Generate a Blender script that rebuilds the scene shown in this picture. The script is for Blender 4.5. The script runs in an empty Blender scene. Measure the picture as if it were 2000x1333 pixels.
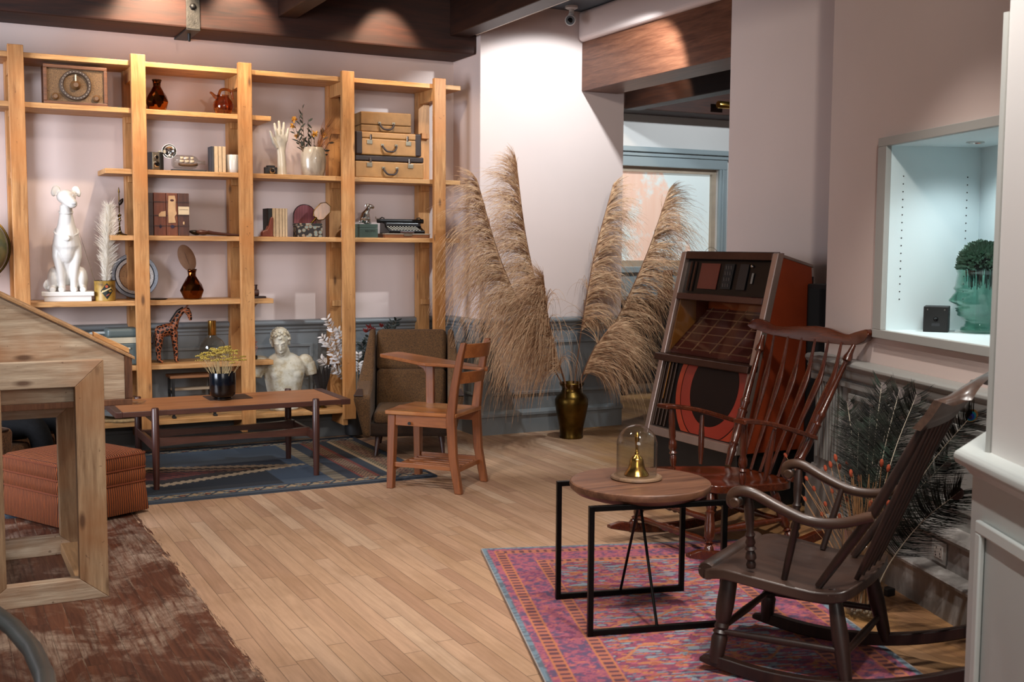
import bpy, bmesh, math, random
from math import sin, cos, pi, radians, sqrt, atan2
from mathutils import Vector, Matrix, noise as mnoise
random.seed(7)
SC = bpy.context.scene
COL = SC.collection
V = Vector

# ------------------------------------------------------------------ camera
FOC, YAW, PIT, ROL, CAMH = 2198.85, radians(27.4265), radians(4.8344), radians(0.35276), 1.35
_f = V((sin(YAW)*cos(PIT), cos(YAW)*cos(PIT), -sin(PIT)))
_r = V((cos(YAW), -sin(YAW), 0)); _u = _r.cross(_f)
RX = _r*cos(ROL)+_u*sin(ROL); UX = _u*cos(ROL)-_r*sin(ROL)
CAM = V((0, 0, CAMH))
def ray(x, y): return RX*((x-1000)/FOC) + UX*(-(y-666.5)/FOC) + _f
def aZ(x, y, z=0.0): d = ray(x, y); return CAM+d*((z-CAMH)/d.z)
def aY(x, y, Y): d = ray(x, y); return CAM+d*(Y/d.y)
def aX(x, y, X): d = ray(x, y); return CAM+d*(X/d.x)
cam = bpy.data.cameras.new('camera'); co = bpy.data.objects.new('camera', cam); COL.objects.link(co)
m = Matrix((RX, UX, -_f)).transposed().to_4x4(); m.translation = CAM
co.matrix_world = m
cam.sensor_width = 36; cam.lens = FOC/2000*36; cam.clip_start = .05
cam.dof.use_dof = True; cam.dof.focus_distance = 5.8; cam.dof.aperture_fstop = 8.0
SC.camera = co

# ------------------------------------------------------------------ mesh builder
class B:
    def __init__(s): s.v = []; s.f = []
    def add(s, vs, fs, M=None):
        n = len(s.v)
        s.v += [tuple(M @ V(p)) if M is not None else tuple(p) for p in vs]
        s.f += [tuple(i+n for i in f) for f in fs]; return s
    def box(s, c, d, M=None, rz=0, rx=0, ry=0):
        x, y, z = d[0]/2, d[1]/2, d[2]/2
        T = Matrix.Translation(c) @ Matrix.Rotation(rz, 4, 'Z') @ Matrix.Rotation(ry, 4, 'Y') @ Matrix.Rotation(rx, 4, 'X')
        if M is not None: T = M @ T
        return s.add([(-x,-y,-z),(x,-y,-z),(x,y,-z),(-x,y,-z),(-x,-y,z),(x,-y,z),(x,y,z),(-x,y,z)],
                     [(0,3,2,1),(4,5,6,7),(0,1,5,4),(1,2,6,5),(2,3,7,6),(3,0,4,7)], T)
    def box2(s, a, b, M=None):
        return s.box([(a[i]+b[i])/2 for i in range(3)], [abs(b[i]-a[i]) for i in range(3)], M)
    def bar(s, p, q, w, h, up=(0,0,1), ext=0):
        p = V(p); q = V(q); x = (q-p).normalized(); p = p-x*ext; q = q+x*ext
        y = V(up).cross(x)
        if y.length < 1e-4: y = V((0,1,0)).cross(x)
        y.normalize(); z = x.cross(y)
        M = Matrix((x, y, z)).transposed().to_4x4(); M.translation = (p+q)/2
        return s.box((0,0,0), ((q-p).length, w, h), M)
    def tube(s, pts, r, seg=10, cap=True, flat=1.0, up=None):
        pts = [V(p) for p in pts]; n = len(pts)
        if not hasattr(r, '__len__'): r = [r]*n
        base = len(s.v); prev = None
        for i, p in enumerate(pts):
            t = (pts[min(i+1,n-1)]-pts[max(i-1,0)])
            if t.length < 1e-9: t = V((0,0,1))
            t.normalize()
            if prev is None:
                ref = V(up) if up is not None else (V((0,0,1)) if abs(t.z) < .9 else V((1,0,0)))
                a = ref - t*ref.dot(t); a.normalize()
            else:
                a = prev - t*prev.dot(t)
                if a.length < 1e-6: a = t.orthogonal()
                a.normalize()
            prev = a; b2 = t.cross(a)
            for k in range(seg):
                an = 2*pi*k/seg
                s.v.append(tuple(p + a*(cos(an)*r[i]*flat) + b2*(sin(an)*r[i])))
        for i in range(n-1):
            for k in range(seg):
                k2 = (k+1) % seg
                s.f.append((base+i*seg+k, base+i*seg+k2, base+(i+1)*seg+k2, base+(i+1)*seg+k))
        if cap:
            s.f.append(tuple(base+k for k in range(seg))[::-1]); s.f.append(tuple(base+(n-1)*seg+k for k in range(seg)))
        return s
    def turn(s, p, q, prof, seg=14):
        p = V(p); q = V(q)
        return s.tube([p.lerp(q, t) for t, _ in prof], [r for _, r in prof], seg)
    def lathe(s, prof, seg=28, c=(0,0,0), M=None, cap=True, mod=None):
        base = len(s.v); T = M if M is not None else Matrix.Translation(c)
        for i, (r, z) in enumerate(prof):
            for k in range(seg):
                a = 2*pi*k/seg; rr = r*(mod(a, i/(len(prof)-1)) if mod else 1)
                s.v.append(tuple(T @ V((cos(a)*rr, sin(a)*rr, z))))
        for i in range(len(prof)-1):
            for k in range(seg):
                k2 = (k+1) % seg
                s.f.append((base+i*seg+k, base+i*seg+k2, base+(i+1)*seg+k2, base+(i+1)*seg+k))
        if cap:
            s.f.append(tuple(base+k for k in range(seg))[::-1]); s.f.append(tuple(base+(len(prof)-1)*seg+k for k in range(seg)))
        return s
    def ball(s, c, r, seg=14, rings=9, M=None):
        if not hasattr(r, '__len__'): r = (r, r, r)
        T = Matrix.Translation(c) @ (M if M is not None else Matrix())
        prof = [(max(sin(pi*i/rings), .02), -cos(pi*i/rings)) for i in range(rings+1)]
        return s.lathe(prof, seg, M=T @ Matrix.Diagonal((r[0], r[1], r[2], 1)))
    def prism(s, poly, d, M=None):
        # poly in XZ plane, extruded from y=-d/2 to y=d/2
        n = len(poly); vs = [(x, -d/2, z) for x, z in poly]+[(x, d/2, z) for x, z in poly]
        return s.add(vs, [tuple(range(n)), tuple(range(2*n-1, n-1, -1))]+[(i, i+n, (i+1) % n+n, (i+1) % n) for i in range(n)], M)
    def loft(s, rings, cap=True, closed=True):
        base = len(s.v); k = len(rings[0])
        for r in rings: s.v += [tuple(p) for p in r]
        for i in range(len(rings)-1):
            for j in range(k if closed else k-1):
                j2 = (j+1) % k
                s.f.append((base+i*k+j, base+i*k+j2, base+(i+1)*k+j2, base+(i+1)*k+j))
        if cap and closed:
            s.f.append(tuple(base+j for j in range(k))[::-1]); s.f.append(tuple(base+(len(rings)-1)*k+j for j in range(k)))
        return s
    def leaf(s, p, d, n, L, w, bend=.15):
        p = V(p); d = V(d).normalized(); n = V(n); sd = d.cross(n)
        if sd.length < 1e-5: sd = d.orthogonal()
        sd.normalize(); n = sd.cross(d); prof = [(0,.12),(.25,.8),(.5,1),(.75,.7),(1,.03)]
        vs = []
        for t, k in prof:
            c = p+d*(L*t)-n*(bend*L*t*t)
            vs += [c-sd*(w/2*k), c+n*(w*.12*k), c+sd*(w/2*k)]
        fs = []
        for i in range(4):
            a = i*3; fs += [(a,a+1,a+4,a+3),(a+1,a+2,a+5,a+4)]
        return s.add(vs, fs)
    def obj(s, name, mat, parent=None, smooth=40, bevel=0, bseg=2, sub=0, solid=0, fix=True, solidoff=-1):
        me = bpy.data.meshes.new(name); me.from_pydata(s.v, [], s.f)
        if fix:
            bm = bmesh.new(); bm.from_mesh(me); bmesh.ops.recalc_face_normals(bm, faces=bm.faces); bm.to_mesh(me); bm.free()
        if smooth:
            me.polygons.foreach_set('use_smooth', [True]*len(me.polygons))
            if smooth < 180: me.set_sharp_from_angle(angle=radians(smooth))
        if mat: me.materials.append(mat)
        o = bpy.data.objects.new(name, me); COL.objects.link(o)
        if parent: o.parent = parent
        if solid: md = o.modifiers.new('solid', 'SOLIDIFY'); md.thickness = solid; md.offset = solidoff
        if bevel:
            md = o.modifiers.new('bevel', 'BEVEL'); md.width = bevel; md.segments = bseg; md.limit_method = 'ANGLE'; md.angle_limit = radians(35)
            md.harden_normals = False
        if sub: md = o.modifiers.new('sub', 'SUBSURF'); md.levels = sub; md.render_levels = sub
        return o
def thing(name, label, cat, loc=(0,0,0), rz=0, group=None):
    o = bpy.data.objects.new(name, None); COL.objects.link(o); o.empty_display_size = .1
    o.location = loc; o.rotation_euler = (0, 0, rz); o['label'] = label; o['category'] = cat
    if group: o['group'] = group
    return o
def tag(o, label, cat, group=None, kind=None):
    o['label'] = label; o['category'] = cat
    if group: o['group'] = group
    if kind: o['kind'] = kind
    return o
def struct(o, label=None):
    o['kind'] = 'structure'
    if label: o['label'] = label
    return o
def dup(root, loc=None, rz=None, label=None, scale=None):
    r = root.copy(); COL.objects.link(r)
    if loc is not None: r.location = loc
    if rz is not None: r.rotation_euler = (0, 0, rz)
    if label: r['label'] = label
    if scale: r.scale = (scale,)*3
    for ch in list(root.children):
        c = ch.copy(); COL.objects.link(c); c.parent = r
        for g in list(ch.children):
            d = g.copy(); COL.objects.link(d); d.parent = c
    return r
def path(ctrl, n=8):
    # Catmull-Rom through control points
    P = [V(p) for p in ctrl]; P = [P[0]*2-P[1]]+P+[P[-1]*2-P[-2]]; out = []
    for i in range(1, len(P)-2):
        a, b, c, d = P[i-1:i+3]
        for k in range(n):
            t = k/n
            out.append(.5*((2*b)+(c-a)*t+(2*a-5*b+4*c-d)*t*t+(3*b-a-3*c+d)*t**3))
    out.append(P[-2]); return out
def lerp1(tab, t):
    for (a, x), (b, y) in zip(tab, tab[1:]):
        if t <= b: return x+(y-x)*(t-a)/(b-a) if b > a else y
    return tab[-1][1]

# ------------------------------------------------------------------ materials
def hx(h):
    h = h.lstrip('#'); c = [int(h[i:i+2], 16)/255 for i in (0,2,4)]
    return tuple([(x/12.92 if x <= .04045 else ((x+.055)/1.055)**2.4) for x in c]+[1])
class NT:
    def __init__(s, name):
        s.m = bpy.data.materials.new(name); s.m.use_nodes = True; s.t = s.m.node_tree; s.t.nodes.clear()
        s.out = s.n('ShaderNodeOutputMaterial'); s.p = s.n('ShaderNodeBsdfPrincipled'); s.l(s.p.outputs[0], s.out.inputs[0])
    def n(s, typ, **kw):
        nd = s.t.nodes.new(typ)
        for k, v in kw.items(): setattr(nd, k, v)
        return nd
    def l(s, a, b): s.t.links.new(a, b)
    def put(s, inp, v):
        if hasattr(v, 'is_output') or isinstance(v, bpy.types.NodeSocket): s.l(v, inp)
        else: inp.default_value = v
    def coord(s, scale=(1,1,1), kind='Object', rnd=True, rot=(0,0,0)):
        tc = s.n('ShaderNodeTexCoord'); mp = s.n('ShaderNodeMapping'); mp.inputs['Scale'].default_value = scale; mp.inputs['Rotation'].default_value = rot
        if rnd:
            oi = s.n('ShaderNodeObjectInfo'); ad = s.n('ShaderNodeVectorMath', operation='ADD'); ml = s.n('ShaderNodeMath', operation='MULTIPLY'); ml.inputs[1].default_value = 13.7
            s.l(oi.outputs['Random'], ml.inputs[0]); s.l(tc.outputs[kind], ad.inputs[0]); s.l(ml.outputs[0], ad.inputs[1]); s.l(ad.outputs[0], mp.inputs[0])
        else: s.l(tc.outputs[kind], mp.inputs[0])
        return mp.outputs[0]
    def noise(s, vec, scale, detail=4, rough=.55, dist=0, out='Fac'):
        nd = s.n('ShaderNodeTexNoise'); nd.inputs['Scale'].default_value = scale; nd.inputs['Detail'].default_value = detail
        nd.inputs['Roughness'].default_value = rough; nd.inputs['Distortion'].default_value = dist; s.l(vec, nd.inputs['Vector']); return nd.outputs[out]
    def ramp(s, fac, stops, interp='LINEAR'):
        r = s.n('ShaderNodeValToRGB'); r.color_ramp.interpolation = interp; e = r.color_ramp.elements
        while len(e) < len(stops): e.new(.5)
        for i, (p, c) in enumerate(stops):
            e[i].position = p; e[i].color = c if len(c) == 4 else (*c, 1)
        s.l(fac, r.inputs[0]); return r.outputs[0]
    def mix(s, fac, a, b, mode='MIX'):
        x = s.n('ShaderNodeMix', data_type='RGBA', blend_type=mode); s.put(x.inputs[0], fac); s.put(x.inputs[6], a); s.put(x.inputs[7], b); return x.outputs[2]
    def math(s, op, a, b=0.0, c=None, clamp=False):
        x = s.n('ShaderNodeMath', operation=op); x.use_clamp = clamp; s.put(x.inputs[0], a); s.put(x.inputs[1], b)
        if c is not None: s.put(x.inputs[2], c)
        return x.outputs[0]
    def bump(s, h, strength=.2, dist=.01):
        b = s.n('ShaderNodeBump'); b.inputs['Strength'].default_value = strength; b.inputs['Distance'].default_value = dist
        s.l(h, b.inputs['Height']); s.l(b.outputs[0], s.p.inputs['Normal'])
    def set(s, **kw):
        for k, v in kw.items(): s.put(s.p.inputs[k.replace('_', ' ')], v)
        return s.m
def g(v): return (v, v, v, 1)
def plain(name, c, rough=.5, metal=0, var=.12, vs=6, bump=0, bs=60, coat=0, **kw):
    t = NT(name); c = hx(c) if isinstance(c, str) else c; vec = t.coord()
    n = t.noise(vec, vs, 5); dk = tuple(x*(1-var) for x in c[:3])+(1,); lt = tuple(min(1, x*(1+var)) for x in c[:3])+(1,)
    t.set(Base_Color=t.ramp(n, [(.3, dk), (.7, lt)]), Roughness=rough, Metallic=metal)
    if coat: t.set(Coat_Weight=coat, Coat_Roughness=.15)
    if bump: t.bump(t.noise(vec, bs, 3), bump, .004)
    for k, v in kw.items(): t.put(t.p.inputs[k.replace('_', ' ')], v)
    return t.m
def wood(name, c1, c2, axis='X', sc=1.0, rough=.5, coat=0, knots=0, bump=.12, blotch=None, scuff=0):
    t = NT(name); st = {'X': (1.2,14,14), 'Y': (14,1.2,14), 'Z': (14,14,1.2)}[axis]
    vec = t.coord(tuple(x*sc for x in st)); a = t.math('ADD', t.math('MULTIPLY', t.noise(vec, 1.6, 6, .6, .9), .62), t.math('MULTIPLY', t.noise(vec, 4.7, 4, .6, .5), .38))
    fine = t.noise(vec, 9, 3, .6)
    c = t.ramp(a, [(.34, hx(c1)), (.5, tuple((p+q)/2 for p, q in zip(hx(c1), hx(c2)))), (.66, hx(c2))])
    c = t.mix(.35, c, t.ramp(fine, [(.3, g(.45)), (.65, g(1))]), 'MULTIPLY')
    base = t.coord((1,1,1))
    if blotch:
        bl = t.noise(base, 3.2, 3); c = t.mix(t.ramp(bl, [(.45, g(0)), (.7, g(.8))]), c, hx(blotch))
    if knots:
        st2 = {'X': (3,9,9), 'Y': (9,3,9), 'Z': (9,9,3)}[axis]
        kv = t.coord(st2); vo = t.n('ShaderNodeTexVoronoi'); vo.inputs['Scale'].default_value = 1.3; t.l(kv, vo.inputs['Vector'])
        sk = t.ramp(t.noise(base, 55, 2, .5), [(.70, g(0)), (.76, g(.8))]); kk = t.math('MAXIMUM', t.ramp(vo.outputs['Distance'], [(.07, g(1)), (.17, g(0))]), sk); c = t.mix(t.math('MULTIPLY', kk, knots), c, hx('#4a2a14'))
    if scuff: c = t.mix(t.math('MULTIPLY', t.ramp(t.noise(t.coord((1,1.6,1)), 34, 4, .7), [(.66, g(0)), (.74, g(1))]), scuff), c, hx('#93857b'))
    t.set(Base_Color=c, Roughness=rough)
    if coat: t.set(Coat_Weight=coat, Coat_Roughness=.18)
    t.bump(fine, bump, .003); return t.m
def metal(name, c, rough=.25, var=.15): return plain(name, c, rough, 1.0, var, 9)
def glass(name, c='#ffffff', rough=0.0, ior=1.45):
    t = NT(name); t.set(Base_Color=hx(c), Roughness=rough, Transmission_Weight=1.0, IOR=ior); return t.m
def thin_glass(name, tint='#ffffff', refl=.9, body=0.0):
    t = NT(name); tr = t.n('ShaderNodeBsdfTransparent'); tr.inputs[0].default_value = hx(tint); gl = t.n('ShaderNodeBsdfGlossy'); gl.inputs['Roughness'].default_value = .02
    fr = t.n('ShaderNodeLayerWeight'); fr.inputs[0].default_value = .5; mx = t.n('ShaderNodeMixShader'); t.l(t.math('MULTIPLY_ADD', t.math('POWER', fr.outputs['Facing'], 4.0), .75*refl, .035*refl, clamp=True), mx.inputs[0]); t.l(tr.outputs[0], mx.inputs[1]); t.l(gl.outputs[0], mx.inputs[2]); res = mx.outputs[0]
    if body:
        t.p.inputs['Base Color'].default_value = hx(tint); t.p.inputs['Transmission Weight'].default_value = 1; t.p.inputs['Roughness'].default_value = .0
        m2 = t.n('ShaderNodeMixShader'); m2.inputs[0].default_value = body; t.l(res, m2.inputs[1]); t.l(t.p.outputs[0], m2.inputs[2]); res = m2.outputs[0]
    t.l(res, t.out.inputs[0]); return t.m
def fabric(name, c1, c2, sc=220, bump=.5, rough=.95):
    t = NT(name); v = t.coord(); a = t.noise(v, sc, 3, .7); b = t.noise(v, 5, 3)
    c = t.ramp(a, [(.35, hx(c1)), (.65, hx(c2))]); c = t.mix(.25, c, t.ramp(b, [(.3, g(.6)), (.7, g(1))]), 'MULTIPLY')
    t.set(Base_Color=c, Roughness=rough); t.put(t.p.inputs['Sheen Weight'], .04); t.bump(a, bump, .004); return t.m
def attr_mat(name, rough=.95, bump=.4, bs=500):
    t = NT(name); a = t.n('ShaderNodeAttribute', attribute_name='col'); v = t.coord(); n = t.noise(v, bs, 2)
    c = t.mix(.45, a.outputs['Color'], t.ramp(n, [(.3, g(.45)), (.7, g(1.0))]), 'MULTIPLY')
    t.set(Base_Color=c, Roughness=rough); t.bump(n, bump, .003); return t.m
M = {}
M['pine'] = wood('pine_post', '#94602f', '#cf9960', 'Z', 1, .55, knots=.8, blotch='#b06f35')
M['pineX'] = wood('pine_board', '#a06c38', '#d6a66e', 'X', 1, .55, knots=.6)
M['oldpineX'] = wood('reclaimed_pine_rail', '#8b6f56', '#cdbba4', 'X', 1, .7, knots=.85, blotch='#9c6a42', bump=.4)
M['oldpineZ'] = wood('reclaimed_pine_post', '#7a5a3e', '#b89a78', 'Z', 1, .7, knots=.85, blotch='#8f6039', bump=.4)
M['oldpineY'] = wood('reclaimed_pine_side', '#94704c', '#b98c5e', 'Y', 1, .7, knots=.4)
M['barkend'] = wood('rough_bark_edge', '#4a2c1c', '#7a5036', 'Z', 2, .85, bump=.6)
M['teak'] = wood('teak_top', '#855330', '#aa7148', 'X', .9, .42, bump=.05)
M['rosewood'] = wood('dark_rosewood', '#32170f', '#4e281c', 'X', 1, .4, coat=.15)
M['rosewoodZ'] = wood('dark_rosewood_leg', '#2c140e', '#48231a', 'Z', 1, .4, coat=.15)
M['oakX'] = wood('school_oak', '#7d4520', '#a06236', 'X', 1, .42, coat=.25, blotch='#8a4e25')
M['oakZ'] = wood('school_oak_post', '#6e3a1a', '#8f532b', 'Z', 1, .42, coat=.25)
M['mahog'] = wood('glossy_mahogany', '#2e1006', '#54220e', 'Z', 1.2, .25, coat=.45, bump=.04)
M['mahogX'] = wood('glossy_mahogany_crest', '#351207', '#5b2812', 'Y', 1.2, .22, coat=.5, bump=.04)
M['walnut'] = wood('worn_dark_walnut', '#160a07', '#301910', 'Z', 1.1, .45, coat=.1, bump=.1)
M['walnutX'] = wood('worn_walnut_seat', '#1d110d', '#38251c', 'X', .8, .40, coat=.12, blotch='#44332b', bump=.08, scuff=.55)
M['walnutA'] = wood('worn_walnut_arm', '#2c1b12', '#4c3222', 'X', .9, .42, coat=.15, blotch='#2a1a13', bump=.1)
M['sheesham'] = wood('round_sheesham_top', '#3b2016', '#80573f', 'X', .8, .45, bump=.06)
M['beam'] = wood('dark_stained_beam', '#1f0a03', '#421c0a', 'X', .9, .72, bump=.1)
M['beamY'] = wood('dark_stained_cross_beam', '#1c0a05', '#361a0c', 'Y', .9, .5, bump=.1)
M['header'] = wood('veneered_header_beam', '#4a2618', '#7a4d36', 'Y', 1.0, .4, bump=.04)
M['darkmetal'] = plain('blackened_steel', '#1c1b1b', .38, .9, .2)
M['iron'] = plain('pitted_iron', '#3a3835', .6, .7, .35, 40, .6, 120)
M['black'] = plain('matte_black', '#0d0c0c', .5, 0, .2)
M['blackgloss'] = plain('gloss_black', '#050405', .18, 0, .1)
M['brass'] = metal('polished_brass', '#c79a4e', .2)
M['oldbrass'] = metal('antique_brass', '#5a441e', .34, .45)
M['chrome'] = metal('chrome', '#c9c6c2', .12)
M['nickel'] = metal('worn_nickel', '#a69a86', .35, .3)
M['glass'] = thin_glass('clear_glass', '#f7f7f5', 1.0)
M['white'] = plain('white_paint', '#e4e3e0', .5, 0, .03)
# ------------------------------------------------------------------ room materials
def paint(name, c, rough=.6, var=.03, weave=0):
    t = NT(name); v = t.coord(rnd=False); n = t.noise(v, 1.3, 4); c = hx(c)
    col = t.ramp(n, [(.3, tuple(x*(1-var) for x in c[:3])), (.7, tuple(min(1, x*(1+var)) for x in c[:3]))])
    t.set(Base_Color=col, Roughness=rough); t.bump(t.noise(v, 180, 2), .05, .002); return t.m
M['wall'] = paint('dusty_pink_paint', '#d1beb7', .75)
M['wallwhite'] = paint('offwhite_paint', '#dfdbd8', .7)
M['wains'] = paint('blue_grey_wainscot_paint', '#75797b', .36)
M['wainsr'] = paint('grey_wainscot_paint', '#8f8e8a', .36)
M['trimwhite'] = paint('soft_white_trim', '#c9cfcc', .4)
M['nichepaint'] = paint('pale_aqua_niche_paint', '#d2e1e4', .5)
M['nicheframe'] = paint('grey_niche_frame_paint', '#a0a09c', .5)
M['slate'] = paint('slate_ceiling_paint', '#4a525b', .7)
def stone():
    t = NT('streaked_grey_plinth'); v = t.coord((1,1,.35), rnd=False); n = t.noise(v, 9, 6, .65, 1.6)
    t.set(Base_Color=t.ramp(n, [(.3, hx('#6f6b68')), (.55, hx('#8f8a86')), (.75, hx('#b5b3b0'))]), Roughness=.42); return t.m
M['stone'] = stone()

def floor_mat():
    t = NT('worn_strip_floor'); tc = t.n('ShaderNodeTexCoord'); sp = t.n('ShaderNodeSeparateXYZ'); t.l(tc.outputs['Object'], sp.inputs[0])
    x, y = sp.outputs[0], sp.outputs[1]; m = t.math
    bw = .068
    ix = m('FLOOR', m('DIVIDE', x, bw)); wn = t.n('ShaderNodeTexWhiteNoise', noise_dimensions='1D'); t.l(ix, wn.inputs['W'])
    yo = m('ADD', y, m('MULTIPLY', wn.outputs['Value'], 7.0)); iy = m('FLOOR', m('DIVIDE', yo, .85))
    cb = t.n('ShaderNodeCombineXYZ'); t.l(ix, cb.inputs[0]); t.l(iy, cb.inputs[1])
    w2 = t.n('ShaderNodeTexWhiteNoise', noise_dimensions='2D'); t.l(cb.outputs[0], w2.inputs['Vector']); rnd = w2.outputs['Value']
    fx = m('FRACT', m('DIVIDE', x, bw)); fy = m('FRACT', m('DIVIDE', yo, .85))
    ex = m('MINIMUM', fx, m('SUBTRACT', 1.0, fx)); ey = m('MINIMUM', fy, m('SUBTRACT', 1.0, fy))
    seam = m('MAXIMUM', m('LESS_THAN', ex, .018), m('LESS_THAN', ey, .0022))
    off = t.n('ShaderNodeCombineXYZ'); t.l(m('MULTIPLY', rnd, 31.0), off.inputs[0]); t.l(m('MULTIPLY', rnd, 17.0), off.inputs[1])
    gv = t.n('ShaderNodeVectorMath', operation='ADD'); t.l(tc.outputs['Object'], gv.inputs[0]); t.l(off.outputs[0], gv.inputs[1])
    mp = t.n('ShaderNodeMapping'); mp.inputs['Scale'].default_value = (26, 1.6, 1); t.l(gv.outputs[0], mp.inputs[0])
    grain = t.noise(mp.outputs[0], 1.5, 6, .62, .8); fine = t.noise(mp.outputs[0], 7, 3, .6)
    light = t.ramp(rnd, [(0, hx('#98735a')), (.25, hx('#b3906f')), (.6, hx('#bf9d80')), (.85, hx('#a88265')), (1, hx('#c9ad91'))])
    light = t.mix(.38, light, hx('#b18d74'))
    light = t.mix(.5, light, t.ramp(grain, [(.25, g(.5)), (.6, g(1))]), 'MULTIPLY')
    wv = t.coord((1.5, .8, 1), rnd=False); blot = t.noise(wv, 2.2, 5, .6)
    light = t.mix(t.ramp(blot, [(.5, g(0)), (.72, g(.55))]), light, hx('#8c6a4c'))
    # orange unfaded boards beside the right wall
    rx = m('ADD', m('MULTIPLY', x, .95), m('MULTIPLY', y, -.31)); rr = m('ADD', rx, m('MULTIPLY', t.noise(wv, 1.6, 3), .6))
    light = t.mix(t.ramp(m('SUBTRACT', rr, 1.85), [(0, g(0)), (.35, g(.75))]), light, t.mix(t.ramp(blot, [(.35, g(0)), (.65, g(1))]), hx('#6b431f'), hx('#a3763f')))
    # dark stained zone
    en = t.noise(t.coord((60, 5, 1), rnd=False), 1.2, 4, .7); edge = m('ADD', .885, m('MULTIPLY', m('SUBTRACT', en, .5), .16))
    dz = m('LESS_THAN', x, edge)
    dark = t.ramp(grain, [(.2, hx('#2f170d')), (.5, hx('#573020')), (.8, hx('#6f422d'))])
    dark = t.mix(.5, dark, t.ramp(rnd, [(0, g(.6)), (1, g(1.05))]), 'MULTIPLY')
    wp = t.noise(t.coord((1, .9, 1), rnd=False), 3.2, 6, .72, .6); wp2 = t.noise(mp.outputs[0], 2.6, 4, .7)
    worn = m('MULTIPLY', t.ramp(wp, [(.46, g(0)), (.62, g(1))]), t.ramp(wp2, [(.34, g(0)), (.58, g(1))]))
    dark = t.mix(m('MULTIPLY', worn, .85), dark, hx('#a08a78'))
    scr = t.noise(t.coord((90, 3, 1), rnd=False), 2.0, 3, .7)
    dseam = m('MULTIPLY', m('LESS_THAN', ex, .03), t.ramp(scr, [(.5, g(0)), (.62, g(.8))]))
    dark = t.mix(dseam, dark, hx('#a58e78'))
    c = t.mix(dz, light, dark); c = t.mix(m('MULTIPLY', seam, .6), c, hx('#2a1a12'))
    ro = t.ramp(grain, [(.2, g(.62)), (.8, g(.42))])
    t.set(Base_Color=c, Roughness=ro); t.p.inputs['Specular IOR Level'].default_value = .35
    t.bump(m('SUBTRACT', m('MULTIPLY', fine, .25), seam), .25, .002); return t.m
M['floor'] = floor_mat()
def far_pane():
    t = NT('flaking_painted_window_glass'); v = t.coord((1,1,1), rnd=False); n = t.noise(v, 3.0, 7, .68); n2 = t.noise(t.coord((6,1,.5), rnd=False), 3, 4)
    sp = t.n('ShaderNodeSeparateXYZ'); tc = t.n('ShaderNodeTexCoord'); t.l(tc.outputs['Object'], sp.inputs[0])
    # orange paint fills the left and lower part, a diagonal edge of bare frosted glass to the right
    dg = t.math('SUBTRACT', t.math('ADD', sp.outputs[0], t.math('MULTIPLY', sp.outputs[2], .45)), 7.69)
    k = t.math('MULTIPLY', t.ramp(n, [(.40, g(0)), (.52, g(1))]), t.math('LESS_THAN', t.math('ADD', dg, t.math('MULTIPLY', n2, .2)), .05))
    c = t.mix(k, hx('#c9d2d1'), t.mix(n2, hx('#dcc0b0'), hx('#d2a792')))
    t.set(Base_Color=c, Roughness=.6); t.l(c, t.p.inputs['Emission Color']); t.p.inputs['Emission Strength'].default_value = .40; return t.m
M['pane'] = far_pane()

# ------------------------------------------------------------------ room shell
YB, YC, ZC, XR = 7.61, 7.16, 3.04, 3.455
struct(B().box2((-3,-2,-.1), (10,9.7,0)).obj('floor', M['floor'], smooth=0))
struct(B().box2((-3,-2,ZC), (10,9.7,ZC+.1)).obj('ceiling', M['slate'], smooth=0))
struct(B().box2((-3,YB,0), (XR,YB+.14,ZC)).obj('wall_back', M['wall'], smooth=0))
struct(B().box2((XR,YC,0), (4.64,9.5,ZC)).obj('wall_column', M['wall'], smooth=0))
WX0, WX1, WZ0, WZ1, YW = 5.5, 7.33, 1.15, 2.15, 9.5
b = B(); b.box2((4.64,YW,0),(WX0,YW+.15,ZC)); b.box2((WX1,YW,0),(10,YW+.15,ZC)); b.box2((WX0,YW,0),(WX1,YW+.15,WZ0)); b.box2((WX0,YW,WZ1),(WX1,YW+.15,ZC))
struct(b.obj('wall_far', M['wallwhite'], smooth=0))
PX, PY0, PY1 = 4.274, 3.3, 5.44
struct(B().box2((PX,PY0,0), (4.8,PY1,ZC)).obj('wall_pier', M['wall'], smooth=0))
# window in the far room
w = struct(B().box2((WX0,YW+.07,WZ0),(WX1,YW+.09,WZ1)).obj('window_1', M['pane'], smooth=0))
b = B()
for a0, a1 in (((WX0,YW+.03,WZ0+.06),(WX0+.05,YW+.1,WZ1-.05)), ((WX1-.05,YW+.03,WZ0+.06),(WX1,YW+.1,WZ1-.05)), ((WX0,YW+.03,WZ0),(WX1,YW+.1,WZ0+.06)), ((WX0,YW+.03,WZ1-.05),(WX1,YW+.1,WZ1))): b.box2(a0, a1)
b.obj('sash', plain('beige_sash_paint', '#b3a08c', .5), w, smooth=0)
b = B(); b.box2((WX0-.12,YW-.03,WZ0),(WX0,YW,WZ1)); b.box2((WX1,YW-.03,WZ0),(WX1+.1,YW,WZ1)); b.box2((WX1+.03,YW-.045,WZ0),(WX1+.055,YW-.03,WZ1))
b.box2((WX0-.12,YW-.032,WZ1),(WX1+.1,YW,WZ1+.1)); b.box2((WX0-.12,YW-.05,WZ1+.1),(WX1+.14,YW,WZ1+.14)); b.box2((WX0-.14,YW-.08,WZ1+.14),(WX1+.17,YW,WZ1+.19)); b.box2((WX0-.12,YW-.06,WZ0-.06),(WX1+.12,YW,WZ0)); b.box2((WX0-.1,YW-.025,WZ0-.3),(WX1+.1,YW,WZ0-.06))
b.obj('window_casing', paint('grey_blue_casing_paint', '#9aa6aa', .4), w, smooth=0, bevel=.006)
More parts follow.
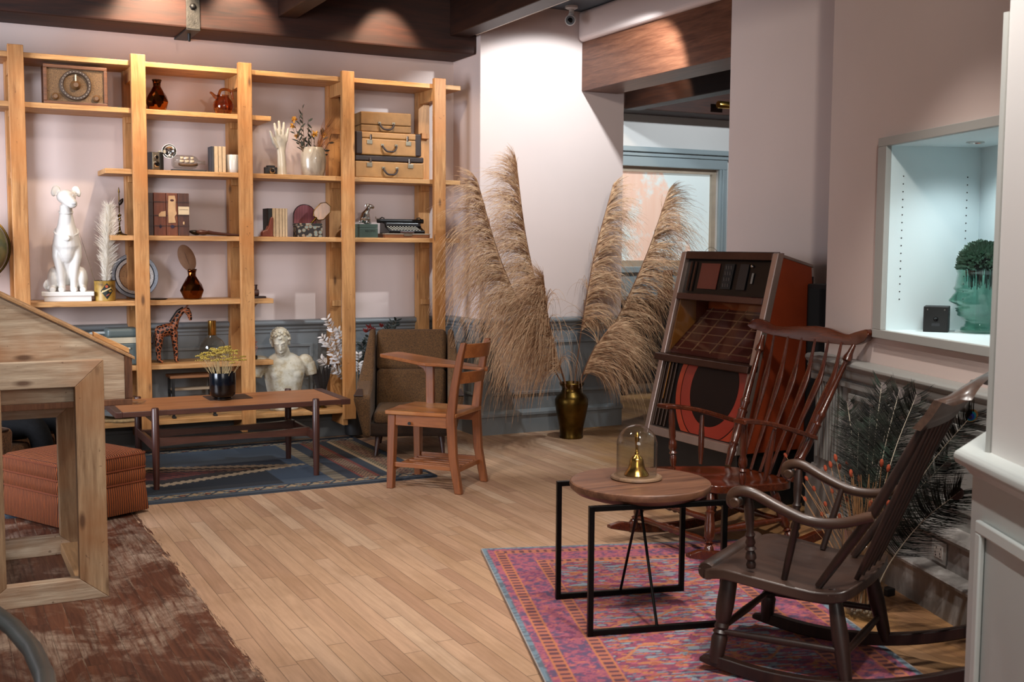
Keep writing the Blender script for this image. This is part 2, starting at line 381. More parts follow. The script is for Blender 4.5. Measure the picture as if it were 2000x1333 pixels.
# ------------------------------------------------------------------ beams
struct(B().box2((-3,7.22,2.68),(XR,YB,ZC)).obj('ceiling_beam', M['beam'], smooth=0, bevel=.012))
struct(B().box2((3.25,-.5,2.79),(3.395,7.22,ZC)).obj('ceiling_beam', M['beamY'], smooth=0, bevel=.006))
struct(B().box2((3.40,-.5,2.80),(3.425,7.16,2.835)).obj('trim_1', M['white'], smooth=0))
struct(B().box2((2.045,3.0,2.80),(2.165,7.22,ZC)).obj('ceiling_beam', M['beamY'], smooth=0, bevel=.006))
struct(B().box2((4.274,PY1,2.475),(4.575,YC,2.825)).obj('ceiling_beam', M['header'], smooth=0, bevel=.004))
struct(B().box2((4.235,2.0,2.825),(4.8,YC,ZC)).obj('wall_header', M['wall'], smooth=0, bevel=.03, bseg=4))
struct(B().box2((5.92,3.5,2.645),(6.08,9.12,ZC)).obj('ceiling_beam', M['beamY'], smooth=0, bevel=.006))
struct(B().box2((4.64,9.12,2.66),(10,YW,ZC)).obj('ceiling_beam', M['beam'], smooth=0, bevel=.006))
# ------------------------------------------------------------------ wainscot helpers
def rail_prof(b, p, q, out, z, s=1.0):
    # chair rail: stacked rounded mouldings; p,q wall points, out outward direction
    p = V((p[0],p[1],0)); q = V((q[0],q[1],0)); o = V(out); u = V((0,0,1))
    pr = [(0,-.055),(.012,-.055),(.012,-.035),(.02,-.028),(.02,-.012),(.034,-.006),(.044,.004),(.046,.014),(.042,.024),(.03,.03),(0,.034)]
    b.loft([[e+o*(a*s)+u*(z+h*s) for a, h in pr] for e in (p, q)])
def base_prof(b, p, q, out, h, th):
    p = V((p[0],p[1],0)); q = V((q[0],q[1],0)); o = V(out); u = V((0,0,1))
    pr = [(0,0),(th,0),(th,h-.035),(th+.012,h-.03),(th+.012,h-.012),(th,h),(0,h+.01)]
    b.loft([[e+o*a+u*z for a, z in pr] for e in (p, q)])
def panel(b, p, q, out, z0, z1, w=.022, d=.014):
    p = V((p[0],p[1],0)); q = V((q[0],q[1],0)); o = V(out); x = (q-p).normalized()
    for a, c in ((p+V((0,0,z0)), q+V((0,0,z0))), (p+V((0,0,z1)), q+V((0,0,z1)))): b.bar(a+o*d/2, c+o*d/2, d, w, (0,0,1), w/2)
    for e in (p, q): b.bar(e+V((0,0,z0))+o*d*.48, e+V((0,0,z1))+o*d*.48, w, d*.96, o, -w/2+.001)
# back wall wainscot
b = B(); b.box2((-3,YB-.012,0),(XR,YB,.80)); rail_prof(b, (-3,YB-.01), (XR,YB-.01), (0,-1,0), .80)
for x0, x1 in ((-.75,.3),(.55,1.05),(1.22,1.75),(1.9,2.36),(2.62,3.1)): panel(b, (x0,YB-.012), (x1,YB-.012), (0,-1,0), .30, .655)
struct(b.obj('trim_2', M['wains'], smooth=30, bevel=.003))
b = B(); base_prof(b, (-3,YB-.012), (XR,YB-.012), (0,-1,0), .15, .02); struct(b.obj('baseboard_back', M['wains'], smooth=30))
# column wainscot (front face and the short return)
b = B(); b.box2((XR-.012,YC-.012,0),(4.64,YC,.80)); b.box2((XR-.012,YC,0),(XR,YB,.80))
rail_prof(b, (XR-.05,YC-.01), (4.64,YC-.01), (0,-1,0), .80); rail_prof(b, (XR-.01,YB), (XR-.01,YC-.05), (-1,0,0), .80)
panel(b, (3.57,YC-.012), (4.55,YC-.012), (0,-1,0), .29, .655); panel(b, (XR-.012,7.52), (XR-.012,7.24), (-1,0,0), .29, .655, .018)
struct(b.obj('trim_3', M['wains'], smooth=30, bevel=.003))
b = B(); base_prof(b, (XR-.03,YC-.012), (4.64,YC-.012), (0,-1,0), .16, .02); base_prof(b, (XR-.012,YB), (XR-.012,YC-.03), (-1,0,0), .16, .02)
struct(b.obj('baseboard_column', M['wains'], smooth=30))
# ------------------------------------------------------------------ right wall, in its own frame (u along, n outward)
WA = radians(18.5); WU = V((sin(WA), cos(WA), 0)); WN = V((-cos(WA), sin(WA), 0)); WP = V((3.29, 2.958, 0))
MW = Matrix((WU, WN, V((0,0,1)))).transposed().to_4x4(); MW.translation = WP
def uw(u, n, z=0): return WP+WU*u+WN*n+V((0,0,z))
def wbox(b, u0, u1, n0, n1, z0, z1): return b.box(((u0+u1)/2,(n0+n1)/2,(z0+z1)/2), (u1-u0, n1-n0, z1-z0), MW)
NU0, NU1, NZ0, NZ1, NW, ND = -.60, .702, .997, 1.786, -.17, -.587
b = B(); wbox(b,-2.2,1.31,-.72,NW,0,NZ0-.02); wbox(b,-2.2,1.31,-.72,NW,NZ1+.02,ZC); wbox(b,NU1+.02,1.31,-.72,NW,NZ0-.02,NZ1+.02); wbox(b,-2.2,NU0-.02,-.72,NW,NZ0-.02,NZ1+.02)
struct(b.obj('wall_right', M['wall'], smooth=0))
b = B(); wbox(b,NU0-.02,NU1+.02,ND-.02,ND,NZ0-.02,NZ1+.02); wbox(b,NU1,NU1+.02,ND,NW,NZ0,NZ1); wbox(b,NU0-.02,NU0,ND,NW,NZ0,NZ1); wbox(b,NU0-.02,NU1+.02,ND,NW,NZ0-.02,NZ0); wbox(b,NU0-.02,NU1+.02,ND,NW,NZ1,NZ1+.02)
nic = struct(b.obj('wall_niche', M['nichepaint'], smooth=0))
for nn in (-.228,-.525):
    for k in range(17):
        c = uw(NU1-.0005, nn, 1.13+k*.033); B().tube([c, c-WU*.001], .003, 8).obj('shelf_pin_hole', M['black'], nic, smooth=0)
b = B(); wbox(b,NU0-.05,NU1+.075,NW,NW+.025,NZ1,NZ1+.037); wbox(b,NU0-.05,NU1+.075,NW,NW+.025,NZ0-.037,NZ0); wbox(b,NU1,NU1+.075,NW,NW+.025,NZ0,NZ1)
struct(b.obj('trim_4', M['nicheframe'], smooth=0, bevel=.002))
dl = thing('recessed_downlight', 'small chrome recessed downlight in the ceiling of the lit wall niche', 'downlight', uw(.461,-.41,NZ1))
B().lathe([(.036,0),(.036,-.004),(.028,-.006),(.026,-.002)], 24).obj('bezel', M['chrome'], dl)
le = plain('lit_lens', '#ffffff', .3); le.node_tree.nodes['Principled BSDF'].inputs['Emission Color'].default_value = (.85,1,1,1); le.node_tree.nodes['Principled BSDF'].inputs['Emission Strength'].default_value = 3
B().lathe([(.025,-.0015),(.002,-.003)], 20).obj('lens', le, dl)
# wainscot of right wall: deep stone plinth with two ledges, ribbed pilaster, panels, heavy rail
b = B(); wbox(b,-1.2,1.31,NW,-.13,.27,.80)
for k in range(9): wbox(b,1.02+k*.03,1.038+k*.03,-.13,-.118,.34,.72)
for u0, u1 in ((.30,.92),(-.50,.20)): panel(b, uw(u0,-.13), uw(u1,-.13), WN, .38, .68, .025, .014)
wbox(b,-1.2,1.33,NW,-.112,.715,.745)
pr = [(NW,-.085),(-.125,-.085),(-.12,-.06),(-.105,-.05),(-.10,-.03),(-.105,-.015),(-.094,-.008),(-.086,.006),(-.088,.018),(-.10,.026),(NW,.030)]
b.loft([[uw(u, n, .812+h) for n, h in pr] for u in (-1.2, 1.35)])
struct(b.obj('trim_5', M['wainsr'], smooth=35, bevel=.003))
b = B(); pr = [(NW,0),(0,0),(0,.132),(.012,.137),(.014,.147),(.008,.154),(-.06,.160),(-.06,.262),(-.045,.268),(-.040,.280),(-.046,.290),(-.13,.298),(NW,.298)]
b.loft([[uw(u, n, h) for n, h in pr] for u in (-1.2, .86)])
b.loft([[uw(u, n, h) for n, h in ((NW,0),(-.10,0),(-.10,.262),(-.13,.298),(NW,.298))] for u in (.86, 1.33)])
struct(b.obj('baseboard_right', M['stone'], smooth=30))
ol = thing('power_outlet', 'pale double power outlet set in the grey stone plinth behind the front rocking chair', 'outlet', uw(.005,-.0595,.213), atan2(WU.y, WU.x)+pi)
B().box((0,-.003,0),(.10,.006,.085)).obj('cover_plate', M['nicheframe'], ol, bevel=.002)
B().box((0,-.0065,0),(.062,.004,.05)).obj('socket_face', plain('outlet_face','#bfbab4',.4), ol, bevel=.002)
for sx in (-.016,.016):
    for sz in (-.006,.006): B().box((sx+sz*.6,-.009,sz*1.6+.004),(.0035,.001,.008)).obj('slot', M['black'], ol, smooth=0)
    B().box((sx,-.009,-.016),(.006,.001,.005)).obj('ground_slot', M['black'], ol, smooth=0)
# ------------------------------------------------------------------ near wall end at far right
A = V((2.194,1.901,0)); A2 = V((2.014,1.56,0)); E = V((2.577,2.112,0)); d1 = (A2-A).normalized(); e1 = (E-A).normalized()
def foot(P, L=1.6): return [P, P+d1*L, P+d1*L+V((1.6,-.3,0)), P+e1*1.15]
def pris(b, poly, z0, z1): b.loft([[p+V((0,0,z)) for p in poly] for z in (z0, z1)])
n1 = V((-d1.y, d1.x, 0)); n1 = n1 if n1.dot(-A) > 0 else -n1
LO = A-n1*.035+d1*.035; UPC = A-n1*.06+d1*.075
b = B(); pris(b, foot(UPC), .87, ZC); struct(b.obj('wall_near', M['wallwhite'], smooth=0))
b = B(); pris(b, foot(LO), 0, .82)
pr = [(.05,.80,.0),(.03,.812,0),(.022,.825,0),(.004,.835,0),(0,.848,0),(.002,.860,0),(.012,.870,0)]
rings = []
for i, z, _ in pr: rings.append([p+V((0,0,z)) for p in foot(A-n1*i+d1*i)])
b.loft(rings)
p0 = LO+d1*.075+n1*.001; panel(b, p0, p0+d1*.8, n1, .08, .70, .03, .014)
struct(b.obj('trim_6', M['trimwhite'], smooth=35, bevel=.004))
q = UPC+n1*.002
struct(B().box2((0,0,0),(.012,.012,1)).obj('trim_7', M['nicheframe'], smooth=0))
t7 = bpy.data.objects['trim_7']; t7.location = (UPC.x-.004, UPC.y+.002, .87); t7.scale = (1,1,1.02)

# ------------------------------------------------------------------ rugs (woven pattern stored per vertex)
import numpy as np
def rug(name, w, l, step, colfn, mat, th=.012):
    nx, ny = int(w/step)+1, int(l/step)+1; xs = np.linspace(0, w, nx); ys = np.linspace(0, l, ny)
    X, Y = np.meshgrid(xs, ys); C = colfn(X, Y)
    vs = [(float(a), float(c), th) for a, c in zip(X.ravel(), Y.ravel())]; n0 = len(vs)
    fs = [(j*nx+i, j*nx+i+1, (j+1)*nx+i+1, (j+1)*nx+i) for j in range(ny-1) for i in range(nx-1)]
    vs += [(0,0,0),(w,0,0),(w,l,0),(0,l,0)]; c = [0, nx-1, ny*nx-1, (ny-1)*nx]
    for k in range(4): fs.append((n0+k, n0+(k+1)%4, c[(k+1)%4], c[k]))
    me = bpy.data.meshes.new(name); me.from_pydata(vs, [], fs)
    at = me.color_attributes.new('col', 'FLOAT_COLOR', 'POINT'); arr = np.ones((len(vs), 4), 'f'); arr[:n0, :3] = C.reshape(-1, 3); arr[n0:, :3] = C.reshape(-1,3)[0]
    at.data.foreach_set('color', arr.ravel()); me.materials.append(mat)
    o = bpy.data.objects.new(name, me); COL.objects.link(o); return o
def lin(h): return np.array(hx(h)[:3])
rs = np.random.RandomState(3)
def vnoise(X, Y, s, seed=0):
    r = np.random.RandomState(seed); G = r.rand(64, 64); x, y = X*s, Y*s; xi, yi = np.floor(x).astype(int), np.floor(y).astype(int); fx, fy = x-xi, y-yi
    fx = fx*fx*(3-2*fx); fy = fy*fy*(3-2*fy); q = lambda a, b: G[a % 64, b % 64]
    return (q(xi,yi)*(1-fx)+q(xi+1,yi)*fx)*(1-fy)+(q(xi,yi+1)*(1-fx)+q(xi+1,yi+1)*fx)*fy
BRX, BRY, BRW, BRL = .30, 5.955, 2.305, 1.50
def blue(X, Y):
    C = np.empty(X.shape+(3,)); C[:] = lin('#46566a')
    n = vnoise(X, Y, 9, 1); C *= (.8+.35*n)[..., None]
    def put(mask, c): C[mask] = lin(c)
    xr = BRW-X
    # darker lozenge ground in the middle
    cx, cy = .82, .66
    dm = np.abs(X-cx)/.95+np.abs(Y-cy)/.30
    put((xr > .86) & (Y < .66) & (Y > .17), '#1f2733'); put((xr > .58) & (xr < .86) & (Y > .2), '#3f4f63')
    zz = .055*(((X*22) % 1) > .5)
    put((dm+zz < 1.0), '#b9a184'); put((dm+zz < .78), '#241b1a')
    zz2 = .05*(((X*22+.3) % 1) > .5); put((dm+zz2 < .66) & (Y > cy-.03), '#8d6b52'); put((dm+zz2 < .52), '#3a1c1a'); put((dm < .40) & (((X*18+Y*20) % 1) > .55), '#8f3b2e'); put((dm < .22), '#5c1d1d')
    # cross bands at the right end
    for x0, x1, c in ((.0,.05,'#2b3543'),(.05,.21,'#3b3430'),(.21,.235,'#a98f70'),(.235,.30,'#2c3542'),(.30,.325,'#7c3a33'),(.325,.40,'#3c3230'),(.40,.42,'#7c3a33'),(.42,.50,'#2a3444'),(.50,.58,'#6f6358')):
        put((xr >= x0) & (xr < x1), c)
    saw = ((Y*26+np.abs(((X*40) % 1)-.5)*.8) % 1)
    mk = ((xr > .05) & (xr < .21)) & (saw > .45); put(mk, '#8d7a5c'); put(((xr > .09) & (xr < .17)) & (((Y*19+X*30) % 1) > .6), '#7a3b2d')
    mk = ((xr > .325) & (xr < .40)) & (saw > .5); put(mk, '#a37b5d'); mk = ((xr > .50) & (xr < .58)) & (((Y*14) % 1) > .3); put(mk, '#8a7f6c')
    # braided long borders
    for y0, y1 in ((.045,.135),(BRL-.14,BRL-.06)):
        e = (Y > y0) & (Y < y1) & (xr > .03); t = (Y-y0)/(y1-y0); ph = (X*7.5) % 1; tri = np.abs(ph-.5)*2
        put(e, '#b39a78'); put(e & (np.abs(t-tri) < .16), '#2e3a49'); put(e & (np.abs(t-(1-tri)) < .10), '#6f7d84'); put(e & (np.abs(t-.5) < .16) & (np.abs(tri-.1) < .15), '#6d2c28'); put(e & ((t < .08) | (t > .92)), '#2a3442')
    put((Y < .045), '#4a5563'); put(Y > BRL-.06, '#20242b'); put(xr < .03, '#2b3340')
    return C*.72
M['rug'] = attr_mat('woven_rug_pile')
r1 = rug('area_rug', BRW, BRL, .0062, blue, M['rug']); r1.location = (BRX, BRY, 0)
tag(r1, 'dark blue woven rug with cream zigzag diamond under the coffee table', 'rug')
RRW, RRL = 1.195, 2.7
def red(X, Y):
    # X across from left border, Y from far edge to near
    n1_, n2_, n3_ = vnoise(X, Y*2.2, 26, 2), vnoise(X*.7, Y*3, 34, 5), vnoise(X, Y, 90, 9); n4_ = vnoise(X, Y, 5, 6)
    pal = [lin(c) for c in ('#8f3a52','#b5566a','#a85a3c','#4f6f86','#3c2f52','#6d3358','#c07a4a','#7f98a0')]
    C = np.empty(X.shape+(3,)); C[:] = pal[1]
    f = lambda mk, i: C.__setitem__(mk, pal[i])
    f(n1_ > .56, 0); f(n2_ > .60, 3); f((n2_ < .36) & (n1_ < .55), 6); f((n3_ > .66) & (n1_ > .45), 5); f((n3_ < .25) & (n2_ > .45), 4); f((n2_ > .70), 7); f((n1_ < .30) & (n3_ > .4), 2)
    # wandering vines
    for k in range(7):
        yy = .28+k*.36; f(np.abs(Y-yy-.07*np.sin(X*11+k*2.1)-.03*np.sin(X*27)) < .0085, 6)
    bx = np.minimum(X, RRW-X); by = Y; bd = np.minimum(bx, by)
    bor = bd < .26
    nb = .6*vnoise(X, Y, 52, 12)+.4*vnoise(X, Y, 110, 14)
    C[bor] = lin('#a8566a'); C[bor & (nb > .56)] = lin('#7a4468'); C[bor & (nb > .66)] = lin('#474468'); C[bor & (nb < .3)] = lin('#c26a5c'); C[bor & (n3_ > .7) & (nb < .5)] = lin('#7b3560')
    al = np.where(bx < by, Y, X)
    for d in (.075, .235):
        st = np.abs(bd-d) < .018; C[st] = lin('#b4694d'); C[st & ((al*28) % 1 > .55)] = lin('#4a2733')
        for e in (-.02, .02): C[np.abs(bd-d-e) < .0035] = lin('#c5783f')
    C[bd < .026] = lin('#5f8a99'); C[(bd < .026) & (n3_ > .55)] = lin('#3f6673'); C[bd < .006] = lin('#a9a49b')
    C = .78*C+.22*lin('#98656e')
    return C*(.85+.3*n4_)[..., None]
r2 = rug('area_rug', RRW, RRL, .0068, lambda X, Y: red(X, RRL-Y), M['rug'])
mm = Matrix((-WN, WU, V((0,0,1)))).transposed().to_4x4(); mm.translation = uw(1.005-RRL, 1.553); r2.matrix_world = mm
tag(r2, 'faded pink and teal patterned rug under the round side table', 'rug')
# ------------------------------------------------------------------ shelving unit
SH = thing('shelving_unit', 'tall open pine shelving unit along the back wall full of curios', 'shelves', (0,YB,0))
def loc(p): return V(p)-V((0,YB,0))
PXS = [-.215, .453, 1.138, 1.791, 2.478, 3.144]; FY = 7.24
for x in PXS:
    B().box2(loc((x,FY,.167)), loc((x+.086,FY+.038,2.50))).obj('front_post', M['pine'], SH, smooth=0, bevel=.003)
    B().box2(loc((x-.004,7.52,.167)), loc((x+.082,YB-.013,2.475))).obj('rear_post', M['pine'], SH, smooth=0, bevel=.003)
    for z in (2.464,2.177,1.807,1.40,.995,.59,.237):
        B().box2(loc((x+.006,FY+.038,z-.115)), loc((x+.04,7.52,z-.031))).obj('bracket_arm', M['pine'], SH, smooth=0, bevel=.002) if z in (2.464,.237) else \
        B().box2(loc((x+.01,7.49,z-.07)), loc((x+.07,7.52,z-.031))).obj('cleat', M['pine'], SH, smooth=0, bevel=.002)
ZS = {1:2.464, 2:2.177, 3:1.807, 4:1.40, 5:.995, 6:.59, 7:.237}
for k, x0, x1 in ((1,-.9,3.36),(2,-.9,2.01),(3,.98,3.36),(4,1.005,3.356),(5,-.9,2.012),(6,1.104,2.007),(7,.35,2.50)):
    B().box2(loc((x0,FY+.039,ZS[k]-.031)), loc((x1,YB-.002,ZS[k]))).obj('shelf_board', M['pineX'], SH, smooth=0, bevel=.003)

def place(px0, px1, pyt, k, Y=7.40, pyb=None):
    """centre, width and height in metres of an item standing on shelf k at depth Y"""
    z = ZS[k]; c = CAM+0*_f
    # pixel row where the item's foot meets the shelf at this depth
    xm = (px0+px1)/2; lo, hi = 0, 1333
    for _ in range(40):
        mid = (lo+hi)/2
        if aY(xm, mid, Y).z > z: lo = mid
        else: hi = mid
    a = aY(px0, lo, Y); b = aY(px1, lo, Y); t = aY(xm, pyt, Y)
    return V(((a.x+b.x)/2, Y, z)), b.x-a.x, t.z-z

# ------------------------------------------------------------------ shelf 1-2: radio, faceted vase, pitcher
c, w, h = place(82, 209, 127, 2, 7.36)
rd = thing('table_radio', 'vintage brown wooden table radio with round dial on the top left shelf', 'radio', c)
w = .36; h = .232
rw = wood('radio_cabinet_wood', '#4a2a18', '#7a4c2e', 'X', 2, .45)
b = B()
for x0,x1,z0,z1 in ((-w/2,w/2,0,.018),(-w/2,w/2,h-.02,h),(-w/2,-w/2+.02,.018,h-.02),(w/2-.02,w/2,.018,h-.02)): b.box2((x0,-.07,z0),(x1,.07,z1))
b.box2((-w/2+.01,-.03,.01),(w/2-.01,.068,h-.01)); b.obj('cabinet', rw, rd, smooth=0, bevel=.003)
gt = NT('speckled_radio_cloth'); vv = gt.coord(); nn = gt.noise(vv, 420, 2); gt.set(Base_Color=gt.ramp(nn, [(.4,hx('#3f2d1e')),(.6,hx('#7d6040'))]), Roughness=.8); gt.bump(nn,.4,.003)
B().box2((-w/2+.018,-.058,.016),(w/2-.018,-.05,h-.018)).obj('grille_cloth', gt.m, rd, smooth=0)
RY = Matrix.Rotation(pi/2, 4, 'X')
dm = plain('dial_ring_brown','#3a2b22',.4)
B().lathe([(.068,0),(.090,0),(.090,.01),(.086,.014),(.072,.014),(.068,.008),(.068,0)], 40, M=Matrix.Translation((.0,-.058,.118)) @ RY, cap=False).obj('dial_ring', dm, rd)
dd = B()
for k in range(26):
    a = 2*pi*k/26; dd.ball((.079*cos(a),-.0725,.118+.079*sin(a)), .0022, 6, 4)
dd.obj('dial_marks', plain('dial_ivory','#c9bfae',.5), rd)
kn = plain('bakelite_knob','#5e4126',.35)
B().lathe([(.03,0),(.026,.012),(.018,.022),(.014,.028)], 20, M=Matrix.Translation((0,-.058,.118)) @ RY).obj('tuning_knob', kn, rd)
B().box((0,-.07,.158),(.008,.006,.042)).obj('dial_pointer', plain('pointer_silver','#b8b2a4',.3,.8), rd, smooth=0)
for sx in (-.115, .115):
    B().lathe([(.021,0),(.02,.014),(.014,.02),(.012,.024)], 18, M=Matrix.Translation((sx,-.058,.045)) @ RY).obj('knob', kn, rd)

am = NT('mirrored_amber_glass'); am.set(Base_Color=hx('#6b3a18'), Metallic=1.0, Roughness=.09); am = am.m
def facet_vase(name, label, c, w, h, neck=.33):
    t = thing(name, label, 'vase', c, .2, 'mirrored amber faceted vases')
    r = w/2; n = 9; rings = []
    for i, (rr, z) in enumerate([(.5*r,0),(.72*r,.02*h),(.99*r,.30*h),(.80*r,.50*h),(.50*r,.68*h),(neck*r,.80*h),(neck*1.0*r,.90*h),(neck*1.2*r,.97*h),(neck*1.25*r,h)]):
        rings.append([(rr*cos(2*pi*(k+(i%2)*.5)/n), rr*sin(2*pi*(k+(i%2)*.5)/n), z) for k in range(n)])
    b = B(); base = 0
    for rg in rings: b.v += rg
    for i in range(len(rings)-1):
        for k in range(n):
            k2 = (k+1) % n; a0, a1, b0, b1 = i*n+k, i*n+k2, (i+1)*n+k, (i+1)*n+k2
            if i % 2 == 0: b.f += [(a0,a1,b0),(a1,b1,b0)]
            else: b.f += [(a0,b1,b0),(a0,a1,b1)]
    b.f.append(tuple(range(n))[::-1])
    b.obj('body', am, t, smooth=0)
    B().lathe([(neck*1.25*r,.985*h),(neck*1.32*r,h),(neck*1.2*r,h+.004),(neck*1.05*r,.97*h)], 20, cap=False).obj('rim', plain('dark_amber_rim','#3a2012',.2,.6), t)
    return t
c, w, h = place(284.5, 330, 157, 2, 7.38); facet_vase('faceted_vase', 'mirrored amber faceted vase on the upper shelf right of the wooden radio', c, w, h)
c5, w5, h5 = place(352, 399, 527, 5, 7.38); facet_vase('faceted_vase', 'mirrored amber faceted vase below the leather books, holding a round fan leaf', c5, w5, h5)
# fan leaf in lower vase
fl = NT('pressed_fan_disc'); vv = fl.coord(); fl.set(Base_Color=fl.ramp(fl.noise(vv, 8, 5), [(.3,hx('#6b4c38')),(.7,hx('#96735a'))]), Roughness=.7)
ft = thing('round_leaf_fan', 'flat round brown leaf fan standing in the lower amber faceted vase', 'dried leaf', c5+V((-.01,0,h5-.06)))
Md = Matrix.Translation((-.02,0,.135)) @ Matrix.Rotation(radians(-24),4,'Y') @ Matrix.Rotation(radians(28),4,'Z') @ RY @ Matrix.Diagonal((.82,1.12,1,1))
B().lathe([(.001,-.002),(.075,-.002),(.079,0),(.075,.002),(.001,.002)], 36, M=Md).obj('blade', fl.m, ft)
B().tube([(.012,0,-.06),(.008,-.003,.02),(-.01,-.004,.10),(-.035,-.005,.17)], [.003,.003,.002,.001], 6).obj('stalk', plain('fan_stalk','#4a3222',.7), ft)

ag = glass('amber_glass', '#d98a3a')
c, w, h = place(417, 456, 174, 2, 7.38)
pt = thing('glass_pitcher', 'small amber glass ball pitcher on the upper shelf beside the third post', 'pitcher', c)
r = .062
B().lathe([(.03,0),(.045,.004),(.062,.035),(.066,.06),(.060,.085),(.042,.105),(.034,.118),(.036,.128),(.032,.128),(.030,.118),(.038,.103),(.055,.084),(.061,.06),(.057,.036),(.042,.01),(.001,.008)], 28, cap=False).obj('bowl', ag, pt)
B().tube(path([(-.03,0,.105),(-.055,0,.118),(-.072,0,.135),(-.085,0,.14)],5), [.018,.016,.015,.014,.013,.012,.011,.010,.009,.009,.008,.008,.007,.007,.006,.006], 10).obj('spout', ag, pt)
B().tube(path([(-.03,0,.122),(-.015,0,.158),(.02,0,.165),(.052,0,.15),(.062,0,.105)],6), .009, 10).obj('handle', ag, pt)

# ------------------------------------------------------------------ shelf 3
cg = plain('black_leatherette', '#16151a', .5, 0, .2, 6, .3, 200); alu = plain('camera_face_alloy','#8f8778',.4,.8,.2)
c, w, h = place(287, 326, 290, 3, 7.38)
cf = thing('flash_camera', 'boxy twin lens camera with round flash reflector on the third shelf by the second post', 'camera', V((1.285,7.39,ZS[3])), .35)
B().box2((-.035,-.04,0),(.04,.04,.115)).obj('body', cg, cf, smooth=0, bevel=.004)
B().box2((-.03,-.044,.008),(.018,-.04,.112)).obj('face_plate', alu, cf, smooth=0, bevel=.002)
for z, r in ((.082,.013),(.04,.019)):
    q = B().lathe([(r,0),(r,.008),(r*.8,.012),(r*.7,.009)], 20, M=Matrix.Translation((-.006,-.044,z)) @ RY).obj('lens_ring', M['chrome'], cf)
    B().lathe([(r*.7,.0),(r*.5,.004),(.001,.005)], 18, M=Matrix.Translation((-.006,-.053,z)) @ RY).obj('lens', M['blackgloss'], q)
B().box2((.018,-.042,.004),(.05,.03,.118)).obj('flash_grip', M['black'], cf, smooth=0, bevel=.006)
B().bar((.03,-.01,.115),(.07,-.03,.125),.02,.02).obj('flash_arm', M['nickel'], cf, smooth=0)
Mf = Matrix.Translation((.085,-.045,.125)) @ Matrix.Rotation(radians(-25),4,'Z') @ RY
B().lathe([(.008,-.02),(.02,-.016),(.036,-.004),(.045,.014),(.043,.014),(.034,-.002),(.018,-.012),(.001,-.014)], 28, M=Mf, cap=False).obj('flash_reflector', M['chrome'], cf)

c, w, h = place(334, 401, 301, 3, 7.38)
sb = thing('ship_in_bottle', 'glass bottle holding a model sailing ship lying on a dark stand on the third shelf', 'model ship', c)
B().box2((-.105,-.03,0),(.11,.03,.014)).obj('stand', plain('dark_blue_stand','#10151d',.4), sb, smooth=0, bevel=.004)
MX = Matrix.Translation((-.1,0,.062)) @ Matrix.Rotation(pi/2,4,'Y')
B().lathe([(.001,0),(.03,.001),(.042,.010),(.044,.03),(.044,.125),(.036,.15),(.016,.168),(.013,.178),(.013,.2),(.016,.205),(.012,.208),(.010,.178),(.013,.166),(.033,.147),(.041,.125),(.041,.03),(.038,.012),(.001,.006)], 28, M=MX, cap=False).obj('bottle', M['glass'], sb)
hull = B().loft([[(x, y*s, .034+zz*(.016)+dz) for y, zz in ((-.014,1),(-.012,.4),(0,0),(.012,.4),(.014,1))] for x, s, dz in ((-.06,.5,.006),(-.04,1,0),(.02,1,0),(.045,.6,.003),(.06,.1,.008))], closed=False)
hull.obj('ship_hull', plain('ship_hull_brown','#4a3020',.6), sb, solid=.002)
sl = B()
for x in (-.04,-.008,.024): B().tube([(x,0,.04),(x,0,.098)], .0012, 6).obj('mast', plain('mast_wood','#5a3c26',.6), sb)
for x in (-.04,-.008,.024):
    for z0, ww in ((.055,.026),(.076,.02)):
        B().loft([[(x+(j-.5)*ww, -.003-.005*sin(pi*k/4)*(1-abs(j-.5)), z0+k*.0046) for j in (0,.5,1)] for k in range(5)], closed=False).obj('sail', plain('sail_cream','#c9b9a8',.8), sb, solid=.0006)

paper = plain('aged_page_cream', '#b9a386', .8, 0, .12, 30)
def book(label, c, w, d, h, cover, group, spine_marks=None, rz=0, name='book'):
    t = thing(name, label, 'book', c, rz, group)
    b = B(); b.box2((-w/2,-d/2,0),(-w/2+.003,d/2,h)); b.box2((w/2-.003,-d/2,0),(w/2,d/2,h)); b.box2((-w/2,-d/2,0),(w/2,-d/2+.003,h))
    b.obj('cover', cover, t, smooth=0, bevel=.0012)
    B().box2((-w/2+.003,-d/2+.003,.003),(w/2-.003,d/2-.004,h-.004)).obj('pages', paper, t, smooth=0)
    return t
creamcov = plain('cream_cloth_cover', '#b59c7c', .75, 0, .1, 40, .2, 300); slatecov = plain('slate_cloth_cover','#2b2c33',.6)
x0 = aY(411, 335, 7.36).x; x1 = aY(439, 335, 7.36).x; ww = (x1-x0)/3.7
x = x0
for i, (cv, f, lb) in enumerate(((slatecov,.7,'slate grey book standing leftmost beside the ship in a bottle'),(creamcov,1,'cream book next to the slate grey one on the third shelf'),(creamcov,1,'cream book in the middle, two along from the slate grey one on the third shelf'),(creamcov,1,'cream book touching the white ribbed pot on the third shelf'))):
    book(lb, V((x+ww*f/2,7.37+.01*(i==0),ZS[3])), ww*f*.96, .10, .165, cv, 'books beside the ship in a bottle'); x += ww*f
c, w, h = place(441, 470, 300, 3, 7.37)
wp = plain('glazed_white_ceramic','#b9b6b0',.25,0,.04,coat=.3)
wp_t = B().lathe([(.040,0),(.043,.004),(.048,.03),(.049,.07),(.047,.115),(.043,.118),(.041,.112),(.043,.06),(.038,.01),(.001,.008)], 48, c=(0,0,0), mod=lambda a,t: 1+.05*cos(a*12)*sin(t*38), cap=False).obj('ceramic_pot', wp); wp_t.location = c
tag(wp_t, 'white textured ceramic pot right of the cream books on the third shelf', 'pot')

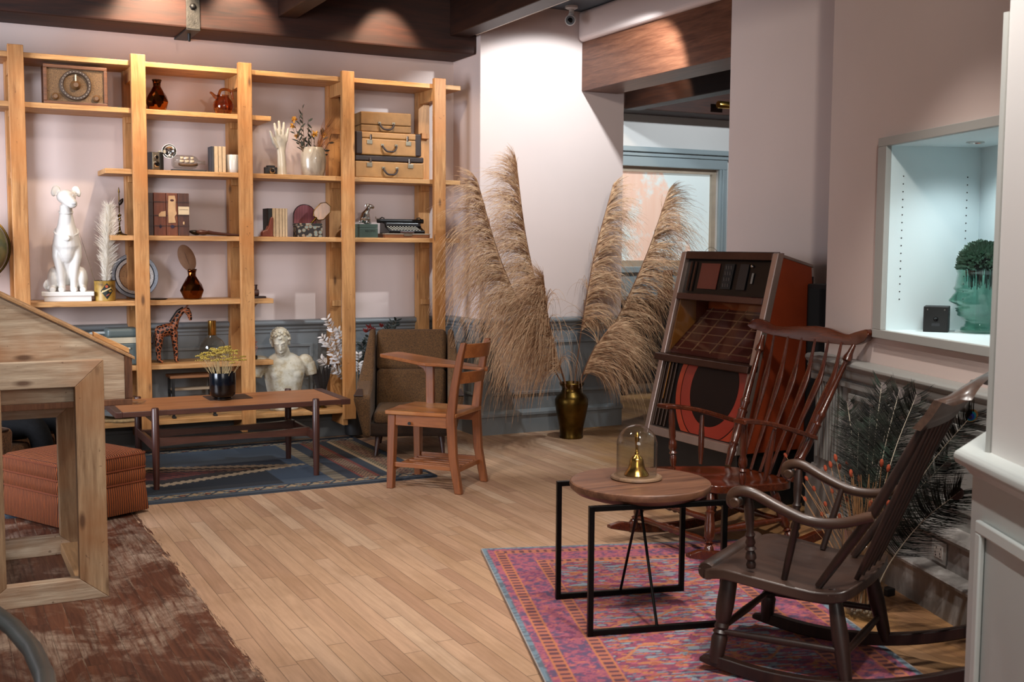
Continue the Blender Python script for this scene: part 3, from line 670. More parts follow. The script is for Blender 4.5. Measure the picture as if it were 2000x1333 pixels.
c, w, h = place(514, 543, 318, 3, 7.36)
cc = thing('compact_camera', 'small black compact camera sitting left of the white ceramic hand', 'camera', c)
B().box2((-.042,-.02,0),(.042,.02,.05)).obj('body', cg, cc, smooth=0, bevel=.008)
B().box2((-.026,-.018,.048),(.026,.018,.06)).obj('top_housing', cg, cc, smooth=0, bevel=.004)
B().lathe([(.021,0),(.021,.006),(.018,.014),(.013,.02),(.012,.016)], 24, M=Matrix.Translation((.004,-.02,.024)) @ RY).obj('lens_ring', M['chrome'], cc)
B().lathe([(.012,.0),(.008,.004),(.001,.005)], 18, M=Matrix.Translation((.004,-.035,.024)) @ RY).obj('lens', M['blackgloss'], cc)
for sx in (-.03,.03): B().box((sx,-.0205,.046),(.012,.002,.004)).obj('trim_plate', M['chrome'], cc, smooth=0)

# white ceramic hand
cer = plain('matte_bone_china','#c0bbb0',.35,0,.04,coat=.2)
c, w, h = place(533, 566, 234, 3, 7.42)
hd = B(); s = .36/.36
def ell(cx, cy, z, rx, ry, n=16): return [(cx+rx*cos(2*pi*k/n), cy+ry*sin(2*pi*k/n), z) for k in range(n)]
hd.loft([ell(.004,0,0,.030,.026),ell(.004,0,.012,.029,.025),ell(.003,0,.06,.026,.023),ell(.002,0,.12,.024,.020),ell(.0,0,.155,.025,.018),ell(-.003,0,.185,.033,.017),ell(-.004,0,.215,.040,.016),ell(-.001,0,.240,.040,.014),ell(.002,0,.256,.034,.011)])
for (x0_, z0_, x1_, z1_, r0) in ((-.026,.236,-.038,.330,.0098),(-.007,.246,-.011,.345,.0102),(.013,.244,.018,.338,.0098),(.031,.228,.044,.303,.0086)):
    hd.tube([(x0_,0,z0_-.012),(x0_*.75+x1_*.25,-.003,z0_+.25*(z1_-z0_)),((x0_+x1_)/2,-.004,(z0_+z1_)/2),(x1_*.9+x0_*.1,-.001,z0_+.88*(z1_-z0_)),(x1_,0,z1_-.004),(x1_,0,z1_)], [r0,r0*1.02,r0*.98,r0*.82,r0*.6,r0*.15], 12)
hd.tube([(-.022,-.004,.172),(-.042,-.008,.20),(-.054,-.010,.232),(-.062,-.008,.262),(-.066,-.006,.275),(-.067,-.006,.280)], [.013,.0125,.0108,.009,.006,.002], 12)
ho = hd.obj('ceramic_hand', cer, smooth=180); ho.location = c; ho.scale = (1.14,1.05,1.05)
rm = ho.modifiers.new('fuse','REMESH'); rm.mode = 'VOXEL'; rm.voxel_size = .0028; rm.use_smooth_shade = True
sm = ho.modifiers.new('smooth','SMOOTH'); sm.iterations = 4; sm.factor = .5
tag(ho, 'white ceramic hand standing upright with spread fingers on the third shelf', 'figurine')

# stoneware vase with dried flowers
c, w, h = place(586, 638, 278, 3, 7.38)
sv = NT('pearly_stoneware'); vv = sv.coord((1,1,.5)); nn = sv.noise(vv, 14, 4, .6, 1.2); sv.set(Base_Color=sv.ramp(nn,[(.35,hx('#807264')),(.6,hx('#aa9d8a'))]), Roughness=.3); sv.p.inputs['Coat Weight'].default_value = .4
vc = B().lathe([(.066,0),(.070,.004),(.080,.05),(.085,.10),(.082,.145),(.072,.178),(.064,.192),(.061,.190),(.068,.176),(.077,.145),(.079,.1),(.066,.012),(.001,.01)], 40, mod=lambda a,t: 1+.012*cos(a*5+t*3), cap=False).obj('stoneware_vase', sv.m); vc.location = c
tag(vc, 'tall pale glazed stoneware vase of dried flowers right of the ceramic hand', 'vase')
gr = plain('dark_olive_leaf','#2c3129',.7,0,.3); orf = plain('orange_dried_petal','#c58a2e',.8,0,.25,60); drystem = plain('dry_brown_stem','#5a432d',.8); strawy = plain('rust_straw','#9a6238',.85)
def sprig(label, cat, base, tip, leaves, mat_leaf, stem_mat, L, w_, group=None, name='dried_sprig', flower=None, fr=.02, seed=1, bend=.1):
    rng = random.Random(seed); t = thing(name, label, cat, base, 0, group); d = V(tip)-V(base); sd = d.cross(V((0,1,0))).normalized()
    pts = path([(0,0,0), d*.35+sd*bend*d.length*.3, d*.7+sd*bend*d.length*.25, d], 5)
    B().tube(pts, [.0028-.0018*i/(len(pts)-1) for i in range(len(pts))], 6).obj('stem', stem_mat, t)
    b = B()
    for k in range(leaves):
        f = .35+.65*(k+.5)/leaves; i = min(int(f*(len(pts)-1)), len(pts)-2); p = pts[i]; tg = (pts[i+1]-pts[i]).normalized()
        a = rng.uniform(0, 2*pi); o = tg.orthogonal().normalized(); o.rotate(Matrix.Rotation(a, 3, tg)); b.leaf(p, tg*.8+o, o.cross(tg), L*rng.uniform(.7,1.15), w_*rng.uniform(.8,1.2))
    if leaves: b.obj('leaves', mat_leaf, t)
    if flower:
        fb = B(); p = pts[-1]; tg = (pts[-1]-pts[-2]).normalized()
        for k in range(26):
            o = V((rng.gauss(0,1), rng.gauss(0,1), rng.gauss(.3,1))).normalized(); fb.leaf(p, o, o.orthogonal(), fr*rng.uniform(.7,1.1), fr*.45)
        fb.obj('flower_head', flower, t)
    return t
mouth = c+V((0,0,.185)); lab = 'in the stoneware vase'
def vtip(px, py, Y=7.38): return aY(px, py, Y)
for i, (px, py, fr) in enumerate(((574,234,.026),(570,246,.020),(580,266,.022),(615,262,.028),(632,264,.024))):
    sprig(('orange dried flower head uppermost on the left of the stoneware vase','small orange dried flower jutting out furthest left from the stoneware vase','orange dried flower low on the left rim of the stoneware vase','large orange dried flower in the middle of the stoneware vase','orange dried flower on the right of the stoneware vase')[i], 'dried flower', mouth+V((-.03+.015*i,-.01,-.12)), vtip(px,py,7.34+.01*i), 5, gr, drystem, .05, .012, 'dried orange flowers in the stoneware vase', flower=orf, fr=fr, seed=20+i)
for i, (px, py) in enumerate(((591,205),(584,226),(602,232),(609,246),(640,246),(590,272),(650,266))):
    sprig('dark leafy dried sprig in the stoneware vase with orange flowers', 'dried sprig', mouth+V((-.03+.01*i,.01,-.12)), vtip(px,py,7.40), 7, gr, drystem, .055, .014, 'dark leafy sprigs in the stoneware vase', seed=40+i)
b = B(); rng = random.Random(5)
for k in range(90):
    tip = vtip(rng.uniform(640,672), rng.uniform(205,275), 7.33+rng.uniform(-.02,.1)); st = mouth+V((rng.uniform(0,.03),rng.uniform(-.03,.03),-.05)); mid = st.lerp(tip,.5)+V((-.01,0,.02))
    b.tube([st, mid, tip], [.0009,.0007,.0003], 3, cap=False)
tag(b.obj('dried_grass_bunch', strawy, smooth=0), 'rust coloured wispy dried grass fanning right from the stoneware vase', 'dried grass', kind='stuff')

# suitcases
tan = plain('tan_tweed_cloth','#7d5a32',.7,0,.15,20,.3,260); tan2 = plain('pale_tan_leather','#9a6f3e',.5,0,.15,14); brl = plain('dark_brown_leather','#24120e',.6,0,.2,20)
def suitcase(label, c, w, d, h, body, lid, ends, hand, rz=0, latch=True, lidz=.72, dy=0):
    t = thing('suitcase', label, 'suitcase', c, rz, 'stacked vintage suitcases')
    B().box2((-w/2,-d/2,0),(w/2,d/2,h*lidz-.001)).obj('case_body', body, t, smooth=0, bevel=.008, bseg=3)
    B().box2((-w/2,-d/2,h*lidz+.001),(w/2,d/2,h)).obj('lid', lid, t, smooth=0, bevel=.008, bseg=3)
    if ends:
        for sx in (-1,1): B().box2((sx*(w/2+.003),-d/2-.003,-.0+.001),(sx*(w/2-.045),d/2+.002,h+.002)).obj('end_cap', ends, t, smooth=0, bevel=.01, bseg=3)
    zz = h*.42; hw = .05
    hp = path([(-hw,-d/2-.002,zz),(-hw+.004,-d/2-.016,zz-.014),(-hw*.55,-d/2-.022,zz-.036),(0,-d/2-.023,zz-.040),(hw*.55,-d/2-.022,zz-.036),(hw-.004,-d/2-.016,zz-.014),(hw,-d/2-.002,zz)], 5)
    B().tube(hp, .0065, 8).obj('handle', hand, t)
    for sx in (-hw, hw): B().box((sx,-d/2-.003,zz+.004),(.022,.006,.016)).obj('handle_mount', M['nickel'], t, smooth=0, bevel=.002)
    if latch:
        for sx in (-w*.3, w*.3):
            q = B().box((sx,-d/2-.003,h*lidz-.025),(.04,.005,.03)).obj('latch', M['nickel'], t, smooth=0, bevel=.002)
            B().box((sx+(.008 if sx > 0 else -.008)*-1,-d/2-.006,h*lidz+.008),(.014,.006,.034)).obj('hasp', M['chrome'], q, smooth=0, bevel=.002)
    return t
SCY = 7.405
c1, w1, h1 = place(694, 826, 298, 3, 7.29)
suitcase('tan suitcase with dark brown lid at the bottom of the stack on the third shelf', V(((aY(694,340,7.3).x+aY(827,340,7.3).x)/2,SCY,ZS[3])), .50, .22, .150, tan2, brl, None, brl, 0, lidz=.74)
suitcase('pale tan suitcase with dark end caps in the middle of the stack', V(((aY(694,280,7.3).x+aY(822,280,7.3).x)/2,SCY,ZS[3]+.153)), .475, .22, .155, tan2, tan2, brl, brl, .02, lidz=.72)
suitcase('small tan tweed suitcase with sloping lid on top of the stack', V(((aY(703,230,7.32).x+aY(803,230,7.32).x)/2+.01,SCY+.01,ZS[3]+.312)), .36, .19, .135, tan, tan, None, brl, -.06, latch=False, lidz=.35)
# ------------------------------------------------------------------ shelf 4 and below
c, w, h = place(229, 256, 360, 4, 7.38)
cs = thing('brass_candlestick', 'slim brass candlestick with a bird perch at the left end of the fourth shelf', 'candlestick', V((1.075,7.40,ZS[4])))
hh = .30
B().lathe([(.045,0),(.044,.006),(.03,.010),(.014,.018),(.008,.035),(.005,.06),(.0045,.085),(.010,.09),(.012,.10),(.007,.108),(.014,.125),(.012,.13),(.004,.132),(.0035,.2),(.0055,.203),(.0035,.207),(.003,.262),(.006,.27),(.003,.29),(.001,hh)], 18).obj('stem', M['oldbrass'], cs)
pb = B().lathe([(.001,-.03),(.010,-.02),(.012,0),(.008,.012),(.001,.022)], 10, M=Matrix.Translation((.012,-.012,.212)) @ Matrix.Rotation(.5,4,'Y')).obj('ornament_bird', plain('dark_bronze','#2b2018',.35,.8), cs)
B().tube(path([(0,0,.175),(-.025,0,.178),(-.045,0,.165),(-.065,0,.148)],5), [.002]*15+[.0008], 6).obj('perch_wire', M['oldbrass'], cs)
B().loft([[(-.02-.012*k, y*(.007*sin(pi*(k+.6)/5)), .182-.006*k+(.004 if y == 0 else 0)) for y in (-1,0,1)] for k in range(5)], closed=False).obj('leaf_scroll', M['oldbrass'], cs, solid=.0015)

lea = lambda n, a, b_: wood(n, a, b_, 'Z', 2.2, .5, bump=.25)
L1, L2, L3, L4 = lea('leather_black_brown','#23130f','#3a201a'), lea('leather_chestnut','#4a2012','#7a3d22'), lea('leather_russet','#4f2414','#7d4225'), lea('leather_cocoa','#301811','#563022')
lab = plain('paper_label','#b38f68',.8,0,.15,20); ink = plain('stamp_ink','#3d1416',.8); blu = plain('blue_black_stamp','#241b30',.8)
xa, xb, xc, xd, xe = [aY(p, 461, 7.31).x for p in (286.5, 301, 325.5, 348.5, 370.5)]
def lbook(x0, x1, mat_, label):
    t = thing('leather_book', label, 'book', V(((x0+x1)/2, 7.40, ZS[4])), 0, 'leather bound ledgers on the fourth shelf'); w = (x1-x0)*.97; h = .268
    B().box2((-w/2,-.09,0),(w/2,.09,h)).obj('binding', mat_, t, smooth=0, bevel=.003)
    for z in (.06,.125,.21): B().box2((-w/2-.0005,-.0925,z),(w/2+.0005,-.09,z+.004)).obj('spine_band', L1, t, smooth=0)
    return t, w
t_, w_ = lbook(xa, xb, L1, 'black-brown leather book leftmost in the row against the second post')
t_, w_ = lbook(xb, xc, L2, 'chestnut leather book with torn label half way down its spine')
B().add([(-w_*.12,0,.120),(w_*.46,0,.120),(w_*.46,0,.155),(w_*.1,0,.150),(-w_*.1,0,.135)], [(0,1,2,3,4)], Matrix.Translation((0,-.0935,0))).obj('torn_label', lab, t_, smooth=0, fix=False)
B().lathe([(.012,0),(.001,.0004)], 14, M=Matrix.Translation((.002,-.0906,.058)) @ RY @ Matrix.Diagonal((.7,1,1,1))).obj('stamp', blu, t_)
t_, w_ = lbook(xc, xd, L3, 'russet leather book with a tall pale paper label down its spine')
B().add([(-w_*.34,0,.08),(w_*.30,0,.083),(w_*.20,0,.12),(w_*.40,0,.14),(w_*.30,0,.16),(w_*.32,0,.225),(w_*.25,0,.252),(-w_*.3,0,.25),(-w_*.36,0,.16)], [tuple(range(9))], Matrix.Translation((0,-.0935,0))).obj('tall_label', lab, t_, smooth=0, fix=False)
for zz, mm_ in ((.222, ink), (.058, blu)): B().lathe([(.012,0),(.001,.0004)], 14, M=Matrix.Translation((0,-.0942,zz)) @ RY @ Matrix.Diagonal((1,.6 if zz > .1 else .9,1,1))).obj('stamp', mm_, t_)
t_, w_ = lbook(xd, xe, L4, 'cocoa leather book with a zigzag-edged cream label, rightmost of the leather books')
zz = [(-w_/2+w_*k/20, .132+(.004 if k % 2 else 0)) for k in range(21)]; zt = [(w_/2-w_*k/20, .186-(.004 if k % 2 else 0)) for k in range(21)]
B().add([(x,0,z) for x, z in zz+zt], [tuple(range(42))], Matrix.Translation((0,-.0935,0))).obj('zigzag_label', plain('cream_label','#c4ad8b',.8), t_, smooth=0, fix=False)
B().box((0,-.0942,.165),(w_*.8,.0006,.002)).obj('label_rule', L1, t_, smooth=0)
B().ball((0,-.0925,.08),(.006,.002,.011),10,6).obj('gilt_drop', lab, t_)

spw = wood('dark_spoon_wood','#2c130d','#4d2318','X',2,.4,coat=.2)
for i, (lbl, y, rz, lift) in enumerate((('dark carved wooden spoon lying in front on the fourth shelf', 7.36, .02, 0), ('black-edged wooden spoon lying behind the front one on the fourth shelf', 7.42, .0, 0))):
    t = thing('wooden_spoon', lbl, 'spoon', V((1.535-.03*i, y, ZS[4]+.001)), rz, 'wooden spoons on the fourth shelf')
    rings = []
    for k in range(11):
        u = k/10; x = .0+.085*u; ww = .030*sin(pi*(.08+.86*u))**.6; zz = .026-.006*u
        rings.append([(x, ww*cos(a), zz+.004+.022*sin(a)*(1 if sin(a) < 0 else .55)*sin(pi*(.1+.8*u))) for a in [2*pi*j/14 for j in range(14)]])
    B().loft(rings).obj('bowl', spw if i == 0 else plain('black_spoon_wood','#160d0c',.4), t)
    B().tube([(.075,0,.024),(.11,0,.020),(.18,0,.014),(.26,0,.008),(.29,0,.007)], [.013,.010,.008,.007,.006], 10).obj('handle', spw, t)

# bookend, cream books
c, w, h = place(513, 533, 412, 4, 7.35)
t = thing('wooden_bookend', 'reddish carved wooden bookend propping the row of cream books on the fourth shelf', 'bookend', V((c.x,7.35,ZS[4])))
rw_ = wood('red_carved_wood','#5c2414','#8a3f24','Z',2,.4,coat=.2)
B().prism([(-.045,0),(.03,0),(.034,.12),(.026,.135),(.012,.12),(.0,.075),(-.012,.045),(-.032,.04),(-.044,.028)], .05).obj('carving', rw_, t, smooth=50, bevel=.007, bseg=3)
B().box2((-.05,-.03,0),(.034,.03,.006)).obj('foot', rw_, t, smooth=0, bevel=.002)
xs_ = [aY(p, 462, 7.33).x for p in (524, 532.5, 539, 546, 552, 557.5, 562.5)]
names_ = ('black book leftmost in the row of cream books on the fourth shelf','thick cream book right after the black one on the fourth shelf','cream book second after the black one on the fourth shelf','cream book third after the black one on the fourth shelf','cream book fourth after the black one on the fourth shelf','cream book farthest right in its row on the fourth shelf')
for i in range(6): book(names_[i], V(((xs_[i]+xs_[i+1])/2,7.40,ZS[4])), (xs_[i+1]-xs_[i])*.97, .13, .187 if i else .186, creamcov if i else M['black'], 'cream books on the fourth shelf')

# floral box, round lid, hand mirror
c, w, h = place(579, 633, 431, 4, 7.33)
fb = NT('leaf_printed_paper'); vv = fb.coord((1,1,1.1)); vo = fb.n('ShaderNodeTexVoronoi'); vo.inputs['Scale'].default_value = 34; fb.l(vv, vo.inputs['Vector'])
fc = fb.ramp(vo.outputs['Distance'], [(.25,hx('#8f9a94')),(.42,hx('#a58468')),(.5,hx('#1c1614'))]); fc = fb.mix(.5, fc, fb.ramp(vo.outputs['Color'], [(.2,hx('#6f8f8a')),(.8,hx('#b9a58c'))]), 'MULTIPLY'); fb.set(Base_Color=fc, Roughness=.6)
fx = thing('keepsake_box', 'square keepsake box with dark leaf print paper on the fourth shelf', 'box', V((c.x,7.385,ZS[4])))
w = .165; h = .092
B().box2((-w/2,-.065,0),(w/2,.065,h-.016)).obj('box_body', fb.m, fx, smooth=0, bevel=.002)
B().box2((-w/2-.002,-.067,h-.018),(w/2+.002,.067,h)).obj('box_lid', fb.m, fx, smooth=0, bevel=.002)
ru = NT('ribbed_rose_cloth'); vv = ru.coord(); wv = ru.n('ShaderNodeTexWave'); wv.inputs['Scale'].default_value = 28; ru.l(vv, wv.inputs['Vector']); ru.set(Base_Color=ru.ramp(wv.outputs['Fac'], [(0,hx('#5a242a')),(1,hx('#8d4a4d'))]), Roughness=.7)
rl = thing('round_tray', 'upright round-topped rose red ribbed tray standing on the leaf print box', 'tray', V((c.x-.008,7.43,ZS[4]+h+.001)))
arch = [(-.075,0)]+[(.075*cos(pi-pi*k/20), .048+.075*sin(pi*k/20)) for k in range(21)]+[(.075,0)]
B().prism(arch, .012).obj('tray_face', ru.m, rl, smooth=40)
B().tube([(x,0,z) for x, z in arch], .006, 8).obj('rim', plain('dark_red_rim','#2c1214',.4), rl)
hm = thing('hand_mirror', 'gilt elongated hand mirror leaning diagonally against the rose red tray', 'mirror', V((c.x+.015,7.345,ZS[4]+h+.003)))
Mm = Matrix.Rotation(radians(-14),4,'Z') @ Matrix.Rotation(radians(42),4,'Y') @ Matrix.Rotation(radians(-8),4,'X')
octo = [(-.02,.045),(.02,.045),(.042,.07),(.042,.14),(.02,.168),(-.02,.168),(-.042,.14),(-.042,.07)]
gm = wood('amber_mirror_back','#5c3416','#8a5424','Z',2,.3,coat=.4)
B().prism(octo, .008, Mm).obj('mirror_face', gm, hm, smooth=0, bevel=.002)
B().tube([Mm @ V((x,0,z)) for x, z in octo+octo[:1]], .0042, 8).obj('gilt_frame', M['oldbrass'], hm)
B().turn(Mm @ V((0,0,-.012)), Mm @ V((0,0,.05)), [(0,.004),(.2,.009),(.5,.006),(.8,.009),(1,.006)], 10).obj('handle', M['oldbrass'], hm)

# recipe box with silver dog
c, w, h = place(699, 741, 431, 4, 7.32)
grn = plain('green_cloth_box','#35473f',.5,0,.1)
rb = thing('recipe_box', 'green recipe box lettered RECIPES under the silver dog', 'box', V((c.x,7.375,ZS[4])))
w = .135; h = .093
B().box2((-w/2,-.055,0),(w/2,.055,h*.72)).obj('box_body', grn, rb, smooth=0, bevel=.002)
B().box2((-w/2,-.055,h*.72+.001),(w/2,.055,h)).obj('box_lid', grn, rb, smooth=0, bevel=.002)
def text(name, s, mat_, parent, Mx, size, ext=.0006):
    cu = bpy.data.curves.new(name, 'FONT'); cu.body = s; cu.size = size; cu.align_x = 'CENTER'; cu.align_y = 'CENTER'; cu.extrude = ext
    o = bpy.data.objects.new(name, cu); me = bpy.data.meshes.new_from_object(o); bpy.data.objects.remove(o)
    me.transform(Mx); me.materials.append(mat_); q = bpy.data.objects.new(name, me); COL.objects.link(q); q.parent = parent; return q
text('lettering', 'RECIPES', plain('dark_green_ink','#131d18',.6), rb, Matrix.Translation((.012,-.0557,.045)) @ RY, .021)
def quad_dog(t, mat_, s):
    """sitting dog, local scale s"""
    b = B()
    b.loft([ell2(x, z, rx, ry, s) for x, z, rx, ry in ()]) if False else None
    return b
dg = B()
dg.tube([(.0,0,.018),(-.012,0,.04),(-.004,0,.065),(.012,0,.088),(.022,0,.105)], [.026,.030,.025,.017,.014], 14)
dg.tube([(.018,0,.105),(.028,0,.118),(.044,0,.116),(.058,0,.108)], [.012,.019,.014,.009], 12)
for sy in (-.013,.013):
    dg.tube([(.012,sy,.07),(.020,sy,.035),(.024,sy,.012),(.034,sy,.005)], [.011,.009,.007,.007], 10)
    dg.tube([(-.012,sy*1.5,.03),(.008,sy*1.7,.03),(.0,sy*1.7,.008),(.022,sy*1.7,.006)], [.017,.014,.010,.008], 10)
    dg.tube([(.022,sy*.9,.128),(.010,sy*1.3,.128),(.002,sy*1.4,.116)], [.007,.008,.003], 8)
dg.tube([(-.02,0,.02),(-.038,0,.012),(-.052,0,.018)], [.008,.006,.003], 8)
do = dg.obj('dog_figurine', M['chrome'], smooth=180); do.location = V((c.x-.005,7.365,ZS[4]+h+.001)); do.scale = (1.02,1.02,1.02)
rm = do.modifiers.new('fuse','REMESH'); rm.mode = 'VOXEL'; rm.voxel_size = .002; rm.use_smooth_shade = True
tag(do, 'shiny silver sitting dog figurine on top of the green recipe box', 'figurine')

# typewriter
c, w, h = place(745, 832, 424, 4, 7.31)
tb = thing('wooden_case_base', 'shallow brown wooden case under the typewriter on the fourth shelf', 'case', V((2.965,7.40,ZS[4])))
B().box2((-.165,-.11,0),(.165,.11,.024)).obj('case_body', wood('case_wood','#5a3018','#8a5228','X',2,.45), tb, smooth=0, bevel=.002)
B().box2((-.168,-.113,.024),(.168,.113,.030)).obj('case_lip', plain('pale_case_edge','#9a8b78',.5), tb, smooth=0, bevel=.001)
B().box2((-.03,-.116,.014),(.03,-.112,.032)).obj('metal_plate', M['nickel'], tb, smooth=0)
tw = thing('typewriter', 'small black portable typewriter on a shallow wooden case on the fourth shelf', 'typewriter', V((2.965,7.40,ZS[4]+.031)))
B().loft([[(x,y,z) for y, z in ((-.095,0),(-.095,.02),(-.03,.045),(-.01,.072),(.08,.078),(.085,0))] for x in (-.135,.135)]).obj('body', M['blackgloss'], tw, smooth=0, bevel=.004)
B().box2((-.13,-.03,.05),(.13,.0,.074)).obj('type_basket_cover', plain('dark_grey_enamel','#2a2a2c',.3), tw, smooth=0, bevel=.004)
B().tube([(-.15,.03,.088),(.15,.03,.088)], .013, 14).obj('platen', M['black'], tw)
for sx in (-1,1): B().tube([(sx*.15,.03,.088),(sx*.172,.03,.088)], .016, 14).obj('platen_knob', M['black'], tw)
B().tube(path([(-.15,.02,.092),(-.175,.0,.1),(-.195,-.01,.098),(-.2,-.012,.115)],4), .003, 6).obj('carriage_lever', M['nickel'], tw)
key = B().lathe([(.0065,0),(.0075,.003),(.0055,.005)], 10).obj('key', plain('ivory_key','#b9b4a8',.4), tw); first = True
for r in range(4):
    for k in range(10):
        p_ = (-.10+.022*k+.006*r, -.094+.017*r+.002, .016+.011*(r)+.004) if True else 0
        p_ = (-.105+.0225*k-.005*r, -.088+.016*r, .022+.0072*r)
        if first: key.location = p_; first = False
        else:
            q = key.copy(); COL.objects.link(q); q.parent = tw; q.location = p_
B().box2((-.05,-.105,.004),(.05,-.094,.014)).obj('space_bar', plain('bar_brown','#4a2f2a',.4), tw, smooth=0, bevel=.002)
for sx in (-1,1): B().tube([(sx*.12,.03,.105),(sx*.14,.02,.112),(sx*.155,.03,.1)], .004, 6).obj('paper_rest_end', M['black'], tw)

# ------------------------------------------------------------------ shelf 5: greyhound, tin, plume, plate ...
c, w, h = place(89, 172, 358, 5, 7.39)
pl = plain('white_glazed_plaster','#d9d6d0',.4,0,.03,coat=.15)
gy = thing('greyhound_statue', 'large white sitting greyhound statue on a square base at the left of the fifth shelf', 'statue', V((.765,7.415,ZS[5])), radians(-6))
B().box2((-.135,-.085,0),(.135,.085,.035)).obj('plinth', pl, gy, smooth=0, bevel=.003)
B().box2((-.15,-.097,.033),(.15,.097,.06)).obj('plinth_top', pl, gy, smooth=0, bevel=.004)
b = B()
# torso and neck: chest at front (toward -y), rump behind
b.tube([(.0,.055,.115),(.0,.035,.18),(.0,.01,.27),(.0,-.018,.355),(.0,-.03,.41),(.0,-.03,.47),(.0,-.033,.53),(.002,-.036,.585)], [.070,.074,.072,.082,.070,.050,.039,.036], 20)
b.ball((0,-.045,.315),(.052,.045,.085),16,10)
# head turned slightly right
b.ball((.004,-.042,.635),(.056,.052,.046),18,12)
b.tube([(.008,-.06,.626),(.026,-.095,.606),(.042,-.126,.590),(.046,-.140,.588)], [.042,.034,.028,.016], 14)
for sx in (-1,1):
    b.ball((sx*.056+.004,-.022,.678),(.026,.013,.027),14,10); b.ball((sx*.072+.004,-.030,.660),(.015,.010,.026),12,9)
    # front leg, haunch, hind foot
    b.tube([(sx*.044,-.022,.34),(sx*.050,-.032,.27),(sx*.040,-.040,.19),(sx*.034,-.042,.11),(sx*.034,-.044,.075)], [.042,.036,.026,.021,.022], 14)
    b.tube([(sx*.034,-.045,.074),(sx*.036,-.078,.07)], [.024,.018], 12)
    b.ball((sx*.078,.010,.135),(.040,.062,.075),16,10)
    b.tube([(sx*.085,.02,.075),(sx*.088,-.035,.073),(sx*.086,-.075,.071)], [.026,.022,.018], 12)
b.tube(path([(-.05,.06,.08),(-.11,.05,.078),(-.128,.0,.10),(-.122,-.01,.13)],5), [.016]*10+[.014,.012,.01,.008,.006,.004], 10)
gb = b.obj('dog_body', pl, gy, smooth=180)
rm = gb.modifiers.new('fuse','REMESH'); rm.mode = 'VOXEL'; rm.voxel_size = .0045; rm.use_smooth_shade = True
sm = gb.modifiers.new('smooth','SMOOTH'); sm.iterations = 6; sm.factor = .5
gp = plain('pale_grey_glaze','#bdbcb9',.4)
for sx in (-1,1): B().ball((sx*.030+.012,-.084,.643),(.008,.006,.006),10,6).obj('eye', gp, gy)
B().ball((.047,-.146,.596),(.015,.009,.012),12,8).obj('nose', gp, gy)
B().tube([(.040*cos(a),-.034+.041*sin(a),.545+.012*sin(a)) for a in [2*pi*k/28 for k in range(29)]], .004, 8, cap=False).obj('collar', pl, gy)
B().tube([(.072*cos(a)*.95,-.03+.062*sin(a),.425+.03*sin(a)) for a in [2*pi*k/28 for k in range(29)]], .006, 8, cap=False).obj('tasselled_collar', pl, gy)
B().ball((0,-.105,.385),(.022,.008,.018),12,8).obj('medallion', pl, gy)

c, w, h = place(186.5, 227, 551, 5, 7.33)
tn = thing('mustard_tin', 'worn mustard yellow tin can with a black diamond label holding a white plume', 'tin can', V((c.x,7.36,ZS[5])))
mt = NT('worn_mustard_paint'); vv = mt.coord(); nn = mt.noise(vv, 22, 5); mt.set(Base_Color=mt.ramp(nn,[(.3,hx('#5c4420')),(.5,hx('#98762f')),(.75,hx('#a5853f'))]), Roughness=.45)
rt = .062; ht = .125
B().lathe([(rt,0),(rt+.001,.004),(rt,.007),(rt,ht-.008),(rt+.0015,ht-.004),(rt,ht),(rt-.003,ht),(rt-.003,.006),(.001,.005)], 36, cap=False).obj('can', mt.m, tn)
B().tube([(rt*cos(a),rt*sin(a),ht) for a in [2*pi*k/32 for k in range(33)]], .002, 6, cap=False).obj('rim', plain('rusty_rim','#3a2a1c',.6,.5), tn)
def wrap(u, v, r, ang): a = ang+u/r; return (r*cos(a), r*sin(a), v)
ba = -pi/2+.06
def decal(b, poly, r):
    return b.add([wrap(u, v, r, ba) for u, v in poly], [tuple(range(len(poly)))])
dia = [(-.038+.038*k/6, .062+.050*k/6) for k in range(6)]+[(.038*k/6, .112-.050*k/6) for k in range(6)]+[(.038-.038*k/6, .062-.050*k/6) for k in range(6)]+[(-.038*k/6, .012+.050*k/6) for k in range(6)]
B().add([wrap(0,.062,rt+.0022,ba)]+[wrap(u,v,rt+.0012,ba) for u,v in dia], [(0,i+1,(i+1)%24+1) for i in range(24)]).obj('diamond_label', plain('label_black_green','#141c19',.5), tn, smooth=0, fix=False)
def strip_(u0, u1, v0, v1, hgt):
    b = B(); b.v = [wrap(u0+(u1-u0)*k/8, v0+(v1-v0)*k/8+s_*hgt, rt+.0034, ba) for k in range(9) for s_ in (0,1)]; b.f = [(2*k,2*k+2,2*k+3,2*k+1) for k in range(8)]; return b
bnd = [(-.030,.052),(-.024,.062),(.030,.085),(.034,.074),(.026,.066)]
strip_(-.032,.026,.050,.078,.0095).obj('label_band', plain('label_cream','#c3b184',.6), tn, smooth=0, fix=False)
B().lathe([(.009,0),(.001,.0006)], 16, M=Matrix.Translation(wrap(-.002,.090,rt+.003,ba)) @ Matrix.Rotation(.06,4,'Z') @ RY).obj('label_dot', plain('label_orange','#a8502c',.6), tn)
strip_(-.006,.014,.028,.040,.009).obj('label_mark', plain('label_rust','#8a4430',.6), tn, smooth=0, fix=False)
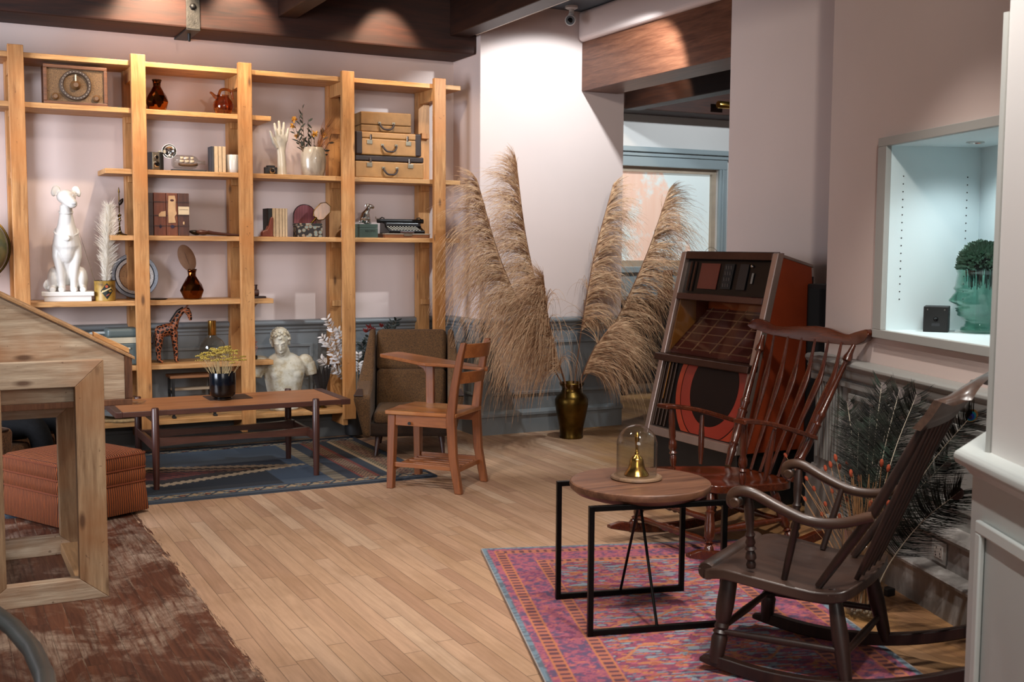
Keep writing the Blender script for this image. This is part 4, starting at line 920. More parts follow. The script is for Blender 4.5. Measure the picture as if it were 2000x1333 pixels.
def plume(label, base, tip, mat_h, mat_s, n, L, side=0.0, start=.25, r=.0006, grav=.25, seed=1, stem_r=.003, group=None, cat='plume', name='plume', prof=None, bend=.0, out=.9, taper=.35, clump=1):
    rng = random.Random(seed); t = thing(name, label, cat, base, 0, group); d = V(tip)-V(base); Ln = d.length
    sdv = d.cross(V((0,1,0))).normalized()
    pts = path([(0,0,0), d*.33+sdv*bend*Ln*.6, d*.67+sdv*bend*Ln*.7, d], 8); N = len(pts)
    B().tube(pts, [stem_r*(1-.75*i/(N-1)) for i in range(N)], 6).obj('stalk', mat_s, t)
    b = B(); nc = max(1, n//clump)
    for c_i in range(nc):
        f = start+(1-start)*((c_i+rng.random())/nc)**.9; i = min(int(f*(N-1)), N-2); p0_ = pts[i].lerp(pts[i+1], f*(N-1)-i); tg = (pts[i+1]-pts[i]).normalized()
        oc = sdv*(side+rng.gauss(0,.55))+V((0,1,0))*rng.gauss(0,.55)
        if oc.length < 1e-4: oc = sdv.copy()
        oc.normalize(); g_ = (f-start)/(1-start); lc_ = L*(lerp1(prof, g_) if prof else 1)*rng.uniform(.6,1.2); tf_ = 1-.75*g_*g_ if clump > 1 else 1; gc = grav*rng.uniform(.75,1.35)*tf_; ot_ = out*rng.uniform(.55,1.1)*(.35+.65*tf_ if clump > 1 else 1); tk = rng.uniform(.5,1.0)
        for h_ in range(clump):
            o = (oc+V((rng.gauss(0,1),rng.gauss(0,1),rng.gauss(0,1)))*.16*(1 if clump > 1 else 0)).normalized(); ll = lc_*rng.uniform(.55,1.15)
            v = (tg*tk+o*ot_).normalized(); st = 6; c_ = [p0_+tg*rng.uniform(-.012,.012)]; pos = c_[0].copy()
            for s_ in range(st):
                v = (v+V((0,0,-gc*rng.uniform(.8,1.2)*(.4+.25*s_)))+V((rng.gauss(0,.06),rng.gauss(0,.06),0))).normalized(); pos = pos+v*(ll/st); c_.append(pos.copy())
            rr = r*rng.uniform(.7,1.3); b.tube(c_, [rr*(1-(1-taper)*j/st) for j in range(st+1)], 3, cap=False)
    o = b.obj('plume_hairs', mat_h, t, smooth=0, fix=False); o['kind'] = 'stuff'
    return t
whf = plain('white_feather_hair','#e6dfd2',.8,0,.06); whs = plain('cream_quill','#c9bda6',.6)
tc_ = V((c.x,7.36,ZS[5]+.02))
plume('fluffy white feather plume standing in the mustard tin', tc_, aY(213,405,7.37), whf, whs, 2600, .085, 0, .12, .0010, .02, 3, .003, cat='feather', name='white_plume', prof=[(0,.4),(.25,1),(.75,1),(1,.6)], out=.75)
t = thing('thin_quill', 'thin dark-tipped quill leaning from the mustard tin against the white dog', 'feather', tc_+V((-.03,0,0)))
e_ = aY(155,455,7.38)-(tc_+V((-.03,0,0)))
B().tube([(0,0,0), e_*.4, e_], [.0022,.0018,.0006], 6).obj('shaft', plain('quill_brown','#5a4a36',.6), t)

c, w, h = place(220, 311, 501, 5, 7.50)
dp = NT('patterned_plate_glaze'); tcn = dp.n('ShaderNodeTexCoord'); ln = dp.n('ShaderNodeVectorMath', operation='LENGTH'); dp.l(tcn.outputs['Object'], ln.inputs[0])
rad = ln.outputs['Value']; ng = dp.noise(dp.coord(rnd=False), 70, 3); vo = dp.n('ShaderNodeTexVoronoi'); vo.inputs['Scale'].default_value = 130; dp.l(tcn.outputs['Object'], vo.inputs['Vector'])
cc_ = dp.ramp(rad, [(0,hx('#8a5a34')),(.026,hx('#3a2a28')),(.030,hx('#b59a80')),(.046,hx('#7a5138')),(.05,hx('#a37a55')),(.088,hx('#8a5f40')),(.092,hx('#2d2a2e')),(.097,hx('#c2bab4')),(.112,hx('#c2bab4')),(.116,hx('#2a2a30')),(.122,hx('#8e9299')),(.138,hx('#8e9299')),(.141,hx('#26262a'))], 'CONSTANT')
cc_ = dp.mix(.7, cc_, dp.ramp(vo.outputs['Distance'], [(.2,g(.35)),(.45,g(1))]), 'MULTIPLY'); dp.set(Base_Color=cc_, Roughness=.3)
Mp = Matrix.Rotation(radians(9),4,'X') @ RY
dpl = B().lathe([(.001,.004),(.09,.004),(.10,.010),(.118,.014),(.143,.022),(.145,.020),(.12,.010),(.10,.004),(.09,-.002),(.001,-.002)], 56, M=Matrix()).obj('decorative_plate', dp.m); dpl.matrix_world = Matrix.Translation(V((c.x+.0,7.545,ZS[5]+.146))) @ Matrix.Rotation(radians(-10),4,'X') @ RY
tag(dpl, 'round ornamental plate with brown centre propped behind the second post on the fifth shelf', 'plate')
t = B().lathe([(.001,0),(.05,0),(.068,.006),(.07,.008),(.05,.005),(.001,.004)], 30).obj('small_flat_dish', plain('dark_brown_dish','#2c1d18',.4)); t.location = V((1.29,7.40,ZS[5])); tag(t, 'flat dark dish lying on the fifth shelf just right of the second post', 'dish')
c, w, h = place(503, 523, 562, 5, 7.37)
t = thing('toy_locomotive', 'small dark wooden toy engine at the right end of the fifth shelf', 'toy', V((1.915,7.37,ZS[5])))
B().box2((-.075,-.03,0),(.065,.03,.014)).obj('base', L1, t, smooth=0, bevel=.002)
B().tube([(-.06,0,.036),(.02,0,.036)], .022, 16).obj('boiler', L4, t)
B().box2((-.075,-.024,.014),(-.03,.024,.075)).obj('cab', L4, t, smooth=0, bevel=.003)
B().lathe([(.008,0),(.007,.03),(.011,.035),(.011,.04)], 12, c=(.005,0,.05)).obj('chimney', L1, t)

# ------------------------------------------------------------------ shelf 6
tl = plain('teal_grey_enamel','#71807f',.4,0,.1); pg_ = plain('pale_grey_plastic','#9da19f',.4)
prd = thing('portable_radio', 'grey portable radio with carrying handle on the sixth shelf behind the slanted case', 'radio', V((.955,7.42,ZS[6]-.0)))
if True:
    B().box2((-.16,-.05,0),(.115,.05,.155)).obj('body', tl, prd, smooth=0, bevel=.02, bseg=4)
    B().box2((-.145,-.054,.02),(.10,-.048,.135)).obj('front_panel', pg_, prd, smooth=0, bevel=.006)
    B().tube(path([(-.075,0,.15),(-.07,0,.19),(-.05,0,.2),(.03,0,.2),(.05,0,.19),(.055,0,.15)],5), .009, 8).obj('handle', pg_, prd)
    for sx in (-.03,.0,.03,.055): B().lathe([(.011,0),(.009,.01)], 12, M=Matrix.Translation((sx,-.052,.115)) @ RY).obj('knob', M['black'], prd)
    B().box2((-.06,-.057,.03),(.085,-.052,.09)).obj('dial_window', plain('dark_teal_glass','#243640',.15), prd, smooth=0, bevel=.003)
B().box2((.80,7.30,ZS[6]-.031),(1.10,7.60,ZS[6])).obj('shelf_board', M['pineX'], None, smooth=0).parent = SH
bpy.data.objects['shelf_board.007'].matrix_parent_inverse = Matrix.Translation((0,-YB,0))
clr = thing('grey_cool_box', 'slate grey cool box with a pale band, left of the second post, sixth shelf', 'cool box', V((1.09,7.385,ZS[6]+.001)))
gb_ = plain('slate_blue_vinyl','#4d5857',.45,0,.08)
B().box2((-.115,-.07,0),(.075,.09,.14)).obj('box_body', gb_, clr, smooth=0, bevel=.012, bseg=3)
B().box2((-.117,-.072,.172),(.077,.092,.232)).obj('box_lid', gb_, clr, smooth=0, bevel=.02, bseg=4)
B().box2((-.114,-.070,.138),(.074,.089,.174)).obj('pale_band', plain('cream_band','#b5ab94',.5), clr, smooth=0, bevel=.002)
B().box2((-.09,-.078,.10),(.02,-.07,.112)).obj('clasp', plain('pale_clasp','#b8b1a0',.4), clr, smooth=0, bevel=.002)

# giraffe
gf = NT('painted_giraffe_hide'); vv = gf.coord((1,1,1),rnd=False); vo = gf.n('ShaderNodeTexVoronoi', feature='DISTANCE_TO_EDGE'); vo.inputs['Scale'].default_value = 42; gf.l(vv, vo.inputs['Vector'])
gf.set(Base_Color=gf.ramp(vo.outputs['Distance'], [(.0,hx('#a8623f')),(.09,hx('#8f4a2c')),(.12,hx('#150d0c'))], 'CONSTANT'), Roughness=.35)
gi = thing('giraffe_figurine', 'carved wooden giraffe figurine with bent neck on the sixth shelf', 'figurine', V((1.345,7.385,ZS[6])))
b = B()
b.tube([(-.066,0,.190),(-.05,0,.20),(-.02,0,.206),(.015,0,.215),(.045,0,.222),(.06,0,.225)], [.018,.038,.040,.039,.036,.022], 14)
b.tube(path([(.042,0,.232),(.058,0,.268),(.075,0,.30),(.098,0,.325),(.120,0,.335)],5), [.034,.031,.028,.025,.023,.022,.021,.020,.0195,.019,.0185,.018,.0175,.017,.016,.015,.015,.015,.015,.015,.015], 12)
b.tube([(.108,0,.338),(.130,0,.334),(.143,0,.310),(.150,0,.280),(.152,0,.268)], [.014,.021,.017,.012,.008], 12)
for sy in (-1,1):
    b.tube([(-.045,sy*.018,.19),(-.05,sy*.022,.12),(-.055,sy*.022,.06),(-.048,sy*.022,.012),(-.030,sy*.022,.007)], [.026,.019,.011,.010,.009], 10)
    b.tube([(.045,sy*.018,.20),(.05,sy*.02,.12),(.054,sy*.02,.06),(.056,sy*.02,.012),(.068,sy*.02,.007)], [.022,.014,.010,.009,.009], 10)
    b.tube([(.124,sy*.010,.345),(.130,sy*.014,.362),(.146,sy*.02,.372)], [.005,.004,.001], 6)
gbo = b.obj('hide', gf.m, gi, smooth=180)
rm = gbo.modifiers.new('fuse','REMESH'); rm.mode = 'VOXEL'; rm.voxel_size = .0035; rm.use_smooth_shade = True
B().tube(path([(-.078,0,.195),(-.092,0,.16),(-.09,0,.12)],6), [.004]*9+[.007,.009,.007,.002], 8).obj('tail', plain('dark_tail','#241310',.5), gi)
B().tube(path([(.02,0,.262),(.045,0,.300),(.07,0,.333),(.105,0,.352)],5), .005, 8).obj('mane', plain('black_mane','#150d0b',.5), gi)

c, w, h = place(388, 443, 627, 6, 7.37)
bt = thing('globe_bottle', 'clear round glass bottle with a tall brass neck on the sixth shelf', 'bottle', V((c.x,7.38,ZS[6])))
rg = .084
pr = [(rg*.45,0)]+[(rg*sin(a), rg*.96-rg*cos(a)) for a in [radians(28+4*k) for k in range(33)]]+[(.026,.172),(.024,.172)]+[((rg-.003)*sin(a), rg*.96-(rg-.003)*cos(a)) for a in [radians(160-4*k) for k in range(33)]]+[(.001,.004)]
B().lathe(pr, 40, cap=False).obj('glass_bulb', M['glass'], bt)
B().lathe([(.025,.168),(.026,.17),(.026,.262),(.024,.264),(.001,.264)], 28).obj('brass_neck', M['brass'], bt)
t = thing('small_dried_posy', 'tiny pinkish dried posy in a dark cup at the right end of the sixth shelf', 'posy', V((1.90,7.37,ZS[6])))
B().lathe([(.022,0),(.026,.012),(.024,.026),(.020,.026),(.02,.006)], 16, cap=False).obj('dark_cup', M['blackgloss'], t)
b = B(); rng = random.Random(9)
for k in range(9): b.tube([(0,0,.01),(rng.gauss(0,.012),rng.gauss(0,.012),.07),(rng.gauss(0,.022),rng.gauss(0,.022),.09+.05*rng.random())], [.0016,.0014,.0006], 4)
for k in range(14): b.leaf((rng.gauss(0,.012),rng.gauss(0,.012),.07+.05*rng.random()), (rng.gauss(0,1),rng.gauss(0,1),.6), (0,1,.2), .025, .010)
b.obj('pink_stems', plain('dusty_pink_stem','#8a5a52',.8), t)

# ------------------------------------------------------------------ bottom shelf: bust, bench stand, plate on mat, dark feathers
cr = NT('weathered_plaster'); vv = cr.coord(rnd=False); nn = cr.noise(vv, 16, 6, .65); n2 = cr.noise(vv, 60, 3)
cr.set(Base_Color=cr.mix(cr.ramp(n2,[(.62,g(0)),(.72,g(.7))]), cr.ramp(nn,[(.3,hx('#9c8a66')),(.5,hx('#b9b3a2')),(.7,hx('#c6c2b6'))]), hx('#7a6038')), Roughness=.75); cr.bump(nn,.3,.004)
bz = thing('plaster_bust', 'weathered plaster bust of a curly-haired youth on the bottom shelf', 'bust', V((2.11,7.40,ZS[7])))
b = B()
# torso
def ring(cx, cy, z, rx, ry, n=22, p=2.4):
    o = []
    for k in range(n):
        a = 2*pi*k/n; ca, sa = cos(a), sin(a); o.append((cx+rx*abs(ca)**(2/p)*(1 if ca > 0 else -1), cy+ry*abs(sa)**(2/p)*(1 if sa > 0 else -1), z))
    return o
b.loft([ring(0,0,.06,.105,.07), ring(0,0,.12,.112,.075), ring(0,-.004,.20,.128,.082), ring(0,-.004,.28,.145,.082), ring(0,0,.33,.138,.07), ring(0,.005,.362,.10,.055), ring(0,.005,.385,.06,.048)])
for sx in (-1,1):
    b.ball((sx*.055,-.055,.245),(.062,.03,.045),16,10)         # chest
    b.ball((sx*.148,.005,.315),(.058,.054,.058),16,10)         # shoulder
    b.tube([(sx*.165,.004,.305),(sx*.185,.0,.255),(sx*.190,-.004,.228)], [.052,.045,.038], 14)
b.tube([(0,.005,.345),(-.010,-.010,.385),(-.020,-.022,.42)], [.056,.050,.046], 16)
# head tilted to the viewer's left
HM = Matrix.Translation((-.030,-.030,.462)) @ Matrix.Rotation(radians(-7),4,'Y') @ Matrix.Rotation(radians(-20),4,'Z') @ Matrix.Rotation(radians(18),4,'X')
def HP(*p): return tuple(HM @ V(p))
def hb(c_, r_): b.ball((0,0,0), r_, 18, 12, M=None) if False else b.lathe([(max(sin(pi*i/12),.02), -cos(pi*i/12)) for i in range(13)], 18, M=HM @ Matrix.Translation(c_) @ Matrix.Diagonal((*r_,1)))
hb((0,.008,.015),(.058,.070,.070)); hb((0,-.028,-.022),(.045,.040,.060)); hb((0,-.044,-.068),(.020,.018,.016))
b.tube([HP(0,-.064,.006),HP(0,-.076,-.018),HP(0,-.080,-.030)], [.006,.009,.010], 10)                      # nose
b.tube([HP(-.014,-.064,-.046),HP(0,-.071,-.046),HP(.014,-.064,-.046)], [.004,.007,.004], 8)               # lips
b.tube([HP(-.012,-.062,-.053),HP(0,-.068,-.054),HP(.012,-.062,-.053)], [.003,.006,.003], 8)
for sx in (-1,1):
    b.tube([HP(sx*.036,-.052,.016),HP(sx*.02,-.065,.020),HP(sx*.006,-.067,.014)], [.005,.007,.005], 8)       # brow
    b.lathe([(max(sin(pi*i/8),.02), -cos(pi*i/8)) for i in range(9)], 12, M=HM @ Matrix.Translation((sx*.020,-.058,.003)) @ Matrix.Diagonal((.011,.008,.006,1)))
    b.lathe([(max(sin(pi*i/8),.02), -cos(pi*i/8)) for i in range(9)], 12, M=HM @ Matrix.Translation((sx*.056,.0,-.012)) @ Matrix.Diagonal((.008,.014,.022,1)))
bo = b.obj('figure', cr.m, bz, smooth=180)
rm = bo.modifiers.new('fuse','REMESH'); rm.mode = 'VOXEL'; rm.voxel_size = .0045; rm.use_smooth_shade = True
sm = bo.modifiers.new('smooth','SMOOTH'); sm.iterations = 3; sm.factor = .5
b = B(); rng = random.Random(4)
for k in range(190):
    th = rng.uniform(0, 2*pi); ph = rng.uniform(-.25, 1.5); x, y, z = cos(th)*cos(ph), sin(th)*cos(ph), sin(ph)
    if y < -.45 and z < .42: continue
    p = V((x*.061, .010+y*.073, .018+z*.073)); b.lathe([(max(sin(pi*i/5),.05), -cos(pi*i/5)) for i in range(6)], 7, M=HM @ Matrix.Translation(p) @ Matrix.Rotation(rng.uniform(0,3),4,'X') @ Matrix.Diagonal((.012,.012,.009,1)))
b.obj('curly_hair', cr.m, bz, smooth=180)
B().lathe([(.075,0),(.08,.01),(.07,.02),(.05,.03),(.045,.045),(.06,.062)], 30, M=Matrix.Diagonal((1.2,.8,1,1))).obj('socle', cr.m, bz)

c, w, h = place(343, 415, 731, 7, 7.36)
bn = thing('iron_bench_stand', 'small wooden slat stand with black iron legs on the bottom shelf behind the coffee table', 'stand', V((1.50,7.40,ZS[7])))
wsl = wood('bench_slat','#7c4a28','#9c6a42','X',2,.5)
for y in (-.06,.0,.06): B().box2((-.15,y-.022,.255),(.15,y+.022,.272)).obj('slat', wsl, bn, smooth=0, bevel=.002)
B().box2((-.13,-.03,.17),(.13,.03,.185)).obj('lower_slat', plain('pale_slat','#a08a70',.6), bn, smooth=0, bevel=.002)
for sx in (-1,1):
    B().box2((sx*.13-.008,-.075,.0),(sx*.13+.008,-.06,.255)).obj('leg', M['black'], bn, smooth=0)
    B().box2((sx*.13-.008,.06,.0),(sx*.13+.008,.075,.255)).obj('leg', M['black'], bn, smooth=0)
    B().box2((sx*.13-.008,-.06,.155),(sx*.13+.008,.06,.17)).obj('crossbar', M['black'], bn, smooth=0)
    B().box2((sx*.13-.012,-.10,.0),(sx*.13+.012,-.06,.012)).obj('foot', M['black'], bn, smooth=0, bevel=.003)
stw = plain('woven_straw','#a08862',.85,0,.35,60,.8,90)
mt_ = B()
for k in range(10): mt_.tube([((.02+.017*k)*cos(a),(.02+.017*k)*sin(a),.008) for a in [2*pi*j/36 for j in range(37)]], .009, 6, cap=False)
mo = mt_.obj('straw_mat', stw); mo.location = V((1.06,7.42,ZS[7]+.001)); mo.scale = (1,.85,1); tag(mo, 'round woven straw mat under the grey plate at the left of the bottom shelf', 'mat')
t = B().lathe([(.001,.002),(.07,.002),(.10,.012),(.125,.020),(.127,.023),(.10,.017),(.07,.008),(.001,.008)], 36).obj('grey_plate', plain('blue_grey_glaze','#87919a',.3)); t.location = V((1.06,7.40,ZS[7]+.02)); tag(t, 'blue grey plate on the straw mat at the left of the bottom shelf', 'plate')
fv = thing('brass_footed_cup', 'small brass footed cup holding dark feathers on the bottom shelf by the fourth post', 'cup', V((2.37,7.38,ZS[7])))
B().lathe([(.030,0),(.031,.006),(.014,.014),(.007,.024),(.008,.034),(.020,.05),(.030,.075),(.031,.10),(.028,.10),(.026,.07),(.004,.045)], 24, cap=False).obj('cup', M['oldbrass'], fv)
dkf = plain('dark_brown_feather','#150d0b',.7); 
for i, (dx, dz, tl_) in enumerate(((-.075,.26,-.6),(-.045,.25,-.3),(-.02,.24,-.1),(.015,.24,.1),(.045,.25,.3),(.075,.27,.6))):
    t = thing('dark_feather', 'dark brown pointed feather fanned in the brass footed cup', 'feather', V((2.37,7.38+.004*i,ZS[7]+.05)), 0, 'dark feathers in the brass cup')
    d = V((dx,0,dz)); b = B(); sd = V((d.z,0,-d.x)).normalized()
    b.loft([[d*f-sd*ww, d*f+V((0,-.002,0)), d*f+sd*ww, d*f+V((0,.002,0))] for f, ww in ((.0,.002),(.15,.004),(.3,.013),(.6,.016),(.85,.009),(1,.001))]); b.obj('vane', dkf, t, smooth=60)
    B().tube([(0,0,0), d*.95], [.002,.0006], 5).obj('quill', plain('dark_quill','#2b1c14',.6), t)

# white-leaved branches and red-flowered foliage beside / behind the armchair
wl = plain('silvery_white_leaf','#c9c3c0',.6,0,.06); ws_ = plain('straw_branch','#9a7a56',.8)
def branch(label, base, tips, ml, ms, L, w_, n, seed, cat='branch', name='leafy_branch', group=None, flowers=None):
    rng = random.Random(seed); t = thing(name, label, cat, base, 0, group); bs = B(); bl = B(); bf = B()
    for tp in tips:
        d = V(tp)-V(base); pts = path([(0,0,0), d*.4+V((rng.uniform(-.03,.03),0,.04)), d*.75+V((rng.uniform(-.02,.02),0,.03)), d], 6); N = len(pts)
        bs.tube(pts, [.003-.002*i/(N-1) for i in range(N)], 5)
        for k in range(n):
            f = .45+.55*(k+.5)/n; i = min(int(f*(N-1)), N-2); p = pts[i]; tg = (pts[i+1]-pts[i]).normalized()
            for s_ in (-1, 1):
                o = tg.cross(V((rng.gauss(0,.5),1,rng.gauss(0,.5)))).normalized()*s_; bl.leaf(p, tg*.6+o, V((rng.gauss(0,.4),-1,rng.gauss(0,.4))), L*rng.uniform(.7,1.15), w_*rng.uniform(.8,1.2))
    bs.obj('branch_stem', ms, t); bl.obj('leaves', ml, t)
    if flowers:
        pm_ = plain('deep_red_petal','#7a1f18',.7,0,.2)
        for p in flowers:
            bf = B()
            for k in range(9):
                o = V((rng.gauss(0,.6), rng.gauss(0,.6), 1)).normalized(); bf.leaf(V(p)-V(base), o, o.orthogonal(), .04*rng.uniform(.7,1.1), .013)
            bf.obj('red_flower', pm_, t)
    return t
wb = V((2.62,7.44,.02))
vs_ = B().lathe([(.05,0),(.065,.01),(.07,.08),(.055,.18),(.035,.24),(.04,.27),(.036,.27),(.03,.24),(.05,.17),(.06,.02),(.001,.01)], 24, cap=False).obj('floor_vase', plain('charcoal_vase','#1f1d1d',.5)); vs_.location = wb; tag(vs_, 'dark floor vase of white-leaved branches behind the armchair', 'vase')
for i, tps in enumerate(([(637,618),(648,640)], [(627,655),(640,668)], [(626,700),(643,712)], [(660,640),(668,662)], [(700,690),(708,712)])):
    branch(('white-leaved branch reaching highest beside the fourth post','white-leaved branch reaching furthest left beside the fourth post','low white-leaved branch pointing left beside the fourth post','white-leaved branch crossing behind the fourth post','white-leaved branch between the fourth post and the armchair')[i], wb+V((.005*i,0,.22)), [aY(a, b_, 7.33 if i < 2 else 7.40) for a, b_ in tps], wl, ws_, .045, .016, 9, 60+i, 'branch', 'white_leaf_branch', 'white-leaved branches behind the armchair')
dkl = plain('blackish_green_leaf','#1b2420',.6,0,.3)
rbase = V((2.80,7.47,.25))
branch('dark green branch with red flowers rising right above the armchair back', rbase, [aY(775,622,7.42), aY(768,640,7.42), aY(755,645,7.43), aY(780,648,7.42), aY(770,628,7.42), aY(762,634,7.41)], dkl, drystem, .045, .016, 9, 80, name='red_flower_branch', flowers=[aY(745,640,7.40), aY(727,648,7.40), aY(770,658,7.40)])
branch('dark green branch with red flowers rising left above the armchair back', rbase+V((-.04,.02,0)), [aY(706,668,7.42), aY(712,690,7.43), aY(720,655,7.42), aY(700,700,7.42)], dkl, drystem, .045, .018, 7, 81, name='red_flower_branch', flowers=[aY(715,650,7.40), aY(722,642,7.40)])
rv = B().lathe([(.05,0),(.06,.08),(.04,.2),(.045,.26),(.04,.26),(.035,.2),(.05,.05),(.001,.01)], 24, cap=False).obj('floor_vase', plain('charcoal_vase_matte','#1a1918',.6)); rv.location = V((2.79,7.48,.0)); tag(rv, 'dark floor vase of red-flowered branches hidden behind the armchair', 'vase')
# globe on the fifth shelf at the far left
gl = thing('desk_globe', 'greenish desk globe in a brass meridian ring at the far left of the fifth shelf', 'globe', V((.245,7.30,ZS[5])))
gm_ = NT('faded_globe_map'); vv = gm_.coord(); nn = gm_.noise(vv, 6, 6, .6); gm_.set(Base_Color=gm_.ramp(nn,[(.42,hx('#4b5a46')),(.5,hx('#6f6f4c')),(.6,hx('#7d7350'))]), Roughness=.35)
rG = .185; zc = .325
B().ball((0,0,zc), rG, 36, 22).obj('globe_ball', gm_.m, gl)
B().tube([((rG+.012)*cos(a)*.96,(rG+.012)*cos(a)*-.28,zc+(rG+.012)*sin(a)) for a in [2*pi*k/48 for k in range(49)]], .007, 8, cap=False).obj('meridian_ring', M['oldbrass'], gl)
B().bar((.0,-.0,.06),(.13,-.03,zc-.16),.03,.018).obj('support_arm', plain('pale_grey_arm','#b5aea4',.5), gl, smooth=0, bevel=.004)
B().lathe([(.12,0),(.12,.012),(.10,.022),(.03,.035),(.018,.06),(.018,.13)], 30).obj('base', M['rosewood'], gl)
# ------------------------------------------------------------------ coffee table
ct = thing('coffee_table', 'long low teak coffee table with dark legs standing on the blue rug', 'table', (1.52,6.55,.0125))
def lc(x, y, z): return (x-1.52, y-6.55, z-.0125)
TY0, TY1 = 6.275, 6.815
B().box2(lc(.905,TY0+.01,.418), lc(2.13,TY1-.01,.445)).obj('tabletop', M['teak'], ct, smooth=0, bevel=.002)
b = B(); B().box2(lc(.905,TY0-.002,.416), lc(2.13,TY0+.01,.445)).obj('edge_strip', M['rosewood'], ct, smooth=0, bevel=.002)
for x0, x1 in ((.868,.905),(2.13,2.187)): B().box2(lc(x0,TY0-.002,.414), lc(x1,TY1,.447)).obj('end_strip', M['rosewoodZ'], ct, smooth=0, bevel=.003)
for x in (1.071,1.972):
    for y, zt in ((6.262,.462),(6.832,.455)):
        B().tube([lc(x,y,.0125), lc(x,y,.24), lc(x,y,zt-.006), lc(x,y,zt)], [.016,.021,.020,.015], 14).obj('leg', M['rosewoodZ'], ct)
    for z0 in (.395, .245): B().bar(lc(x,6.27,z0), lc(x,6.825,z0), .022, .05 if z0 < .3 else .035).obj('end_rail', M['rosewood'], ct, smooth=0, bevel=.003)
for y in (6.40, 6.70):
    B().loft([[lc(x, y-.014, .25-s_), lc(x, y+.014, .25-s_), lc(x, y+.014, .25+s_), lc(x, y-.014, .25+s_)] for x, s_ in [(1.071+.901*k/10, .026-.012*sin(pi*k/10)) for k in range(11)]]).obj('stretcher', M['rosewood'], ct, smooth=30)
TOPZ = .4455
mc = aZ(438,777,TOPZ); mat_ = B().box2((-.125,-.10,0),(.125,.10,.003)).obj('square_mat', plain('dark_brown_mat','#33231d',.6)); mat_.location = V((mc.x+.02,mc.y,TOPZ)); tag(mat_, 'dark square mat under the black glass pot on the coffee table', 'mat')
pc = aZ(435,780,TOPZ+.003); pc.z = TOPZ+.0035
pot = thing('black_glass_pot', 'glossy black footed glass pot on the dark mat on the coffee table', 'pot', pc)
B().lathe([(.050,0),(.052,.008),(.048,.012),(.060,.018),(.072,.030),(.0745,.05),(.075,.155),(.0725,.157),(.072,.05),(.06,.03),(.001,.022)], 40, cap=False).obj('vessel', M['blackgloss'], pot)
B().lathe([(.0755,.086),(.0757,.092),(.0755,.155),(.0748,.157)], 40, cap=False).obj('painted_reflection_band', plain('blue_black_reflection','#0a0f18',.15,.2), pot)  # painted reflection: blue-black tone over the upper half of the pot
yel = plain('mustard_umbel','#a08b3c',.9,0,.3,80); ys = plain('straw_stem','#b09a70',.85)
rng = random.Random(11); bs = B(); bh = B(); tips = []
for k in range(64):
    a = rng.uniform(0,2*pi); r = .128*sqrt(rng.random()); z = .222+.070*(1-(r/.135)**2)+rng.gauss(0,.010)
    tp = V((r*cos(a), r*sin(a), z)); st = V((cos(a),sin(a),0))*rng.uniform(.0,.04)+V((0,0,.06)); bs.tube([st, st.lerp(tp,.5)*.92+V((0,0,.012)), tp], [.0012,.001,.0008], 4, cap=False)
    for j in range(16):
        aa = rng.uniform(0,2*pi); rr = .022*sqrt(rng.random()); bh.ball(tp+V((rr*cos(aa), rr*sin(aa), .006-rr*rr*8)), .0042*rng.uniform(.7,1.2), 5, 3)
yb = thing('dried_yarrow_bunch', 'bunch of dried mustard yellow yarrow standing in the black glass pot', 'dried flowers', pc+V((0,0,.0)))
o = bs.obj('stalks', ys, yb, fix=False); o['kind'] = 'stuff'; o = bh.obj('flower_umbels', yel, yb, fix=False); o['kind'] = 'stuff'
dc = aZ(266,789,TOPZ); dish = B().lathe([(.001,.001),(.040,.001),(.052,.010),(.056,.016),(.053,.016),(.046,.008),(.001,.006)], 32, cap=False).obj('glass_dish', M['glass']); dish.location = V((dc.x,dc.y,TOPZ+.0005)); tag(dish, 'shallow clear glass dish at the left end of the coffee table', 'dish')
tc2 = aZ(262,779,TOPZ+.004); tw_ = B().tube(path([(-.03,0,.004),(-.01,.004,.008),(.01,-.003,.012),(.035,.006,.004)],4), [.004]*4+[.003]*5+[.002]*4, 6).obj('dark_twig', M['walnut']); tw_.location = V((tc2.x,tc2.y+.05,TOPZ)); tag(tw_, 'small dark twig lying at the left back corner of the coffee table', 'twig')

